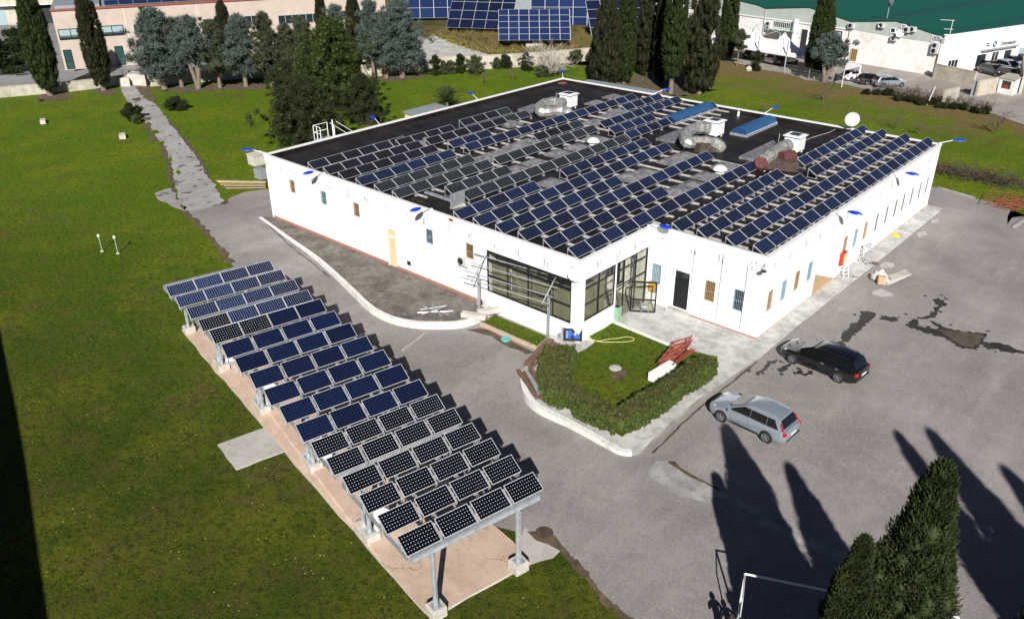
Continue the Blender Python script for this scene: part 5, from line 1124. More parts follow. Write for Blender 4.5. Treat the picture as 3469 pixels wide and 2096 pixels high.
# its roof array: single things, one row of large modules
ra = math.atan2(wd_.y, wd_.x)
arr = thing('warehouse_solar_array', 'rows of blue solar panels along the edge of the peach warehouse roof', 'solar panels', tuple(wpt(uL+7.5, HW+.3, -.3)), ra-PI/2)
for k in range(int((uR-uL-8)/2.1)):
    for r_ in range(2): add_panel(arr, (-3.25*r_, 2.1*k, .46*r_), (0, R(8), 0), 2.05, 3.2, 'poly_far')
mb = MB(); q = [wpt(uL+.6,0,-.8), wpt(uL+6.8,0,-.8), wpt(uL+6.8,0,-9), wpt(uL+.6,0,-9)]; mb.prism([(v.x,v.y) for v in q], HW+.19, HW+.6, 0); mb.build('rooflight', MT['corr'], wh, world=True)
# small yard building far left
q = D(2,60); t = thing('garage_block', 'low white block with pale blue doors at the far left', 'building', (0,0,0))
gA, gB = D(-90,66), D(43,60); gd = (gB-gA); gd.z = 0; L = gd.length; gd.normalize(); gn = Vector((gd.y,-gd.x,0)); gA.z = 0
wall_block(t, gA, gd, 0, L+14, -.3, 5.2, 14, 'wallc')
mb = MB()
for k in range(4): 
    u = L-3.2-3.4*k; p = gA+gd*u+gn*.04; mb.beam(p+Vector((0,0,.05)), p+Vector((0,0,3.6)), 2.7, .06, 0, gn)
mb.build('door', MT['pane_g'], t, world=True)
mb = MB(); p = gA+gd*(L+4)+gn*.03; mb.beam(p+Vector((0,0,.05)), p+Vector((0,0,3.6)), 7.5, .05, 0, gn); mb.build('opening', MT['dark'], t, world=True)
mb = MB(); p = gA+gd*(L+3); mb.beam(p+gn*.2+Vector((0,0,3.9))-gd*6, p+gn*.2+Vector((0,0,3.9))+gd*8, 2.2, .15); mb.build('canopy', MT['white'], t, world=True)
# boundary walls
def wall_run(pts, h, th, mat, label, name='boundary_wall', cap=True):
    t = thing(name, label, 'wall', tuple(pts[0]))
    mb = MB()
    for a, b in zip(pts[:-1], pts[1:]): a, b = Vector((a.x,a.y,h/2-.15)), Vector((b.x,b.y,h/2-.15)); mb.beam(a, b, th, h+.3)
    mb.build('wall', MT[mat], t, world=True)
    if cap:
        mb = MB()
        for a, b in zip(pts[:-1], pts[1:]): a, b = Vector((a.x,a.y,h+.03)), Vector((b.x,b.y,h+.03)); mb.beam(a, b, th+.08, .06)
        mb.build('coping', MT['wallc'], t, world=True)
    return t
wall_run([D(-160,252),D(0,235),D(150,222)], 1.35, .25, 'wallc', 'pale boundary wall behind the left cypress')
wall_run([D(152,222),D(205,216),D(315,202)], 1.3, .25, 'wallc', 'pale boundary wall between the two left cypresses')
wall_run([D(362,208),D(420,203),D(520,194),D(640,186),D(760,180)], 1.3, .25, 'wallc', 'pale boundary wall behind the blue grey conifers')
wall_run([D(905,184),D(960,178),D(1012,172),D(1050,163)], 1.4, .25, 'wallc', 'pale boundary wall behind the widest blue grey conifer')
wall_run([zt(500,735),zt(900,722),zt(1080,718),zt(1560,690),zt(1850,665),zt(2090,640),zt(2350,628)], 2.0, .3, 'wallc', 'pale rough wall behind the shrubs and the leafless tree')
q = t2(1245,700); mb = MB(); bm = bmesh.new(); bmesh.ops.create_icosphere(bm, subdivisions=3, radius=1)
for v in bm.verts: v.co = Vector((v.co.x*1.5, v.co.y*1.1, v.co.z*1.75)); v.co *= 1+.10*math.sin(v.co.x*4+v.co.z*3)+.06*math.sin(v.co.y*7)
me = bpy.data.meshes.new('boulder'); bm.to_mesh(me); bm.free(); me.materials.append(MT['wallc']); o = bpy.data.objects.new('boulder', me); COL.objects.link(o); o.location = (q.x,q.y,1.1); tag(o, 'big pale boulder standing among the blue grey conifers', 'boulder')
# concrete chambers and gate at the head of the path
def block(pts, z, label, mat='slabw', name='concrete_chamber'):
    mb = MB(); mb.prism(xy(*pts), -.2, z, 0); return single(name, mb, MT[mat], label, 'concrete block', bev=.03)
block([t1(1105,800),t1(1210,805),t1(1205,765),t1(1115,770)], 1.15, 'small concrete chamber at the head of the cracked path')
block([t1(1200,790),t1(1360,800),t1(1375,770),t1(1210,755)], 1.55, 'larger concrete chamber with lids at the head of the cracked path')
block([t1(375,1152),t1(428,1148),t1(425,1128),t1(380,1132)], .42, 'small square concrete cover on the left lawn, farther one', name='concrete_cover')
block([t1(1108,1292),t1(1170,1286),t1(1165,1262),t1(1112,1268)], .42, 'small square concrete cover on the left lawn, nearer the path', name='concrete_cover')
def mesh_fence(pts, h, label, mat='mesh', z0=0, step=2.5, rails=7, name='wire_fence'):
    t = thing(name, label, 'fence', tuple(pts[0])); mb = MB(); mp = MB()
    for a, b in zip(pts[:-1], pts[1:]):
        a, b = Vector((a.x,a.y,z0)), Vector((b.x,b.y,z0)); n = max(1, int((b-a).length/step))
        for k in range(n+1): c = a.lerp(b, k/n); mp.beam(c, c+Vector((0,0,h)), .06, .06)
        for k in range(rails): zz = Vector((0,0,h*(.06+.92*k/(rails-1)))); mb.beam(a+zz, b+zz, .015, .02)
        m = int((b-a).length/.35)
        for k in range(m): c = a.lerp(b, k/m); mb.beam(c, c+Vector((0,0,h)), .012, .012)
    mp.build('posts', MT[mat], t, world=True); mb.build('wire_mesh', MT[mat], t, world=True); return t
mesh_fence([D(-160,252),D(0,235),D(150,222)], 1.5, 'dark wire fence on top of the left boundary wall', 'steel', 1.41)
mesh_fence([D(270,206),D(300,204),D(352,204)], 2.1, 'dark green wire gate at the head of the cracked path', 'mesh', 0, 2, name='wire_gate')
mesh_fence([D(362,208),D(520,194),D(640,186)], 1.2, 'dark wire fence on the wall behind the blue grey conifers', 'mesh', 1.36)
mesh_fence([t4(240,690),t4(700,790),t4(1060,850),t4(1590,925),t4(2100,1050),t4(2463,1170)], 1.5, 'thin wire fence along the edge of the right car court', 'steel', 0, 4, 4)
q = t4(1565,975); mb = MB(); mb.beam((q.x,q.y,0),(q.x+.5,q.y-.1,2.4),.09,.09); single('fence_post', mb, MT['white'], 'leaning white fence post in the dry weeds on the right', 'post')
# big tracking arrays
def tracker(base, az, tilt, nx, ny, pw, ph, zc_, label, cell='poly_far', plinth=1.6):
    t = thing('solar_tracker', label, 'solar tracker', (base.x,base.y,0), az, 'large solar trackers in the weeds')
    mb = MB(); mb.prism([(-.9,-1.5),(.9,-1.5),(.9,1.5),(-.9,1.5)], -.2, plinth*.55, 0); mb.build('base_block', MT['slabw'], t, bev=.05)
    mb = MB(); mb.tube([(0,0,.3),(0,0,zc_)], .22, 10); mb.build('mast', MT['steel'], t)
    Mx = Matrix.Rotation(tilt, 3, 'Y'); w, h = nx*pw, ny*ph
    for i in range(nx):
        for j in range(ny): add_panel(t, tuple(Vector((0,0,zc_)) + Mx @ Vector((h/2-j*ph, -w/2+i*pw, .12))), (0, tilt, 0), pw-.05, ph-.04, cell)
    mb = MB()
    for i in range(0, nx+1): y = -w/2+i*pw; mb.beam(Vector((0,0,zc_))+Mx @ Vector((h/2,y,.0)), Vector((0,0,zc_))+Mx @ Vector((-h/2,y,.0)), .08, .12)
    for x in (-h/3, h/3): mb.beam(Vector((0,0,zc_))+Mx @ Vector((x,-w/2,-.12)), Vector((0,0,zc_))+Mx @ Vector((x,w/2,-.12)), .12, .14)
    mb.beam((.0,-w*.46,zc_-h*.5*math.sin(tilt)-.55),(.0,w*.46,zc_-h*.5*math.sin(tilt)-.55),.06,.06)
    mb.build('rack', MT['steel'], t); return t
b0 = zt(1570,500)
def centre_h(b, sx, sy): return top_h(b, sy)
def aim(b): d = CP-b; return math.atan2(d.y, d.x)
hc = top_h(b0, 262*.3247); m0 = mpp(b0)
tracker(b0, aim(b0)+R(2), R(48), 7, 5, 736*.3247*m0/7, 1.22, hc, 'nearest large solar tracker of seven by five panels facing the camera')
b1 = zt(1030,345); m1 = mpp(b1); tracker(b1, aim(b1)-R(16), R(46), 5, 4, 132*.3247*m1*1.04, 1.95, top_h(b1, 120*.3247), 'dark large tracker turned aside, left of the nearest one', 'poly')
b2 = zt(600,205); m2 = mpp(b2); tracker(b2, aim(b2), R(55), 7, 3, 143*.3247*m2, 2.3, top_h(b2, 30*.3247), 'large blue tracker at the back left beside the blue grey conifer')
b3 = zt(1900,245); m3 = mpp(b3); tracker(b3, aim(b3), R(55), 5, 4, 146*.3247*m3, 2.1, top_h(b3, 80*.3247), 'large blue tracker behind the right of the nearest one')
b4 = zt(2420,380); m4 = mpp(b4); tracker(b4, aim(b4)+R(18), R(48), 4, 4, 150*.3247*m4, 1.9, top_h(b4, 190*.3247), 'dark large tracker half hidden by the cypress clump', 'poly')
q = zt(1480,60); mb = MB(); c = zt(1350,120); e = zt(1600,120)
t = thing('ribbed_shed', 'grey ribbed metal shed behind the nearest tracker', 'shed', (c.x,c.y,0)); dd = (e-c).normalized()
wall_block(t, Vector((c.x,c.y,0)), dd, -6, (e-c).length+14, -.2, 6, 9, 'corr')
q = D(1590,12); t = thing('cream_hut', 'small cream hut far behind the right tracker', 'shed', (q.x,q.y,0)); wall_block(t, Vector((q.x,q.y,0)), RT.copy(), -6, 5, -.2, 5.5, 8, 'cream')
# far low buildings and trees past the top edge of the view
for i, (x, y, w, h, m_, lab) in enumerate(((1150,-60,40,6,'peach','long pale industrial shed far beyond the solar field'),(560,-110,50,8,'wallc','pale industrial block far beyond the peach warehouse'))):
    q = D(x,y); t = thing('industrial_shed', lab, 'building', (q.x,q.y,0)); wall_block(t, Vector((q.x,q.y,0)), Vector((RT.x,RT.y,0)).normalized(), -w/2, w/2, -.2, h, 18, m_)

# ------------------------------------------------------------------ green roofed building on the right
G0 = t4(1600,700); G1 = t4(1000,600); gdv = (G0-G1); gdv.z = 0; gdv.normalize(); G0.z = 0
gb = thing('green_roof_building', 'long white and sage building with a green zigzag sheet roof and a white showroom end', 'building', tuple(G0))
gnn = Vector((gdv.y,-gdv.x,0)); gp = lambda u, z, o=0: G0+gdv*u+gnn*o+Vector((0,0,z))
prof = [on_plane(2569+x*K, y*K, G0, gdv) for x, y in ((0,36),(75,68),(480,58),(870,188),(1290,183),(1740,335))]
uE = prof[-1][0]; sz = prof[-1][1]
ext = [(prof[0][0]-16, prof[0][1]+1.3), (prof[0][0]-30, prof[0][1])]
pf = [(prof[0][0]-34, prof[0][1]+.2)] + [ext[0]] + prof
mb = MB(); n = len(pf); vs = []
for u, z in pf: vs += [gp(u,z-.35,0), gp(u,-.3,0)]
mb.add(vs, [(2*i+1, 2*i+3, 2*i+2, 2*i) for i in range(n-1)]); mb.build('wall', MT['white_dirty'], gb, world=True)
mb = MB(); vs = []
for u, z in pf: vs += [gp(u,z-.32,.035), gp(u,4.6 if u > prof[3][0] else 4.9,.035)]
mb.add(vs, [(2*i+1, 2*i+3, 2*i+2, 2*i) for i in range(n-1)]); mb.build('sage_band', MT['sage'], gb, world=True)
mb = MB(); mb.beam(gp(pf[0][0],4.8,.09), gp(prof[3][0],4.82,.09), .12, .16); mb.build('ledge', MT['white'], gb, world=True)
mb = MB(); DEP = 70; vs = []
for u, z in pf: vs += [gp(u,z,.16), gp(u,z,-DEP), gp(u,z-.22,.16)]
mb.add(vs, [(3*i, 3*i+3, 3*i+4, 3*i+1) for i in range(n-1)]+[(3*i+2, 3*i+5, 3*i+3, 3*i) for i in range(n-1)]); mb.build('roof', MT['greenroof'], gb, world=True)
mb = MB(); mb.tube([gp(prof[1][0],prof[1][1]-.5,.12), gp(prof[1][0],.1,.12)], .07, 7); mb.build('downpipe', MT['steel'], gb, world=True)
mb = MB(); mb.tube([gp(prof[3][0],prof[3][1]-.5,.12), gp(prof[3][0],.1,.12)], .07, 7); mb.build('downpipe', MT['steel'], gb, world=True)
mb = MB(); mb.tube([gp(uE-.5,sz-.5,.12), gp(uE-.5,.1,.12)], .08, 7); mb.build('downpipe', MT['brown'], gb, world=True)
def gwin(x0, y0, x1, y1, name, frame, pane, bars=0, par=None, P=None, d=None, ox=2569, kk=K, oy=0):
    P = P or G0; d = d or gdv; nn = Vector((d.y,-d.x,0)); ym = oy+(y0+y1)/2*kk; xm = ox+(x0+x1)/2*kk; u0, u1 = on_plane(ox+x0*kk, ym, P, d)[0], on_plane(ox+x1*kk, ym, P, d)[0]; z1_, z0 = on_plane(xm, oy+y0*kk, P, d)[1], on_plane(xm, oy+y1*kk, P, d)[1]
    pt = lambda u, z, o: P+d*u+nn*o+Vector((0,0,z))
    f = MB(); tt = .1
    for u in (u0, u1): f.beam(pt(u,z0,.08), pt(u,z1_,.08), tt, .1, 0, nn)
    for z in (z0, z1_): f.beam(pt(u0-.05,z,.085), pt(u1+.05,z,.085), tt, .1, 0, nn)
    if bars:
        for k in range(1, bars): u = u0+(u1-u0)*k/bars; f.beam(pt(u,z0,.09), pt(u,z1_,.09), .05, .05, 0, nn)
    fo = f.build(name, MT[frame], gb, world=True)
    g = MB(); g.add([pt(u0,z0,.05),pt(u1,z0,.05),pt(u1,z1_,.05),pt(u0,z1_,.05)], [(0,1,2,3)]); g.build('pane', MT[pane], fo, world=True)
gwin(140,205,300,262,'window','white','pane',9); gwin(1610,335,1695,390,'window','white','pane',6); gwin(635,285,770,420,'roller_door','pane','pane_g'); gwin(860,455,915,560,'door','tan','pane_t',3); gwin(1228,262,1272,305,'window','white','pane',0); gwin(1330,228,1372,262,'window','white','pane',3)
gwin(390,270,455,460,'shed_opening','white','dark')
for i, (x, y, lab, fn, s_) in enumerate(((100,280,'double fan air conditioner left of the grille window on the green roofed building',2,1.17),(870,262,'air conditioner under the roof valley of the green roofed building',1,1.25),(1150,258,'air conditioner high on the sage band, left of the small white window',1,1.17),(1385,300,'air conditioner left of a pair beside the wall dish',1,1.25),(1438,295,'air conditioner right of a pair beside the wall dish',1,1.17),(1265,378,'air conditioner low on the white wall below the small white window',1,1.17),(848,400,'air conditioner by the downpipe above the tan door',1,0.94),(1640,495,'big double fan air conditioner near the showroom corner',2,1.25))):
    u, z = on_plane(2569+x*K, y*K, G0, gdv); p = gp(u, z, .12); ac_unit(tuple(p), lab, math.atan2(gdv.y,gdv.x), fn, s_, 'air conditioner units on the green roofed building')
u, z = on_plane(2569+1330*K, 305*K, G0, gdv); p = gp(u,z,.5); mb = MB(); mb.lathe([(0,0),(.3,.05),(.55,.2),(.57,.2),(.3,.02),(0,-.03)], 18, (0,0,0), 0, 'y'); o = mb.build('satellite_dish', MT['white'], smooth=True); place(o, tuple(p), R(200)); tag(o, 'white satellite dish on the wall of the green roofed building', 'satellite dish')
q = t4(1200,135,7.3); t = thing('satellite_dish', 'grey satellite dish standing on the green roof', 'satellite dish', (q.x,q.y,q.z-.05), R(-45)); mb = MB(); mb.lathe([(0,0),(.4,.05),(.95,.25),(.97,.22),(.4,0),(0,-.05)], 20, (0,-.2,2.0), 0, 'y'); mb.build('dish', MT['steel'], t, smooth=True); mb = MB(); mb.tube([(0,0,-.6),(0,0,1.4),(0,-.1,2.0)], .07, 7); mb.build('mast', MT['steel'], t)
q = gp(uE+.3, sz, -.4); t = thing('aerial', 'television aerial at the corner of the green roof', 'aerial', tuple(q)); mb = MB(); mb.tube([(0,0,-.2),(0,0,2.2)], .04, 6); mb.tube([(-1.6,-.3,2.1),(.2,.1,2.1)], .03, 5); mb.tube([(-.9,-.2,.9),(.3,.1,.9)], .03, 5); mb.build('rods', MT['white'], t)
# showroom end
Q0 = zs(445,1035); Q1 = zs(960,947); qd = (Q1-Q0); qd.z = 0; qd.normalize(); Q0.z = 0
LQ = 30; s0, zA = on_plane(2569+1740*K, 335*K, Q0, qd); s1, zB = on_plane(2569+2463*K, 225*K, Q0, qd); qn = Vector((qd.y,-qd.x,0))
qp = lambda u, z, o=0: Q0+qd*u+qn*o+Vector((0,0,z))
ZS = (zA+zB)/2
mb = MB(); c = [qp(0,0), qp(LQ,0), qp(LQ,0,-14)]; e0 = gp(uE-.3, 0, -.0); poly = [(v.x,v.y) for v in c]+[((e0-gnn*20).x,(e0-gnn*20).y),(e0.x,e0.y)]
mb.prism(poly, -.3, ZS, 0); mb.build('showroom_wall', MT['white'], gb, world=True)
mb = MB(); mb.prism([(v.x,v.y) for v in (qp(.05,0,-.1), qp(LQ,0,-.1), gp(uE-6,0,-LQ), gp(uE-.4,0,-.2))], ZS+.004, ZS+.12, 0); mb.build('roof', MT['greenroof'], gb, world=True)
mb = MB()
for k in range(1,6): z = ZS*k/6.2; mb.beam(qp(.05,z,.012), qp(LQ,z,.012), .02, .03)
mb.build('cladding_joints', MT['steel'], gb, world=True)
def swin(x0, y0, x1, y1, nm='window', fr='white', pn='pane', bars=0): gwin(x0, y0, x1, y1, nm, fr, pn, bars, None, Q0, qd, 3100, .20153, 50)
swin(535,760,700,940,'door','white','pane',3); swin(1010,665,1170,880,'showroom_window'); swin(1275,620,1385,790,'showroom_window','white','pane',2); swin(1480,590,1600,760,'showroom_window'); swin(1720,560,1830,720,'showroom_window','white','pane_g')
def sq(x, y): return on_plane(3100+x*.20153, 50+y*.20153, Q0, qd)
(ua, za), (ub, zb2) = sq(1110,580), sq(1690,500)
t = thing('shop_sign', 'white showroom fascia sign with dark lettering and a round blue and white badge', 'sign', tuple(qp(ua,za,.3)))
h_ = 1.15; mb = MB(); mb.beam(qp(ua,za+h_/2,.3), qp(ub,za+h_/2,.3), .5, h_); mb.build('board', MT['white'], t, world=True)
mb = MB(); mb.beam(qp(ua-.05,za-.12,.32), qp(ub+.05,za-.12,.32), .58, .24); mb.build('canopy_edge', MT['steel'], t, world=True)
for u in (sq(1215,560)[0],): mb = MB(); mb.beam(qp(u,za,.56), qp(u,za+h_,.56), .08, .03); mb.build('divider', MT['steel'], t, world=True)
ang = math.atan2(qd.y, qd.x)
def lettering(txt, u, z, o, size, parent, mat, shear=0):
    cu = bpy.data.curves.new('lettering', 'FONT'); cu.body = txt; cu.size = size; cu.extrude = .015; cu.shear = shear; cu.offset = .012
    ob = bpy.data.objects.new('tmp', cu); COL.objects.link(ob); dg = bpy.context.evaluated_depsgraph_get(); me = bpy.data.meshes.new_from_object(ob.evaluated_get(dg)); bpy.data.objects.remove(ob)
    M4 = Matrix.Translation(qp(u,z,o)) @ Matrix.Rotation(ang, 4, 'Z') @ Matrix.Rotation(PI/2, 4, 'X'); me.transform(XF[parent.as_pointer()].inverted() @ M4)
    me.materials.clear(); me.materials.append(MT[mat]); o_ = bpy.data.objects.new('lettering', me); COL.objects.link(o_); o_.parent = parent; return o_
ue, uz = sq(1385,510)[0], sq(1648,470)[0]
lw = lettering('Emmeauto', ue, za+.24, .57, (uz-ue)/4.55, t, 'pane', .15)
lettering('www.', sq(1135,490)[0]+.05, za+.72, .57, .32, t, 'pane'); lettering('service', sq(1135,500)[0]+.05, za+.42, .57, .32, t, 'pane')
uc = sq(1280,500)[0]; rr = .46
for r0, m_, nm in ((rr,'pane','badge'),(rr*.66,'white','badge_field')):
    mb = MB(); o = .566+(.012 if r0 < rr else 0); mb.add([qp(uc+r0*math.cos(k*PI/12), za+h_/2+r0*math.sin(k*PI/12), o) for k in range(24)], [tuple(range(24))]); mb.build(nm, MT[m_], t, world=True)
mb = MB()
for k0 in (0, 12): mb.add([qp(uc,za+h_/2,.585)]+[qp(uc+rr*.66*math.cos((k0+k)*PI/12), za+h_/2+rr*.66*math.sin((k0+k)*PI/12), .585) for k in range(7)], [tuple(range(8))])
mb.build('badge_quarters', MT['logo'], t, world=True)
# walls and gate of the showroom yard
wall_run([zs(300,1065),zs(975,1215)], 2.0, .3, 'wallc', 'long rendered wall between the car court and the showroom yard')
wall_run([zs(1010,1370),zs(1330,1310)], 2.0, .3, 'wallc', 'short rendered wall with a blue plate beside the sliding gate')
wall_run([zs(1760,1330),zs(1760,1010)], 2.6, .35, 'wallc', 'tall rendered wall end at the right frame edge')
wall_run([zs(460,1500),zs(690,1440)], 1.7, .3, 'wallc', 'white wall stub in the dry weeds by the court entrance')
t = thing('sliding_gate', 'dark steel gate leaf beside the short rendered wall', 'gate', tuple(zs(940,1360))); a, b = zs(930,1365), zs(1040,1330); mb = MB()
mb.beam(Vector((a.x,a.y,1.0)), Vector((b.x,b.y,1.0)), .12, 1.9); mb.build('leaf', MT['steel'], t, world=True)
a, b = zs(775,1275), zs(935,1365); mb = MB(); mb.beam(Vector((a.x,a.y,.06)), Vector((b.x,b.y,.06)), .15, .1); single('gate_rail', mb, MT['steel'], 'ground rail of the sliding gate across the court entrance', 'rail')
t = thing('meter_kiosk', 'white rendered meter kiosk with an open niche of red fittings', 'kiosk', (0,0,0)); kp = [zs(1365,1310),zs(1625,1365),zs(1760,1290),zs(1500,1250)]
mb = MB(); mb.prism(xy(*kp), -.2, 2.0, 0); mb.build('body', MT['white_dirty'], t); ctr = sum(kp, Vector())/4; mb = MB(); mb.prism([((p.x-ctr.x)*1.08+ctr.x,(p.y-ctr.y)*1.08+ctr.y) for p in kp], 2.005, 2.15, 0); mb.build('roof', MT['wallc'], t)
a, b = kp[0], kp[1]; dk = (b-a).normalized(); nk = Vector((dk.y,-dk.x,0)); c = (a+b)/2; mb = MB(); mb.beam(Vector((c.x,c.y,.75))+nk*.0, Vector((c.x,c.y,1.75))+nk*.0, 1.2, .05, 0, nk); mb.build('niche', MT['pane'], t); mb = MB(); mb.beam(Vector((c.x,c.y,.85))+nk*.05, Vector((c.x,c.y,1.2))+nk*.05, .6, .06, 0, nk); mb.build('fittings', MT['red'], t)
# pagoda tents
def tent(cpx, f, s, label, eave=2.4, peak=5.0):
    q = f(*cpx); t = thing('pagoda_tent', label, 'tent', (q.x,q.y,0), math.atan2(gdv.y,gdv.x), 'white pagoda tents in the car court'); n = 8; vs = []; h = s/2
    for i in range(n+1):
        k = 1-i/n; z = eave+(peak-eave)*(1-k)**1.9
        for e in range(4):
            a, b = [(-h,-h),(h,-h),(h,h),(-h,h)][e], [(h,-h),(h,h),(-h,h),(-h,-h)][e]
            for m in range(4): vs.append(((a[0]+(b[0]-a[0])*m/4)*k*.985+.0, (a[1]+(b[1]-a[1])*m/4)*k*.985, z))
    mb = MB(); mb.add(vs, [(i*16+k, i*16+(k+1)%16, (i+1)*16+(k+1)%16, (i+1)*16+k) for i in range(n) for k in range(16)]); mb.build('canvas', MT['tent'], t)
    mb = MB(); c4 = [(-h,-h),(h,-h),(h,h),(-h,h)]
    for e in range(4): a, b = c4[e], c4[(e+1)%4]; mb.add([(a[0],a[1],eave+.02),(b[0],b[1],eave+.02),(b[0],b[1],eave-.35),(a[0],a[1],eave-.35)], [(0,1,2,3)])
    mb.build('valance', MT['tent'], t)
    for x, y in c4: mb = MB(); mb.tube([(x,y,0),(x,y,eave+1.9)], .06, 6); mb.build('pole', MT['steel'], t)
    mb = MB()
    for x, y in c4: mb.tube([(x,y,eave+1.9),(0,0,peak+.5)], .03, 5)
    mb.build('stay', MT['steel'], t); return t
a = zq(1192,1110); b = Vector((a.x,a.y,0))
tc = [b - gdv*2.6 - gnn*(-.0) - gnn*2.6*1, b - gdv*7.9 - gnn*2.6, b - gdv*13.2 - gnn*2.6, b + gdv*2.7 - gnn*2.6]
for i, (c, lab) in enumerate(zip(tc, ('white pagoda tent with its corner post beside the dark round shrub','white pagoda tent behind the thin young tree','white pagoda tent beside the lone columnar cypress','white pagoda tent shaded by the cypress by the car court'))):
    tent((0,0), lambda x, y, c=c: c, 5.2, lab)
mb = MB(); a = t4(790,650); o_ = [t4(800,655,2.3), t4(955,612,2.3), t4(950,600,2.3), t4(820,578,2.3)]; mb.prism(xy(*o_), 2.3, 2.36, 0); [mb.beam((p.x,p.y,0),(p.x,p.y,2.3),.08,.08) for p in o_]; single('sun_sail', mb, MT['tent'], 'flat white awning on posts behind the white hatchback', 'awning')
q = zq(300,940); mb = MB(); mb.lathe([(.55,0),(.6,1.1),(.66,1.15),(.5,1.35),(0,1.45)], 10, (q.x,q.y,0)); single('waste_container', mb, MT['teal'], 'pale green waste container at the foot of the lone cypress', 'container')
q = zq(635,1115); mb = MB(); mb.lathe([(.4,-.1),(.5,.25),(.3,.6),(0,.72)], 7, (q.x,q.y,0)); single('rock', mb, MT['wallc'], 'pale rock on the grass beside the dark round shrub', 'rock')
q = gp(on_plane(2400+1200*.215, 520*.215, G0, gdv)[0], 3.3, .9); mb = MB(); mb.obox(tuple(q), 5.2, 1.8, .08, Matrix.Rotation(math.atan2(gdv.y,gdv.x),3,'Z') @ Matrix.Rotation(R(-14),3,'X')); single('door_awning', mb, MT['greenp'], 'pale green awning over the grille window bay', 'awning')
u = on_plane(2400+1385*.215, 600*.215, G0, gdv)[0]; mb = MB(); mb.tube([gp(u,0,.7), gp(u,5.4,.7)], .42, 12); single('flue', mb, MT['white'], 'thick white vertical flue on the green roofed building', 'flue')
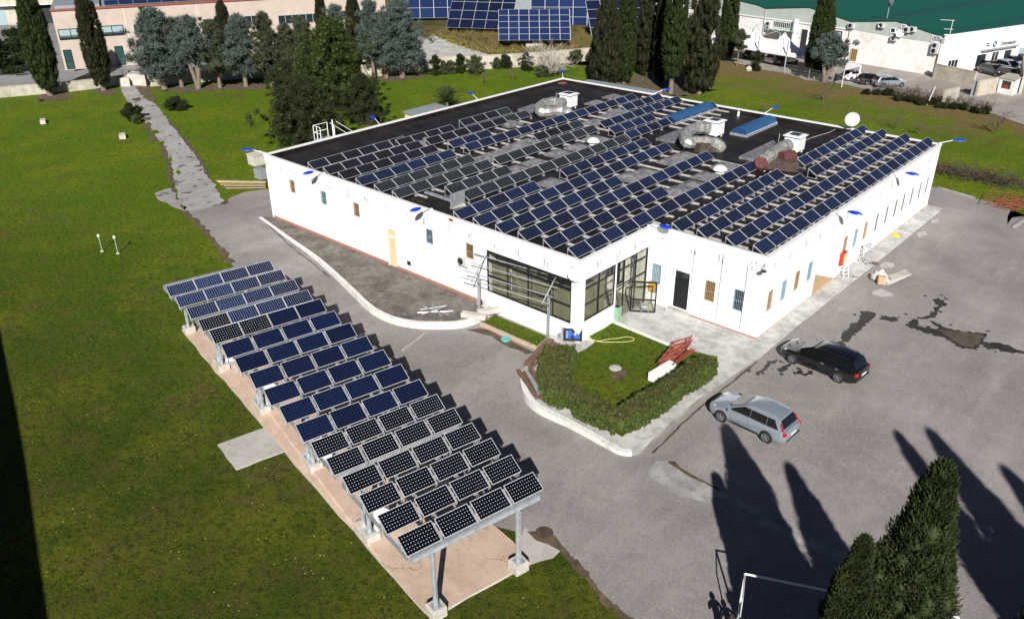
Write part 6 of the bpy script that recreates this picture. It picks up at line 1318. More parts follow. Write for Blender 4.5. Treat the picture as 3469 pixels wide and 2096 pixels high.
# ------------------------------------------------------------------ cars
def car(label, loc, rz, paint, kind='wagon', L=4.65, W=1.80, H=1.48, wb=2.68, rim='rim', group=None):
    """front points to local +x"""
    t = thing('parked_car', label, 'car', loc, rz, group)
    h = W/2; f = L/2; r = .315; ax = (wb/2+.06, -wb/2+.06)
    end = {'wagon':-f+.10,'hatch':-f+.14,'suv':-f+.12}[kind]
    # lower body: stations (x, half width, top z, belly z)
    belt = .92 if kind != 'suv' else 1.02
    stx = [(f,.52*h,.60,.30),(f-.05,.78*h,.68,.24),(f-.22,.92*h,.74,.20),(f-.62,.98*h,.82,.18),(f-1.22,1.0*h,belt-.02,.18),(0,1.0*h,belt+.01,.18),(-f+1.0,1.0*h,belt+.04,.18),(-f+.35,.97*h,belt+.05,.22),(-f+.08,.90*h,belt+.02,.28),(-f,.80*h,belt-.12,.36)]
    vs = []; m = 11
    def ring(x, w, zt, zb_):
        return [(x,-w*.90,zb_),(x,-w*.985,zb_+.10),(x,-w,zb_+.30),(x,-w*.985,zt-.14),(x,-w*.93,zt-.02),(x,-w*.55,zt+.035),(x,w*.55,zt+.035),(x,w*.93,zt-.02),(x,w*.985,zt-.14),(x,w,zb_+.30),(x,w*.985,zb_+.10),(x,w*.90,zb_)]
    rs = [ring(*q) for q in stx]; nr = len(rs[0])
    mb = MB()
    for q in rs: vs += q
    fs = [(i*nr+k, i*nr+(k+1)%nr, (i+1)*nr+(k+1)%nr, (i+1)*nr+k) for i in range(len(rs)-1) for k in range(nr)]
    fs += [tuple(range(nr))[::-1], tuple(range((len(rs)-1)*nr, len(rs)*nr))]
    mb.add(vs, fs)
    # cabin: lower loop on the belt, upper loop on the roof
    cf = f-1.06; cr = end+.10 if kind != 'hatch' else end+.12
    rf = f-2.08; rr = end+(.42 if kind == 'wagon' else .62 if kind == 'hatch' else .45)
    sec = [(cf,.80*h,belt,cf-.02,.80*h,belt+.01),(rf,.905*h,belt,rf,.71*h,H-.05),(rf-.35,.91*h,belt,rf-.35,.745*h,H),((rf+rr)/2,.91*h,belt,(rf+rr)/2,.75*h,H+.01),(rr+.3,.90*h,belt,rr+.3,.73*h,H-.03),(rr,.885*h,belt,rr,.70*h,H-.07),(cr,.82*h,belt,cr,.78*h,belt+.02)]
    cv = []
    for x0, w0, z0, x1, w1, z1_ in sec: cv += [(x0,-w0,z0-.06),(x1,-w1,z1_-.02),(x1,-w1*.8,z1_+.025),(x1,w1*.8,z1_+.025),(x1,w1,z1_-.02),(x0,w0,z0-.06)]
    n = 6; fs = [(i*n+k, i*n+k+1, (i+1)*n+k+1, (i+1)*n+k) for i in range(len(sec)-1) for k in range(n-1)]
    mb.add(cv, fs); body = mb.build('body', paint, t, smooth=True, bev=0)
    def side(s, x0a, x1a, x0b, x1b, name):                        # a side window between bottom x0a..x1a and top x0b..x1b
        zb_, zt_ = belt+.045, H-.10; P = []
        for x, z in ((x0a,zb_),(x1a,zb_),(x1b,zt_),(x0b,zt_)):
            k = (z-belt)/(H-belt); w = (.91*h)*(1-k)+(.745*h)*k+.016; P.append((x, s*w, z))
        mb = MB(); mb.add(P, [(0,1,2,3)]); mb.build(name, MT['car_glass'], t)
    A, B_2, C_2 = cf-.42, (cf+cr)/2+.22, (cf+cr)/2-.72
    for s in (-1, 1):
        side(s, A+.20, B_2+.015, rf+.0, B_2+.0, 'side_window'); side(s, B_2-.015, C_2+.015, B_2-.03, C_2+.015, 'side_window')
        if kind != 'hatch': side(s, C_2-.015, cr+.26, C_2-.015, rr+.22, 'side_window')
        mb = MB(); mb.obox((A+.12, s*(h*.97+.08), belt+.06), .14, .20, .13); mb.build('mirror', paint, t, bev=.03)
        mb = MB()
        for x in (B_2-.18, C_2-.12): mb.obox((x+.05, s*(h*.992), belt-.12), .2, .025, .03)
        mb.build('door_handle', MT['steel'], t)
        mb = MB()
        for x in (A+.02, B_2, C_2-.05): mb.beam((x, s*(h*1.001), .34), (x, s*(h*.99), belt-.10), .012, .008, 0, (1,0,0))
        mb.build('door_gap', MT['black'], t)
        mb = MB(); mb.beam((A-.1,s*(h*1.004),.30),(-wb/2+.5,s*(h*1.004),.30),.03,.05); mb.build('sill', MT['black'], t)
        if kind != 'hatch':
            mb = MB(); mb.tube([(rf-.25,s*.68*h,H+.0),(rf-.5,s*.68*h,H+.045),(rr+.4,s*.67*h,H+.03),(rr+.2,s*.66*h,H-.03)], .018, 6); mb.build('roof_rail', MT['steel'] if paint.name != 'black_car_paint' else MT['black'], t)
        mb = MB(); mb.add([(f-.03,s*.50*h,.60),(f-.12,s*.80*h,.62),(f-.45,s*.955*h,.72),(f-.55,s*.90*h,.815),(f-.26,s*.72*h,.79),(f-.06,s*.52*h,.70)], [tuple(range(6))[::s]]); o = mb.build('head_light', MT['headl'], t); o.location = (.012,s*.012,.012)
        tz = (belt-.30, belt+.0) if kind == 'hatch' else (belt-.24, belt+.02)
        mb = MB(); z0, z1_ = tz
        mb.obox((-f+.13, s*h*.80, (z0+z1_)/2), .19, .20, (z1_-z0)*.85, Matrix.Rotation(s*R(-38),3,'Z'))
        if paint.name == 'silver_car_paint':
            k0, k1 = .08, .72; P = [(cr+(rr-cr)*k-.02, s*(.84-.15*k)*h, belt+(H-.05-belt)*k) for k in (k0,k1)]; mb.beam(P[0], P[1], .09, .07, 0, (1,0,0))
        mb.build('tail_light', MT['tail'], t, bev=.02)
    def quad(pts, nm, m='car_glass'): mb = MB(); mb.add(pts, [(0,1,2,3)]); return mb.build(nm, MT[m], t)
    def lerp3(a, b, k): return tuple(a[i]+(b[i]-a[i])*k for i in range(3))
    b0, b1 = (cf-.02,-.74*h,belt+.035), (cf-.02,.74*h,belt+.035); t0, t1_ = (rf+.04,-.67*h,H-.03), (rf+.04,.67*h,H-.03)
    quad([lerp3(b0,t0,.10),lerp3(b1,t1_,.10),lerp3(b1,t1_,.95),lerp3(b0,t0,.95)], 'windscreen').location = (.022,0,.028)
    b0, b1 = (cr,-.76*h,belt+.03), (cr,.76*h,belt+.03); t0, t1_ = (rr,-.65*h,H-.05), (rr,.65*h,H-.05)
    quad([lerp3(b1,t1_,.12),lerp3(b0,t0,.12),lerp3(b0,t0,.90),lerp3(b1,t1_,.90)], 'rear_window').location = (-.024,0,.02)
    mb = MB(); mb.obox((-f-.008,0,.66),.02,.5,.12); mb.build('number_plate', MT['plate'], t); mb = MB(); mb.obox((f+.008,0,.40),.02,.5,.11); mb.build('number_plate', MT['plate'], t)
    mb = MB(); mb.obox((f-.04,0,.55),.1,.62,.12); mb.build('grille', MT['black'], t, bev=.02)
    mb = MB(); mb.obox((-f+.05,0,.42),.12,W*.76,.12); mb.build('rear_bumper_strip', MT['black'], t, bev=.02)
    for x in ax:
        for s in (-1, 1):
            y = s*(h-.09)
            mb = MB(); mb.lathe([(r+.055,-.012),(r+.055,.0),(0,.0)], 24, (x, s*(h*1.0+.003), r), 0, 'y'); mb.build('wheel_arch', MT['black'], t)
            mb = MB(); mb.lathe([(r*.62,-.10),(r*.95,-.10),(r,-.07),(r,.07),(r*.95,.105),(r*.62,.105)], 22, (x, y+s*.03, r), 0, 'y'); w_ = mb.build('wheel', MT['tyre'], t, smooth=True)
            mb = MB(); c = Vector((x, y+s*.125, r))
            mb.lathe([(r*.66,-.02),(r*.66,.012),(r*.58,.012),(r*.58,-.02)], 22, tuple(c), 0, 'y')
            for k in range(5):
                a = 2*PI*k/5+.3; dv = Vector((math.cos(a),0,math.sin(a))); mb.beam(c, c+dv*r*.62, .03, .075, 0, (0,1,0))
            mb.lathe([(0,s*.02),(r*.16,s*.02),(r*.18,-.01)], 12, tuple(c), 0, 'y'); mb.build('rim', MT[rim], w_)
            mb = MB(); mb.lathe([(0,0),(r*.6,0)], 18, (x, y+s*.085, r), 0, 'y'); mb.build('brake_disc', MT['black'], w_)
    return t
def paint(name, col, metal=.5, rough=.25):
    g = NG(name, rough, metal, .5); g.color(col); g.b.inputs['Coat Weight'].default_value = 1; g.b.inputs['Coat Roughness'].default_value = .04; return g.m
PS = paint('silver_car_paint', (.36,.42,.48), .55, .32); PK = paint('black_car_paint', (.004,.004,.005), .0, .25); PWc = paint('white_car_paint', (.75,.76,.77), 0, .3); PB = paint('dark_blue_car_paint', (.03,.045,.08), .3, .25)
MT['car_glass'] = pane_mat('car_glass', (.006,.007,.008), .12)
a, b = zr(263,492), zr(490,597)
car('silver estate car parked nose to the kerb by the hedge', ((a.x+b.x)/2+.02, (a.y+b.y)/2+.88, hz(45,0)+.006), math.atan2(a.y-b.y, a.x-b.x), PS, 'wagon', 4.55, 1.84, 1.50, 2.64)
a, b = zr(620,197), zr(850,292)
car('black estate car parked nose to the kerb by the wet stains', ((a.x+b.x)/2+.08, (a.y+b.y)/2+.90, hz(45,6)+.006), math.atan2(a.y-b.y, a.x-b.x), PK, 'wagon', 4.86, 1.86, 1.49, 2.89)
a, b = t4(775,752), t4(882,735); car('white hatchback parked behind the round conifer', ((a.x+b.x)/2+.3, (a.y+b.y)/2+.8, 0), math.atan2(b.y-a.y, b.x-a.x), PWc, 'hatch', 3.9, 1.66, 1.42, 2.45)
a, b = t4(960,795), t4(1055,812); d_ = (b-a).normalized()
car('black hatchback parked in the court beside the silver estate', tuple(t4(1030,775)), R(62), PK, 'hatch', 4.1, 1.74, 1.46, 2.5)
car('silver estate car parked in the court beside the black hatchback', tuple(t4(1205,800)), R(48), PS, 'wagon', 4.6, 1.76, 1.47, 2.7)
for i, (x, y, rz, p, k, lab) in enumerate(((1545,960,-30,PS,'suv','silver off-road car in the showroom yard, the only silver one'),(1300,1010,-32,PK,'wagon','black car in front of the silver off-road car in the showroom yard'),(1240,950,-32,PK,'hatch','dark car behind the low wall, left of the silver off-road car'),(1650,860,-30,PB,'hatch','dark car behind the silver off-road car in the showroom yard'),(1760,820,-30,PK,'hatch','dark car at the frame edge beside the shop windows'),(1600,1080,-30,PK,'wagon','black car nearest the meter kiosk'))):
    q = zs(x,y); car(lab, (q.x,q.y,0), R(rz), p, k, 4.6 if k != 'hatch' else 4.2, 1.84, 1.66 if k == 'suv' else 1.45, 2.7, 'rim', 'cars in the showroom yard')
for x, y, p, lab in ((945,1010,PWc,'white car parked under the tent, tail to the lawn'),(1120,1040,PK,'black car parked under the tent beside the white one'),(600,930,PK,'dark car under the tent behind the thin young tree')):
    q = zq(x,y); car(lab, (q.x+.4,q.y+1.6,0), math.atan2(-gnn.y,-gnn.x), p, 'hatch', 4.1, 1.75, 1.5, 2.5, 'rim', 'cars under the white tents')

# ------------------------------------------------------------------ things in the yard
def pipe_frame():
    p1 = z4(338,1250,0); p2 = zi(878,492); zt_ = 2.9
    t = thing('pipe_trellis', 'grey steel pipe trellis with two posts in front of the corner porch windows', 'trellis', (p1.x,p1.y,0)); W = lambda x,y,z: Vector((x,y,z))
    g1, g2 = 0, hz(p2.x,p2.y)
    for p, g in ((p1,g1),(p2,g2)): mb = MB(); mb.tube([W(p.x-.05,p.y,g-.1), W(p.x-.05,p.y,zt_)], .05, 8); mb.tube([W(p.x+.08,p.y,g-.1), W(p.x+.08,p.y,zt_-.2)], .035, 8); mb.build('post', MT['steel'], t, world=True)
    d = (p2-p1); d.z = 0; L = d.length; d.normalize(); n = Vector((d.y,-d.x,0))
    for p in (p1,p2):
        mb = MB(); b = W(p.x,p.y,zt_-.1); mb.tube([b+n*.75-Vector((0,0,.30)), b-n*.9+Vector((0,0,1.05))], .045, 7); mb.build('arm', MT['steel'], t, world=True)
    for o, z in ((.70,-.25),(.30,.05),(-.25,.45),(-.75,.90)):
        mb = MB(); a = W(p1.x,p1.y,zt_+z-.02)+n*o; mb.tube([a-d*.9, a+d*(L+.5)], .035, 7); mb.build('rail', MT['steel'], t, world=True)
pipe_frame()
def planks(a, b, n, w, h, label, lay=2, seed=0, mat='wood', name='plank', grp='weathered planks piled on the island wall', spread=.9):
    rg = random.Random(seed); d = (b-a).normalized(); nn = Vector((-d.y,d.x,0))
    for k in range(n):
        o = nn*rg.uniform(-spread/2,spread/2); e = rg.uniform(-.25,.25); z = .06+h*(k//max(1,n//lay)); yaw = rg.gauss(0,.03)
        p, q = a+o+d*e, b+o+d*e+nn*yaw*3; mb = MB(); mb.beam((p.x,p.y,a.z+z+.01*k), (q.x,q.y,b.z+z+.012*k), w*rg.uniform(.8,1.1), h); single(name, mb, MT[mat], label, 'plank', grp)
planks(zi(690,720,.05), zi(880,520,.05), 9, .24, .07, 'weathered brown plank in the pile along the island wall, upper half', 3, 1)
planks(zi(690,770,.05), zi(850,1000,.05), 10, .24, .07, 'weathered brown plank in the pile along the island wall, lower half', 3, 2)
planks(zi(720,775,.35), zi(820,950,.35), 3, .10, .05, 'greyish blue metal strip on top of the plank pile', 1, 3, 'steel', 'metal_strip', 'metal strips on the plank pile', .3)
# red scaffold frames stacked on the lawn
def scaffold_stack(pts, n, label, z=.05, lean=.14, mess=0):
    a, b, c = pts; u = (b-a); v = (c-a); ln = u.length; lv = v.length
    for k in range(n):
        t = thing('scaffold_frame', label, 'scaffold frame', (a.x+random.gauss(0,mess),a.y+random.gauss(0,mess),z+.085*k), random.gauss(0,mess*.5), label.split(' in the')[0]+'s'); o = Vector((random.gauss(0,.05), random.gauss(0,.05), 0)); mb = MB()
        for s in (0, 1): mb.tube([o+v*s, o+v*s+u], .024, 5)
        mb.build('uprights', MT['redox'], t); mb = MB()
        for s in (.03,.26,.5,.74,.97): mb.tube([o+u*s, o+u*s+v], .02, 5)
        mb.tube([o+u*.05, o+u*.5+v], .014, 5); mb.build('rungs', MT['redox'], t)
scaffold_stack([zi(1790,745,.1), zi(1935,570,.1), zi(1935,700,.1)], 9, 'red oxide scaffold frame in the stack on the island lawn')
scaffold_stack([D(2400,500), D(2452,480), D(2448,510)], 6, 'red oxide scaffold frame in the heap by the brush heap', mess=.45)
planks(zi(1950,700,.7), zi(2090,590,.7), 4, .06, .05, 'red steel tube leaning on the scaffold stack by the hedge', 2, 5, 'redox', 'steel_tube', 'red steel tubes by the hedge', .25)
a, b = zi(1740,840,.1), zi(1915,735,.1); mb = MB()
for k in range(4): mb.beam((a.x,a.y,.12+.14*k), (b.x,b.y,.12+.14*k), .5, .12)
single('sheet_stack', mb, MT['white'], 'stack of white sheets beside the red scaffold frames behind the hedge', 'sheet stack', bev=.01)
# hose, bin, chair, sign
pts = smooth_pts([zi(x,y,.06) for x, y in ((1165,405),(1190,460),(1240,495),(1320,512),(1420,515),(1530,512),(1590,500),(1590,480),(1530,470),(1470,482),(1380,490),(1300,505),(1230,490))], 4); mb = MB(); mb.tube(pts, .03, 6)
single('garden_hose', mb, MT['hose'], 'yellow garden hose looped across the island lawn', 'hose')
q = zi(1450,345,0); t = thing('litter_bin', 'pale green square bin at the corner of the entrance terrace', 'bin', (q.x,q.y,0)); mb = MB(); mb.prism([(-.22,-.22),(.22,-.22),(.22,.22),(-.22,.22)], 0, 1.15, 0); mb.build('body', MT['greenp'], t, bev=.02); mb = MB(); mb.box((-.17,-.17,1.152),(.17,.17,1.16)); mb.build('opening', MT['dark'], t)
q = zi(1685,270,.02); t = thing('garden_chair', 'grey wire garden chair on the terrace beside the open glass door', 'chair', (q.x,q.y,.0), R(120))
mb = MB(); mb.lathe([(0,.42),(.24,.42),(.26,.44)], 16); mb.build('seat', MT['steel'], t); mb = MB()
for k in range(9): a = PI*(.15+.7*k/8); mb.tube([(.25*math.cos(a),.25*math.sin(a),.44),(.31*math.cos(a),.36*math.sin(a),.92-.12*abs(k-4)/4)], .012, 5)
mb.tube([(.31*math.cos(PI*(.15+.7*k/8)),.36*math.sin(PI*(.15+.7*k/8)),.92-.12*abs(k-4)/4) for k in range(9)], .018, 6); mb.build('backrest', MT['steel'], t)
for sx in (-1,1):
    for sy in (-1,1): mb = MB(); mb.tube([(.2*sx,.2*sy,.43),(.26*sx,.28*sy,0)], .016, 6); mb.build('leg', MT['steel'], t)
    mb = MB(); mb.tube([(.27*sx,.18,.6),(.3*sx,-.1,.62),(.24*sx,-.2,.44)], .016, 6); mb.build('armrest', MT['steel'], t)
q = zi(1085,500,.2); t = thing('notice_board', 'black framed board with a blue zigzag emblem standing by the hedge', 'sign', (q.x,q.y,.06), R(37)); Mx = Matrix.Rotation(R(42),3,'X')
mb = MB(); mb.obox((0,0,.55),1.15,.8,.05,Mx); mb.build('board', MT['black'], t, bev=.01); 
def onb(x, y, o=.03): return Vector((0,0,.55)) + Mx @ Vector((x,y,o))
mb = MB(); mb.add([onb(*p) for p in ((-.42,-.26),(-.12,-.26),(-.08,.05),(.14,-.26),(.42,-.26),(.42,.26),(.12,.26),(.08,-.05),(-.14,.26),(-.42,.26))], [(0,1,2,9),(2,8,9),(2,3,7),(2,7,8),(3,4,5,7),(5,6,7)]); mb.build('emblem', MT['logo'], t)
mb = MB()
for k in range(3): mb.add([onb(-.44,-.2+.16*k,.034),onb(-.3,-.2+.16*k,.034),onb(-.3,-.13+.16*k,.034),onb(-.44,-.13+.16*k,.034)], [(0,1,2,3)])
mb.build('stripes', MT['blue_p'], t); mb = MB(); mb.add([onb(.06,.0,.036),onb(.18,-.04,.036),onb(.24,.22,.036),onb(.12,.24,.036)], [(0,1,2,3)]); mb.build('yellow_stripe', MT['yellow'], t); mb = MB(); [mb.tube([(x,.2,.0),(x,.12,.56)], .025, 6) for x in (-.45,.45)]; mb.build('stand', MT['steel'], t)
q = zi(1000,490,.0); mb = MB(); mb.lathe([(.22,0),(.3,.35),(.31,.38),(.27,.36),(.2,.05),(0,.05)], 14, (q.x,q.y,0)); single('bucket', mb, MT['steel'], 'grey bucket standing by the black framed board', 'bucket')
q = zi(525,500); mb = MB(); mb.lathe([(0,.02),(.3,.02),(.33,.1),(.3,.14),(0,.10)], 12, (q.x,q.y,q.z+.01)); single('basin', mb, MT['teal'], 'small teal basin lying on the asphalt by the porch', 'basin')
q = zi(1440,735,.03); mb = MB(); mb.lathe([(.42,0),(.38,.06),(0,.09)], 8, (q.x,q.y,.02)); single('stone_slab', mb, MT['padc'], 'pale flat stone in the middle of the island lawn', 'stone')
for x, y, l, w, h, lab in ((260,300,1.7,.45,.34,'concrete sill block lying on the rounded end of the pavement, left one'),(385,262,1.6,.45,.34,'concrete sill block lying on the rounded end of the pavement, against the wall')):
    q = zi(x,y,.1); mb = MB(); mb.obox((q.x,q.y,h/2),l,w,h,None,R(25 if x < 300 else 60)); single('concrete_block', mb, MT['slabw'], lab, 'concrete block', bev=.03)
for k, (x0,y0,x1,y1) in enumerate(((1010,745,1075,735),(1005,752,1090,748),(1020,738,1080,757),(1015,757,1070,738),(1040,733,1062,760))):
    a, b = D(x0,y0,.05+.03*k), D(x1,y1,.05+.03*k); mb = MB(); mb.tube([a,b], .035, 6); single('steel_pipe', mb, MT['steel'], 'galvanised pipe in the loose heap on the rounded end of the pavement', 'pipe', 'loose pipes on the pavement')
# builders' gear by the right wall
def steplad(q, rz, h, label, mat='white'):
    t = thing('step_ladder', label, 'ladder', tuple(q), rz); sp = .34
    for s in (-1,1): mb = MB(); mb.beam((s*.22,-sp,0),(s*.16,0,h),.04,.06); mb.build('stile', MT[mat], t)
    mb = MB(); [mb.beam((-.2,-sp*(1-k/6),h*k/6),(.2,-sp*(1-k/6),h*k/6),.08,.025) for k in range(1,6)]; mb.box((-.2,-.1,h),(.2,.1,h+.03)); mb.build('treads', MT[mat], t)
    mb = MB(); [mb.beam((s*.2,sp,0),(s*.16,.02,h),.03,.03) for s in (-1,1)]; mb.beam((-.18,sp*.5,h*.5),(.18,sp*.5,h*.5),.03,.03); mb.build('rear_frame', MT[mat], t)
steplad(z5(1170,705,.02), R(60), 1.7, 'white stepladder standing under the red fire cabinet'); steplad(z5(1330,620,.02), R(75), 1.6, 'grey stepladder near the broom against the right wall', 'steel'); 
q = z5(1300,580,.02); t = thing('trestle', 'white folding trestle leaning on the right hand wall', 'trestle', tuple(q), R(90)); mb = MB(); [mb.tube([(x,0,0),(x*.7,-.35,1.5)],.025,6) for x in (-.35,.35)]; mb.build('legs', MT['white'], t); mb = MB(); [mb.tube([(-.3,-.35*k/5,1.5*k/5),(.3,-.35*k/5,1.5*k/5)],.02,6) for k in range(1,6)]; mb.build('rungs', MT['white'], t)
q = z5(1345,560,.02); t = thing('broom', 'black bristled broom standing head up by the stepladder', 'broom', tuple(q)); mb = MB(); mb.tube([(0,0,0),(-.35,.1,1.35)],.016,6); mb.build('handle', MT['white'], t); mb = MB(); mb.obox((-.37,.1,1.47),.12,.32,.24); mb.build('head', MT['black'], t, bev=.03)
for i, (x,y,h,lab,m) in enumerate(((1390,618,.04,'thin brown board lying on the pavement by the stepladders','wood'),)): q = z5(x,y,.02); mb = MB(); mb.obox((q.x,q.y,.06),.7,.5,.04,None,R(20)); single('board', mb, MT[m], lab, 'board')
q = z5(1548,420,.02); t = thing('yellow_cover', 'crumpled yellow sheet on the pavement by the slit windows', 'sheet', (q.x,q.y,.02)); mb = MB(); mb.lathe([(.35,0),(.3,.12),(.12,.22),(0,.2)], 7); mb.build('sheet', MT['yellow'], t)
q = z5(1210,715,.0); mb = MB(); [mb.tube([(q.x+.3*math.sin(k),q.y+.3*k*.3,.05),(q.x+.6*math.sin(k+1),q.y+.4+.3*k*.3,.05)],.02,5) for k in range(5)]; single('cable_coil', mb, MT['black'], 'black cable lying on the pavement by the stepladder', 'cable')
a, b = z5(1450,790), z5(1640,710); dd = (b-a).normalized(); nn = Vector((-dd.y,dd.x,0))
for k in range(14):
    o = nn*(.16*(k%5)-.1)+Vector((0,0,.09+.11*(k//5))); p = a.lerp(b,.12)+o; q = b+o+dd*random.uniform(-.3,.2); mb = MB(); mb.beam((p.x,p.y,o.z),(q.x,q.y,o.z),.13,.09); single('board', mb, MT['sky_grey'] if k%4 == 0 else MT['slabw'], 'grey board in the builders stack on the parking yard', 'board', 'boards in the builders stack')
for x, y, s, lab in ((1440,725,.42,'white sack on top of the builders stack'),(1400,735,.36,'grey dusty sack at the left of the builders stack'),(1470,765,.34,'white sack low at the front of the builders stack')):
    q = z5(x,y); mb = MB(); mb.lathe([(s*.6,0),(s,.18),(s*.9,.4),(s*.35,.55),(s*.25,.7),(0,.66)], 9, (q.x,q.y,q.z)); single('sack', mb, MT['white' if s > .4 else 'padc'], lab, 'sack', smooth=True)
q = z5(1440,765); mb = MB(); mb.obox((q.x,q.y,.35),.5,.4,.6,None,.5); single('carton', mb, MT['tan'], 'tan carton among the sacks of the builders stack', 'box', bev=.02)
a, b = z5(1500,715,.6), z5(1640,680,.75); mb = MB(); mb.beam(a,b,.55,.04); single('board', mb, MT['padc'], 'wide grey board sloping on top of the builders stack', 'board')
# small things on lawns and behind the left corner
for x, y, h, lab in ((246,605,1.2,'white garden lamp post on the left lawn, left of two'),(284,610,1.25,'white garden lamp post on the left lawn, right of two')):
    q = D(x,y); t = thing('garden_lamp', lab, 'lamp', tuple(q)); mb = MB(); mb.tube([(0,0,0),(0,0,h)], .035, 7); mb.build('post', MT['greenp'], t); mb = MB(); mb.lathe([(.03,h),(.09,h+.04),(.11,h+.14),(.06,h+.24),(0,h+.26)], 12); mb.build('globe', MT['white'], t, smooth=True); mb = MB(); mb.lathe([(.14,0),(.12,.07),(0,.08)], 10); mb.build('foot', MT['slabw'], t)
for k in range(7):
    a, b = D(520+4*k, 437+3*k), D(640, 440+2.4*k); mb = MB(); mb.beam(a+Vector((0,0,.1+.05*(k%3))), b+Vector((0,0,.12+.05*(k%3))), .12, .07); single('plank', mb, MT[('steel','yellow','padc','yellow','wood','steel','tan')[k]], '%s bar in the heap of bars behind the left corner of the building' % ('grey','yellow','pale','yellow','brown','grey','tan')[k], 'bar', 'heap of bars behind the left corner')
t = thing('water_tank', 'grey ribbed box unit behind the left corner of the building', 'box unit', tuple(D(630,432))); mb = MB(); mb.box((-.6,-.4,.1),(.5,.4,1.1)); [mb.box((-.62,-.42,.25+.25*k),(.52,.42,.3+.25*k)) for k in range(4)]; mb.build('casing', MT['steel'], t, bev=.03)
for f, x, y, r_, lab in ((D,1310,1283,.34,'rusty manhole cover by the near end of the pink slab'),(D,540,489,.3,'dark drain cover on the asphalt by the path')):
    q = f(x,y); mb = MB(); mb.lathe([(r_*1.2,.0),(r_*1.2,.03),(r_,.035),(0,.04)], 18, (q.x,q.y,q.z+.008)); single('manhole_cover', mb, MT['brown'], lab, 'manhole')
# kerb beyond the brush heap and rails at right
mb = MB(); a, b = D(2255,452), D(2345,478); mb.beam(a+Vector((0,0,.06)), b+Vector((0,0,.06)), .2, .16); a, b = D(2440,548), D(2475,522); mb.beam(a+Vector((0,0,.06)), b+Vector((0,0,.06)), .25, .2); tag(mb.build('kerb', MT['pave_mid']), kind='structure')
# football goal at the near edge
g0 = Vector((51.2,-13.05,0)); gx = zg(1170,485,2.42); gdir = Vector((gx.x-g0.x, gx.y-g0.y, 0)).normalized(); gn_ = Vector((-gdir.y,gdir.x,0)); LG = 7.3
t = thing('football_goal', 'white football goal with its crossbar behind the near right cypress', 'goal', tuple(g0), 0)
for k, nm in ((0,'post'),(LG,'post')): mb = MB(); mb.tube([gdir*k+Vector((0,0,-.3)), gdir*k+Vector((0,0,2.42))], .042, 8); mb.build(nm, MT['white'], t)
mb = MB(); mb.tube([Vector((0,0,2.42)), gdir*LG+Vector((0,0,2.42))], .042, 8); mb.build('crossbar', MT['white'], t)
for k in (0, LG*.46, LG): mb = MB(); mb.tube([gdir*k+Vector((0,0,2.40)), gdir*k-gn_*.9+Vector((0,0,2.1)), gdir*k-gn_*1.7+Vector((0,0,.0))], .03, 6); mb.build('net_stay', MT['steel'], t)
# the dark shed outside the left edge whose shadow falls on the lawn
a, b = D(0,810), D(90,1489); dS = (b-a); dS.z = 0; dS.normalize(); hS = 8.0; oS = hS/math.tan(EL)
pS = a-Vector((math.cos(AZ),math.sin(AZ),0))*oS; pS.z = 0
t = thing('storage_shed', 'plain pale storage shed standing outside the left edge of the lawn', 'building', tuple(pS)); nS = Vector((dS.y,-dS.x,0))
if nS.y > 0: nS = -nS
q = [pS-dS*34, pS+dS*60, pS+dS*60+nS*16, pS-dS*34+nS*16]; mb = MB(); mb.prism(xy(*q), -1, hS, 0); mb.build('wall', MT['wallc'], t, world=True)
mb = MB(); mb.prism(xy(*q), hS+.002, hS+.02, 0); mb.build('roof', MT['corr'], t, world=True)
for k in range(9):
    c = pS-dS*(-4+6*k-14)-nS*.03; mb = MB(); mb.beam(c+Vector((0,0,4.5)), c+Vector((0,0,6.0)), 2.4, .06, 0, -nS); mb.build('window', MT['pane'], t, world=True)

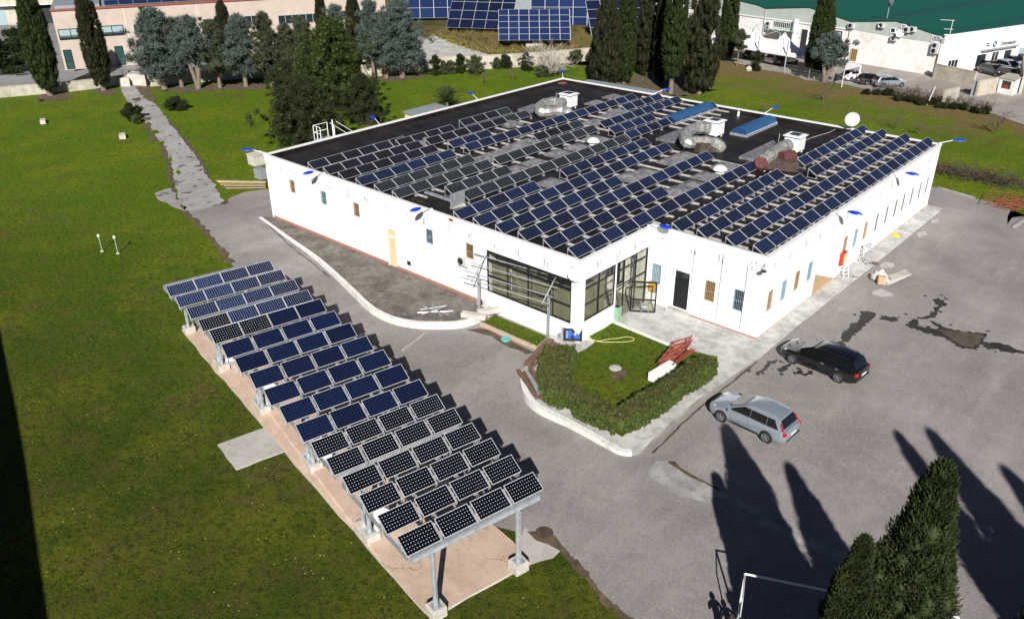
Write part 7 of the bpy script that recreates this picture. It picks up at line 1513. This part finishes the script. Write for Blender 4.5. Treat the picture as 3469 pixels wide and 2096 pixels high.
# ------------------------------------------------------------------ two people at the lower edge
def person(loc, rz, hgt, label, jacket, trousers, hair, arms):
    t = thing('person', label, 'person', loc, rz); s = hgt/1.75
    J = {'pel':(0,0,.95,.150,.105),'wai':(0,.01,1.10,.135,.095),'che':(0,.01,1.30,.165,.115),'sho':(0,0,1.44,.120,.085),'nec':(0,.01,1.52,.055,.055),'hd0':(0,.015,1.60,.080,.090),'hd1':(0,.01,1.69,.085,.098),'hd2':(0,.0,1.75,.055,.065)}
    E_ = [('pel','wai'),('wai','che'),('che','sho'),('sho','nec'),('nec','hd0'),('hd0','hd1'),('hd1','hd2')]
    for sd, nm in ((1,'l'),(-1,'r')):
        J['hip'+nm] = (.095*sd,0,.88,.095,.095); J['kne'+nm] = (.10*sd,.015,.48,.062,.062); J['ank'+nm] = (.10*sd,-.02,.09,.042,.045); J['toe'+nm] = (.115*sd,.15,.04,.040,.03)
        E_ += [('pel','hip'+nm),('hip'+nm,'kne'+nm),('kne'+nm,'ank'+nm),('ank'+nm,'toe'+nm)]
        el, wr = arms[0 if sd > 0 else 1]
        J['shl'+nm] = (.185*sd,0,1.42,.062,.062); J['elb'+nm] = (el[0]*sd,el[1],el[2],.045,.045); J['wri'+nm] = (wr[0]*sd,wr[1],wr[2],.030,.032)
        d = (Vector(wr)-Vector(el)).normalized(); d = Vector((d.x*sd,d.y,d.z)); w = Vector((wr[0]*sd,wr[1],wr[2])); side_ = d.cross(Vector((0,0,1))).normalized()
        pm = w+d*.07; J['pal'+nm] = (*pm,.034,.022); E_ += [('sho','shl'+nm),('shl'+nm,'elb'+nm),('elb'+nm,'wri'+nm),('wri'+nm,'pal'+nm)]
        for k, (o, l) in enumerate(((-.032,.062),(-.011,.072),(.011,.067),(.031,.052))):
            b = pm+side_*o+d*.03; m1 = b+d*l*.6; m2 = m1+(d*.7+Vector((0,0,-.7)))*l*.5; prev = 'pal'+nm
            for q_, pos in enumerate((b,m1,m2)): key = 'f%d%d%s'%(k,q_,nm); J[key] = (*pos,.0095-.001*q_,.0095-.001*q_); E_.append((prev,key)); prev = key
        b = pm-d*.02-side_*.045*sd; m = b+d*.035-side_*.012*sd; J['t0'+nm] = (*b,.012,.012); J['t1'+nm] = (*m,.010,.010); E_ += [('pal'+nm,'t0'+nm),('t0'+nm,'t1'+nm)]
    ks = list(J); me = bpy.data.meshes.new('body'); me.from_pydata([tuple(c*s for c in J[k][:3]) for k in ks], [(ks.index(a), ks.index(b)) for a, b in E_], [])
    o = bpy.data.objects.new('body', me); COL.objects.link(o); o.parent = t
    md = o.modifiers.new('skin', 'SKIN'); md.use_smooth_shade = True
    for i, k in enumerate(ks): sv = me.skin_vertices[0].data[i]; sv.radius = (J[k][3]*s, J[k][4]*s); sv.use_root = (k == 'pel')
    o.modifiers.new('sub', 'SUBSURF').levels = 1; o.modifiers['sub'].render_levels = 1
    g = NG('body_'+label.split()[0], .85, 0, .2); X = g.sep(g.obj()); z = X['Z']
    legs = g.math('LESS_THAN', z, .97*s); head = g.math('GREATER_THAN', z, 1.50*s)
    ay = g.math('MULTIPLY', g.math('GREATER_THAN', X['Y'], .315*s), g.math('GREATER_THAN', z, .97*s)); sk = g.math('MAXIMUM', head, ay)
    c = g.mix(legs, jacket, trousers); c = g.mix(sk, c, (.48,.29,.21)); c = g.mix(g.math('LESS_THAN', z, .085*s), c, (.02,.02,.02)); g.color(c); me.materials.append(g.m)
    mb = MB(); pr = [(.0,.135),(.055,.12),(.095,.065),(.108,.0),(.104,-.05),(.085,-.09)]
    mb.lathe([(r_*s, (1.66+z_)*s) for r_, z_ in pr], 14, (0,-.022*s,0)); mb.build('hair', MT[hair], t, smooth=True)
    for sd in (-1,1):
        mb = MB(); mb.lathe([(0,.006),(.010,.004),(.012,0)], 8, (.032*sd*s,.098*s,1.665*s), 0, 'y'); mb.build('eye', MT['black'], t)
        mb = MB(); mb.obox((.088*sd*s,.0,1.65*s),.02*s,.035*s,.06*s); mb.build('ear', MT['skin'], t, bev=.008)
    mb = MB(); mb.add([(-.014*s,.10*s,1.625*s),(.014*s,.10*s,1.625*s),(0,.128*s,1.628*s),(0,.10*s,1.675*s)], [(0,1,2),(1,3,2),(3,0,2)]); mb.build('nose', MT['skin'], t)
    mb = MB(); mb.obox((0,.097*s,1.592*s),.045*s,.012*s,.010*s); mb.build('mouth', MT['foil_red'], t)
    return t
sv = S(2300+230*.4744, 1780+478*.4744); o = 1.78/math.tan(EL); p1 = Vector((sv.x-o*math.cos(AZ), sv.y-o*math.sin(AZ), sv.z)); p1.z = hz(p1.x,p1.y)+.006
person(tuple(p1), R(35), 1.78, 'person in a dark jacket standing below the goal post holding a remote control', (.012,.013,.018), (.02,.026,.045), 'hair', (((.25,.06,1.17),(.09,.33,1.20)),((.25,.06,1.17),(.10,.33,1.20))))
mb = MB(); fwd = Vector((-math.sin(R(35)), math.cos(R(35)), 0)); c = p1+fwd*.43+Vector((0,0,1.22)); mb.obox(c,.2,.12,.05,None,R(35)); t = thing('remote_control','black remote control held by the taller person','remote control',tuple(c)); mb.build('casing', MT['black'], t, world=True, bev=.015)
sv = S(2300+312*.4744, 1780+530*.4744); o = 1.66/math.tan(EL); p2 = Vector((sv.x-o*math.cos(AZ), sv.y-o*math.sin(AZ), sv.z)); p2.z = hz(p2.x,p2.y)+.006
person(tuple(p2), R(30), 1.66, 'shorter person in dark clothes standing right of the taller person with one raised hand', (.015,.015,.02), (.018,.02,.03), 'hair', (((.27,.10,1.22),(.24,.34,1.42)),((.24,.02,1.15),(.14,.30,1.12))))

# ------------------------------------------------------------------ light
sun = bpy.data.lights.new('sun', 'SUN'); sun.energy = 5; sun.angle = R(.55); sun.color = (1,.965,.91)
so = bpy.data.objects.new('sun', sun); COL.objects.link(so)
dl = Vector((math.cos(AZ)*math.cos(EL), math.sin(AZ)*math.cos(EL), -math.sin(EL))); so.rotation_euler = dl.to_track_quat('-Z','Y').to_euler(); so.location = (60,-60,60)
w = bpy.data.worlds.new('World'); SC.world = w; w.use_nodes = True; nt = w.node_tree
sk = nt.nodes.new('ShaderNodeTexSky'); sk.sky_type = 'NISHITA'; sk.sun_disc = False; sk.sun_elevation = EL; sk.air_density = .3; sk.dust_density = .1; sd_ = -dl; sk.sun_rotation = math.atan2(sd_.x, sd_.y)
nt.links.new(sk.outputs[0], nt.nodes['Background'].inputs[0]); nt.nodes['Background'].inputs[1].default_value = .05
vs_ = SC.view_settings; vs_.view_transform = 'Standard'; vs_.look = 'None'; vs_.exposure = .5; vs_.gamma = 1; vs_.use_curve_mapping = False
SC.cycles.max_bounces = 6; SC.cycles.transparent_max_bounces = 8
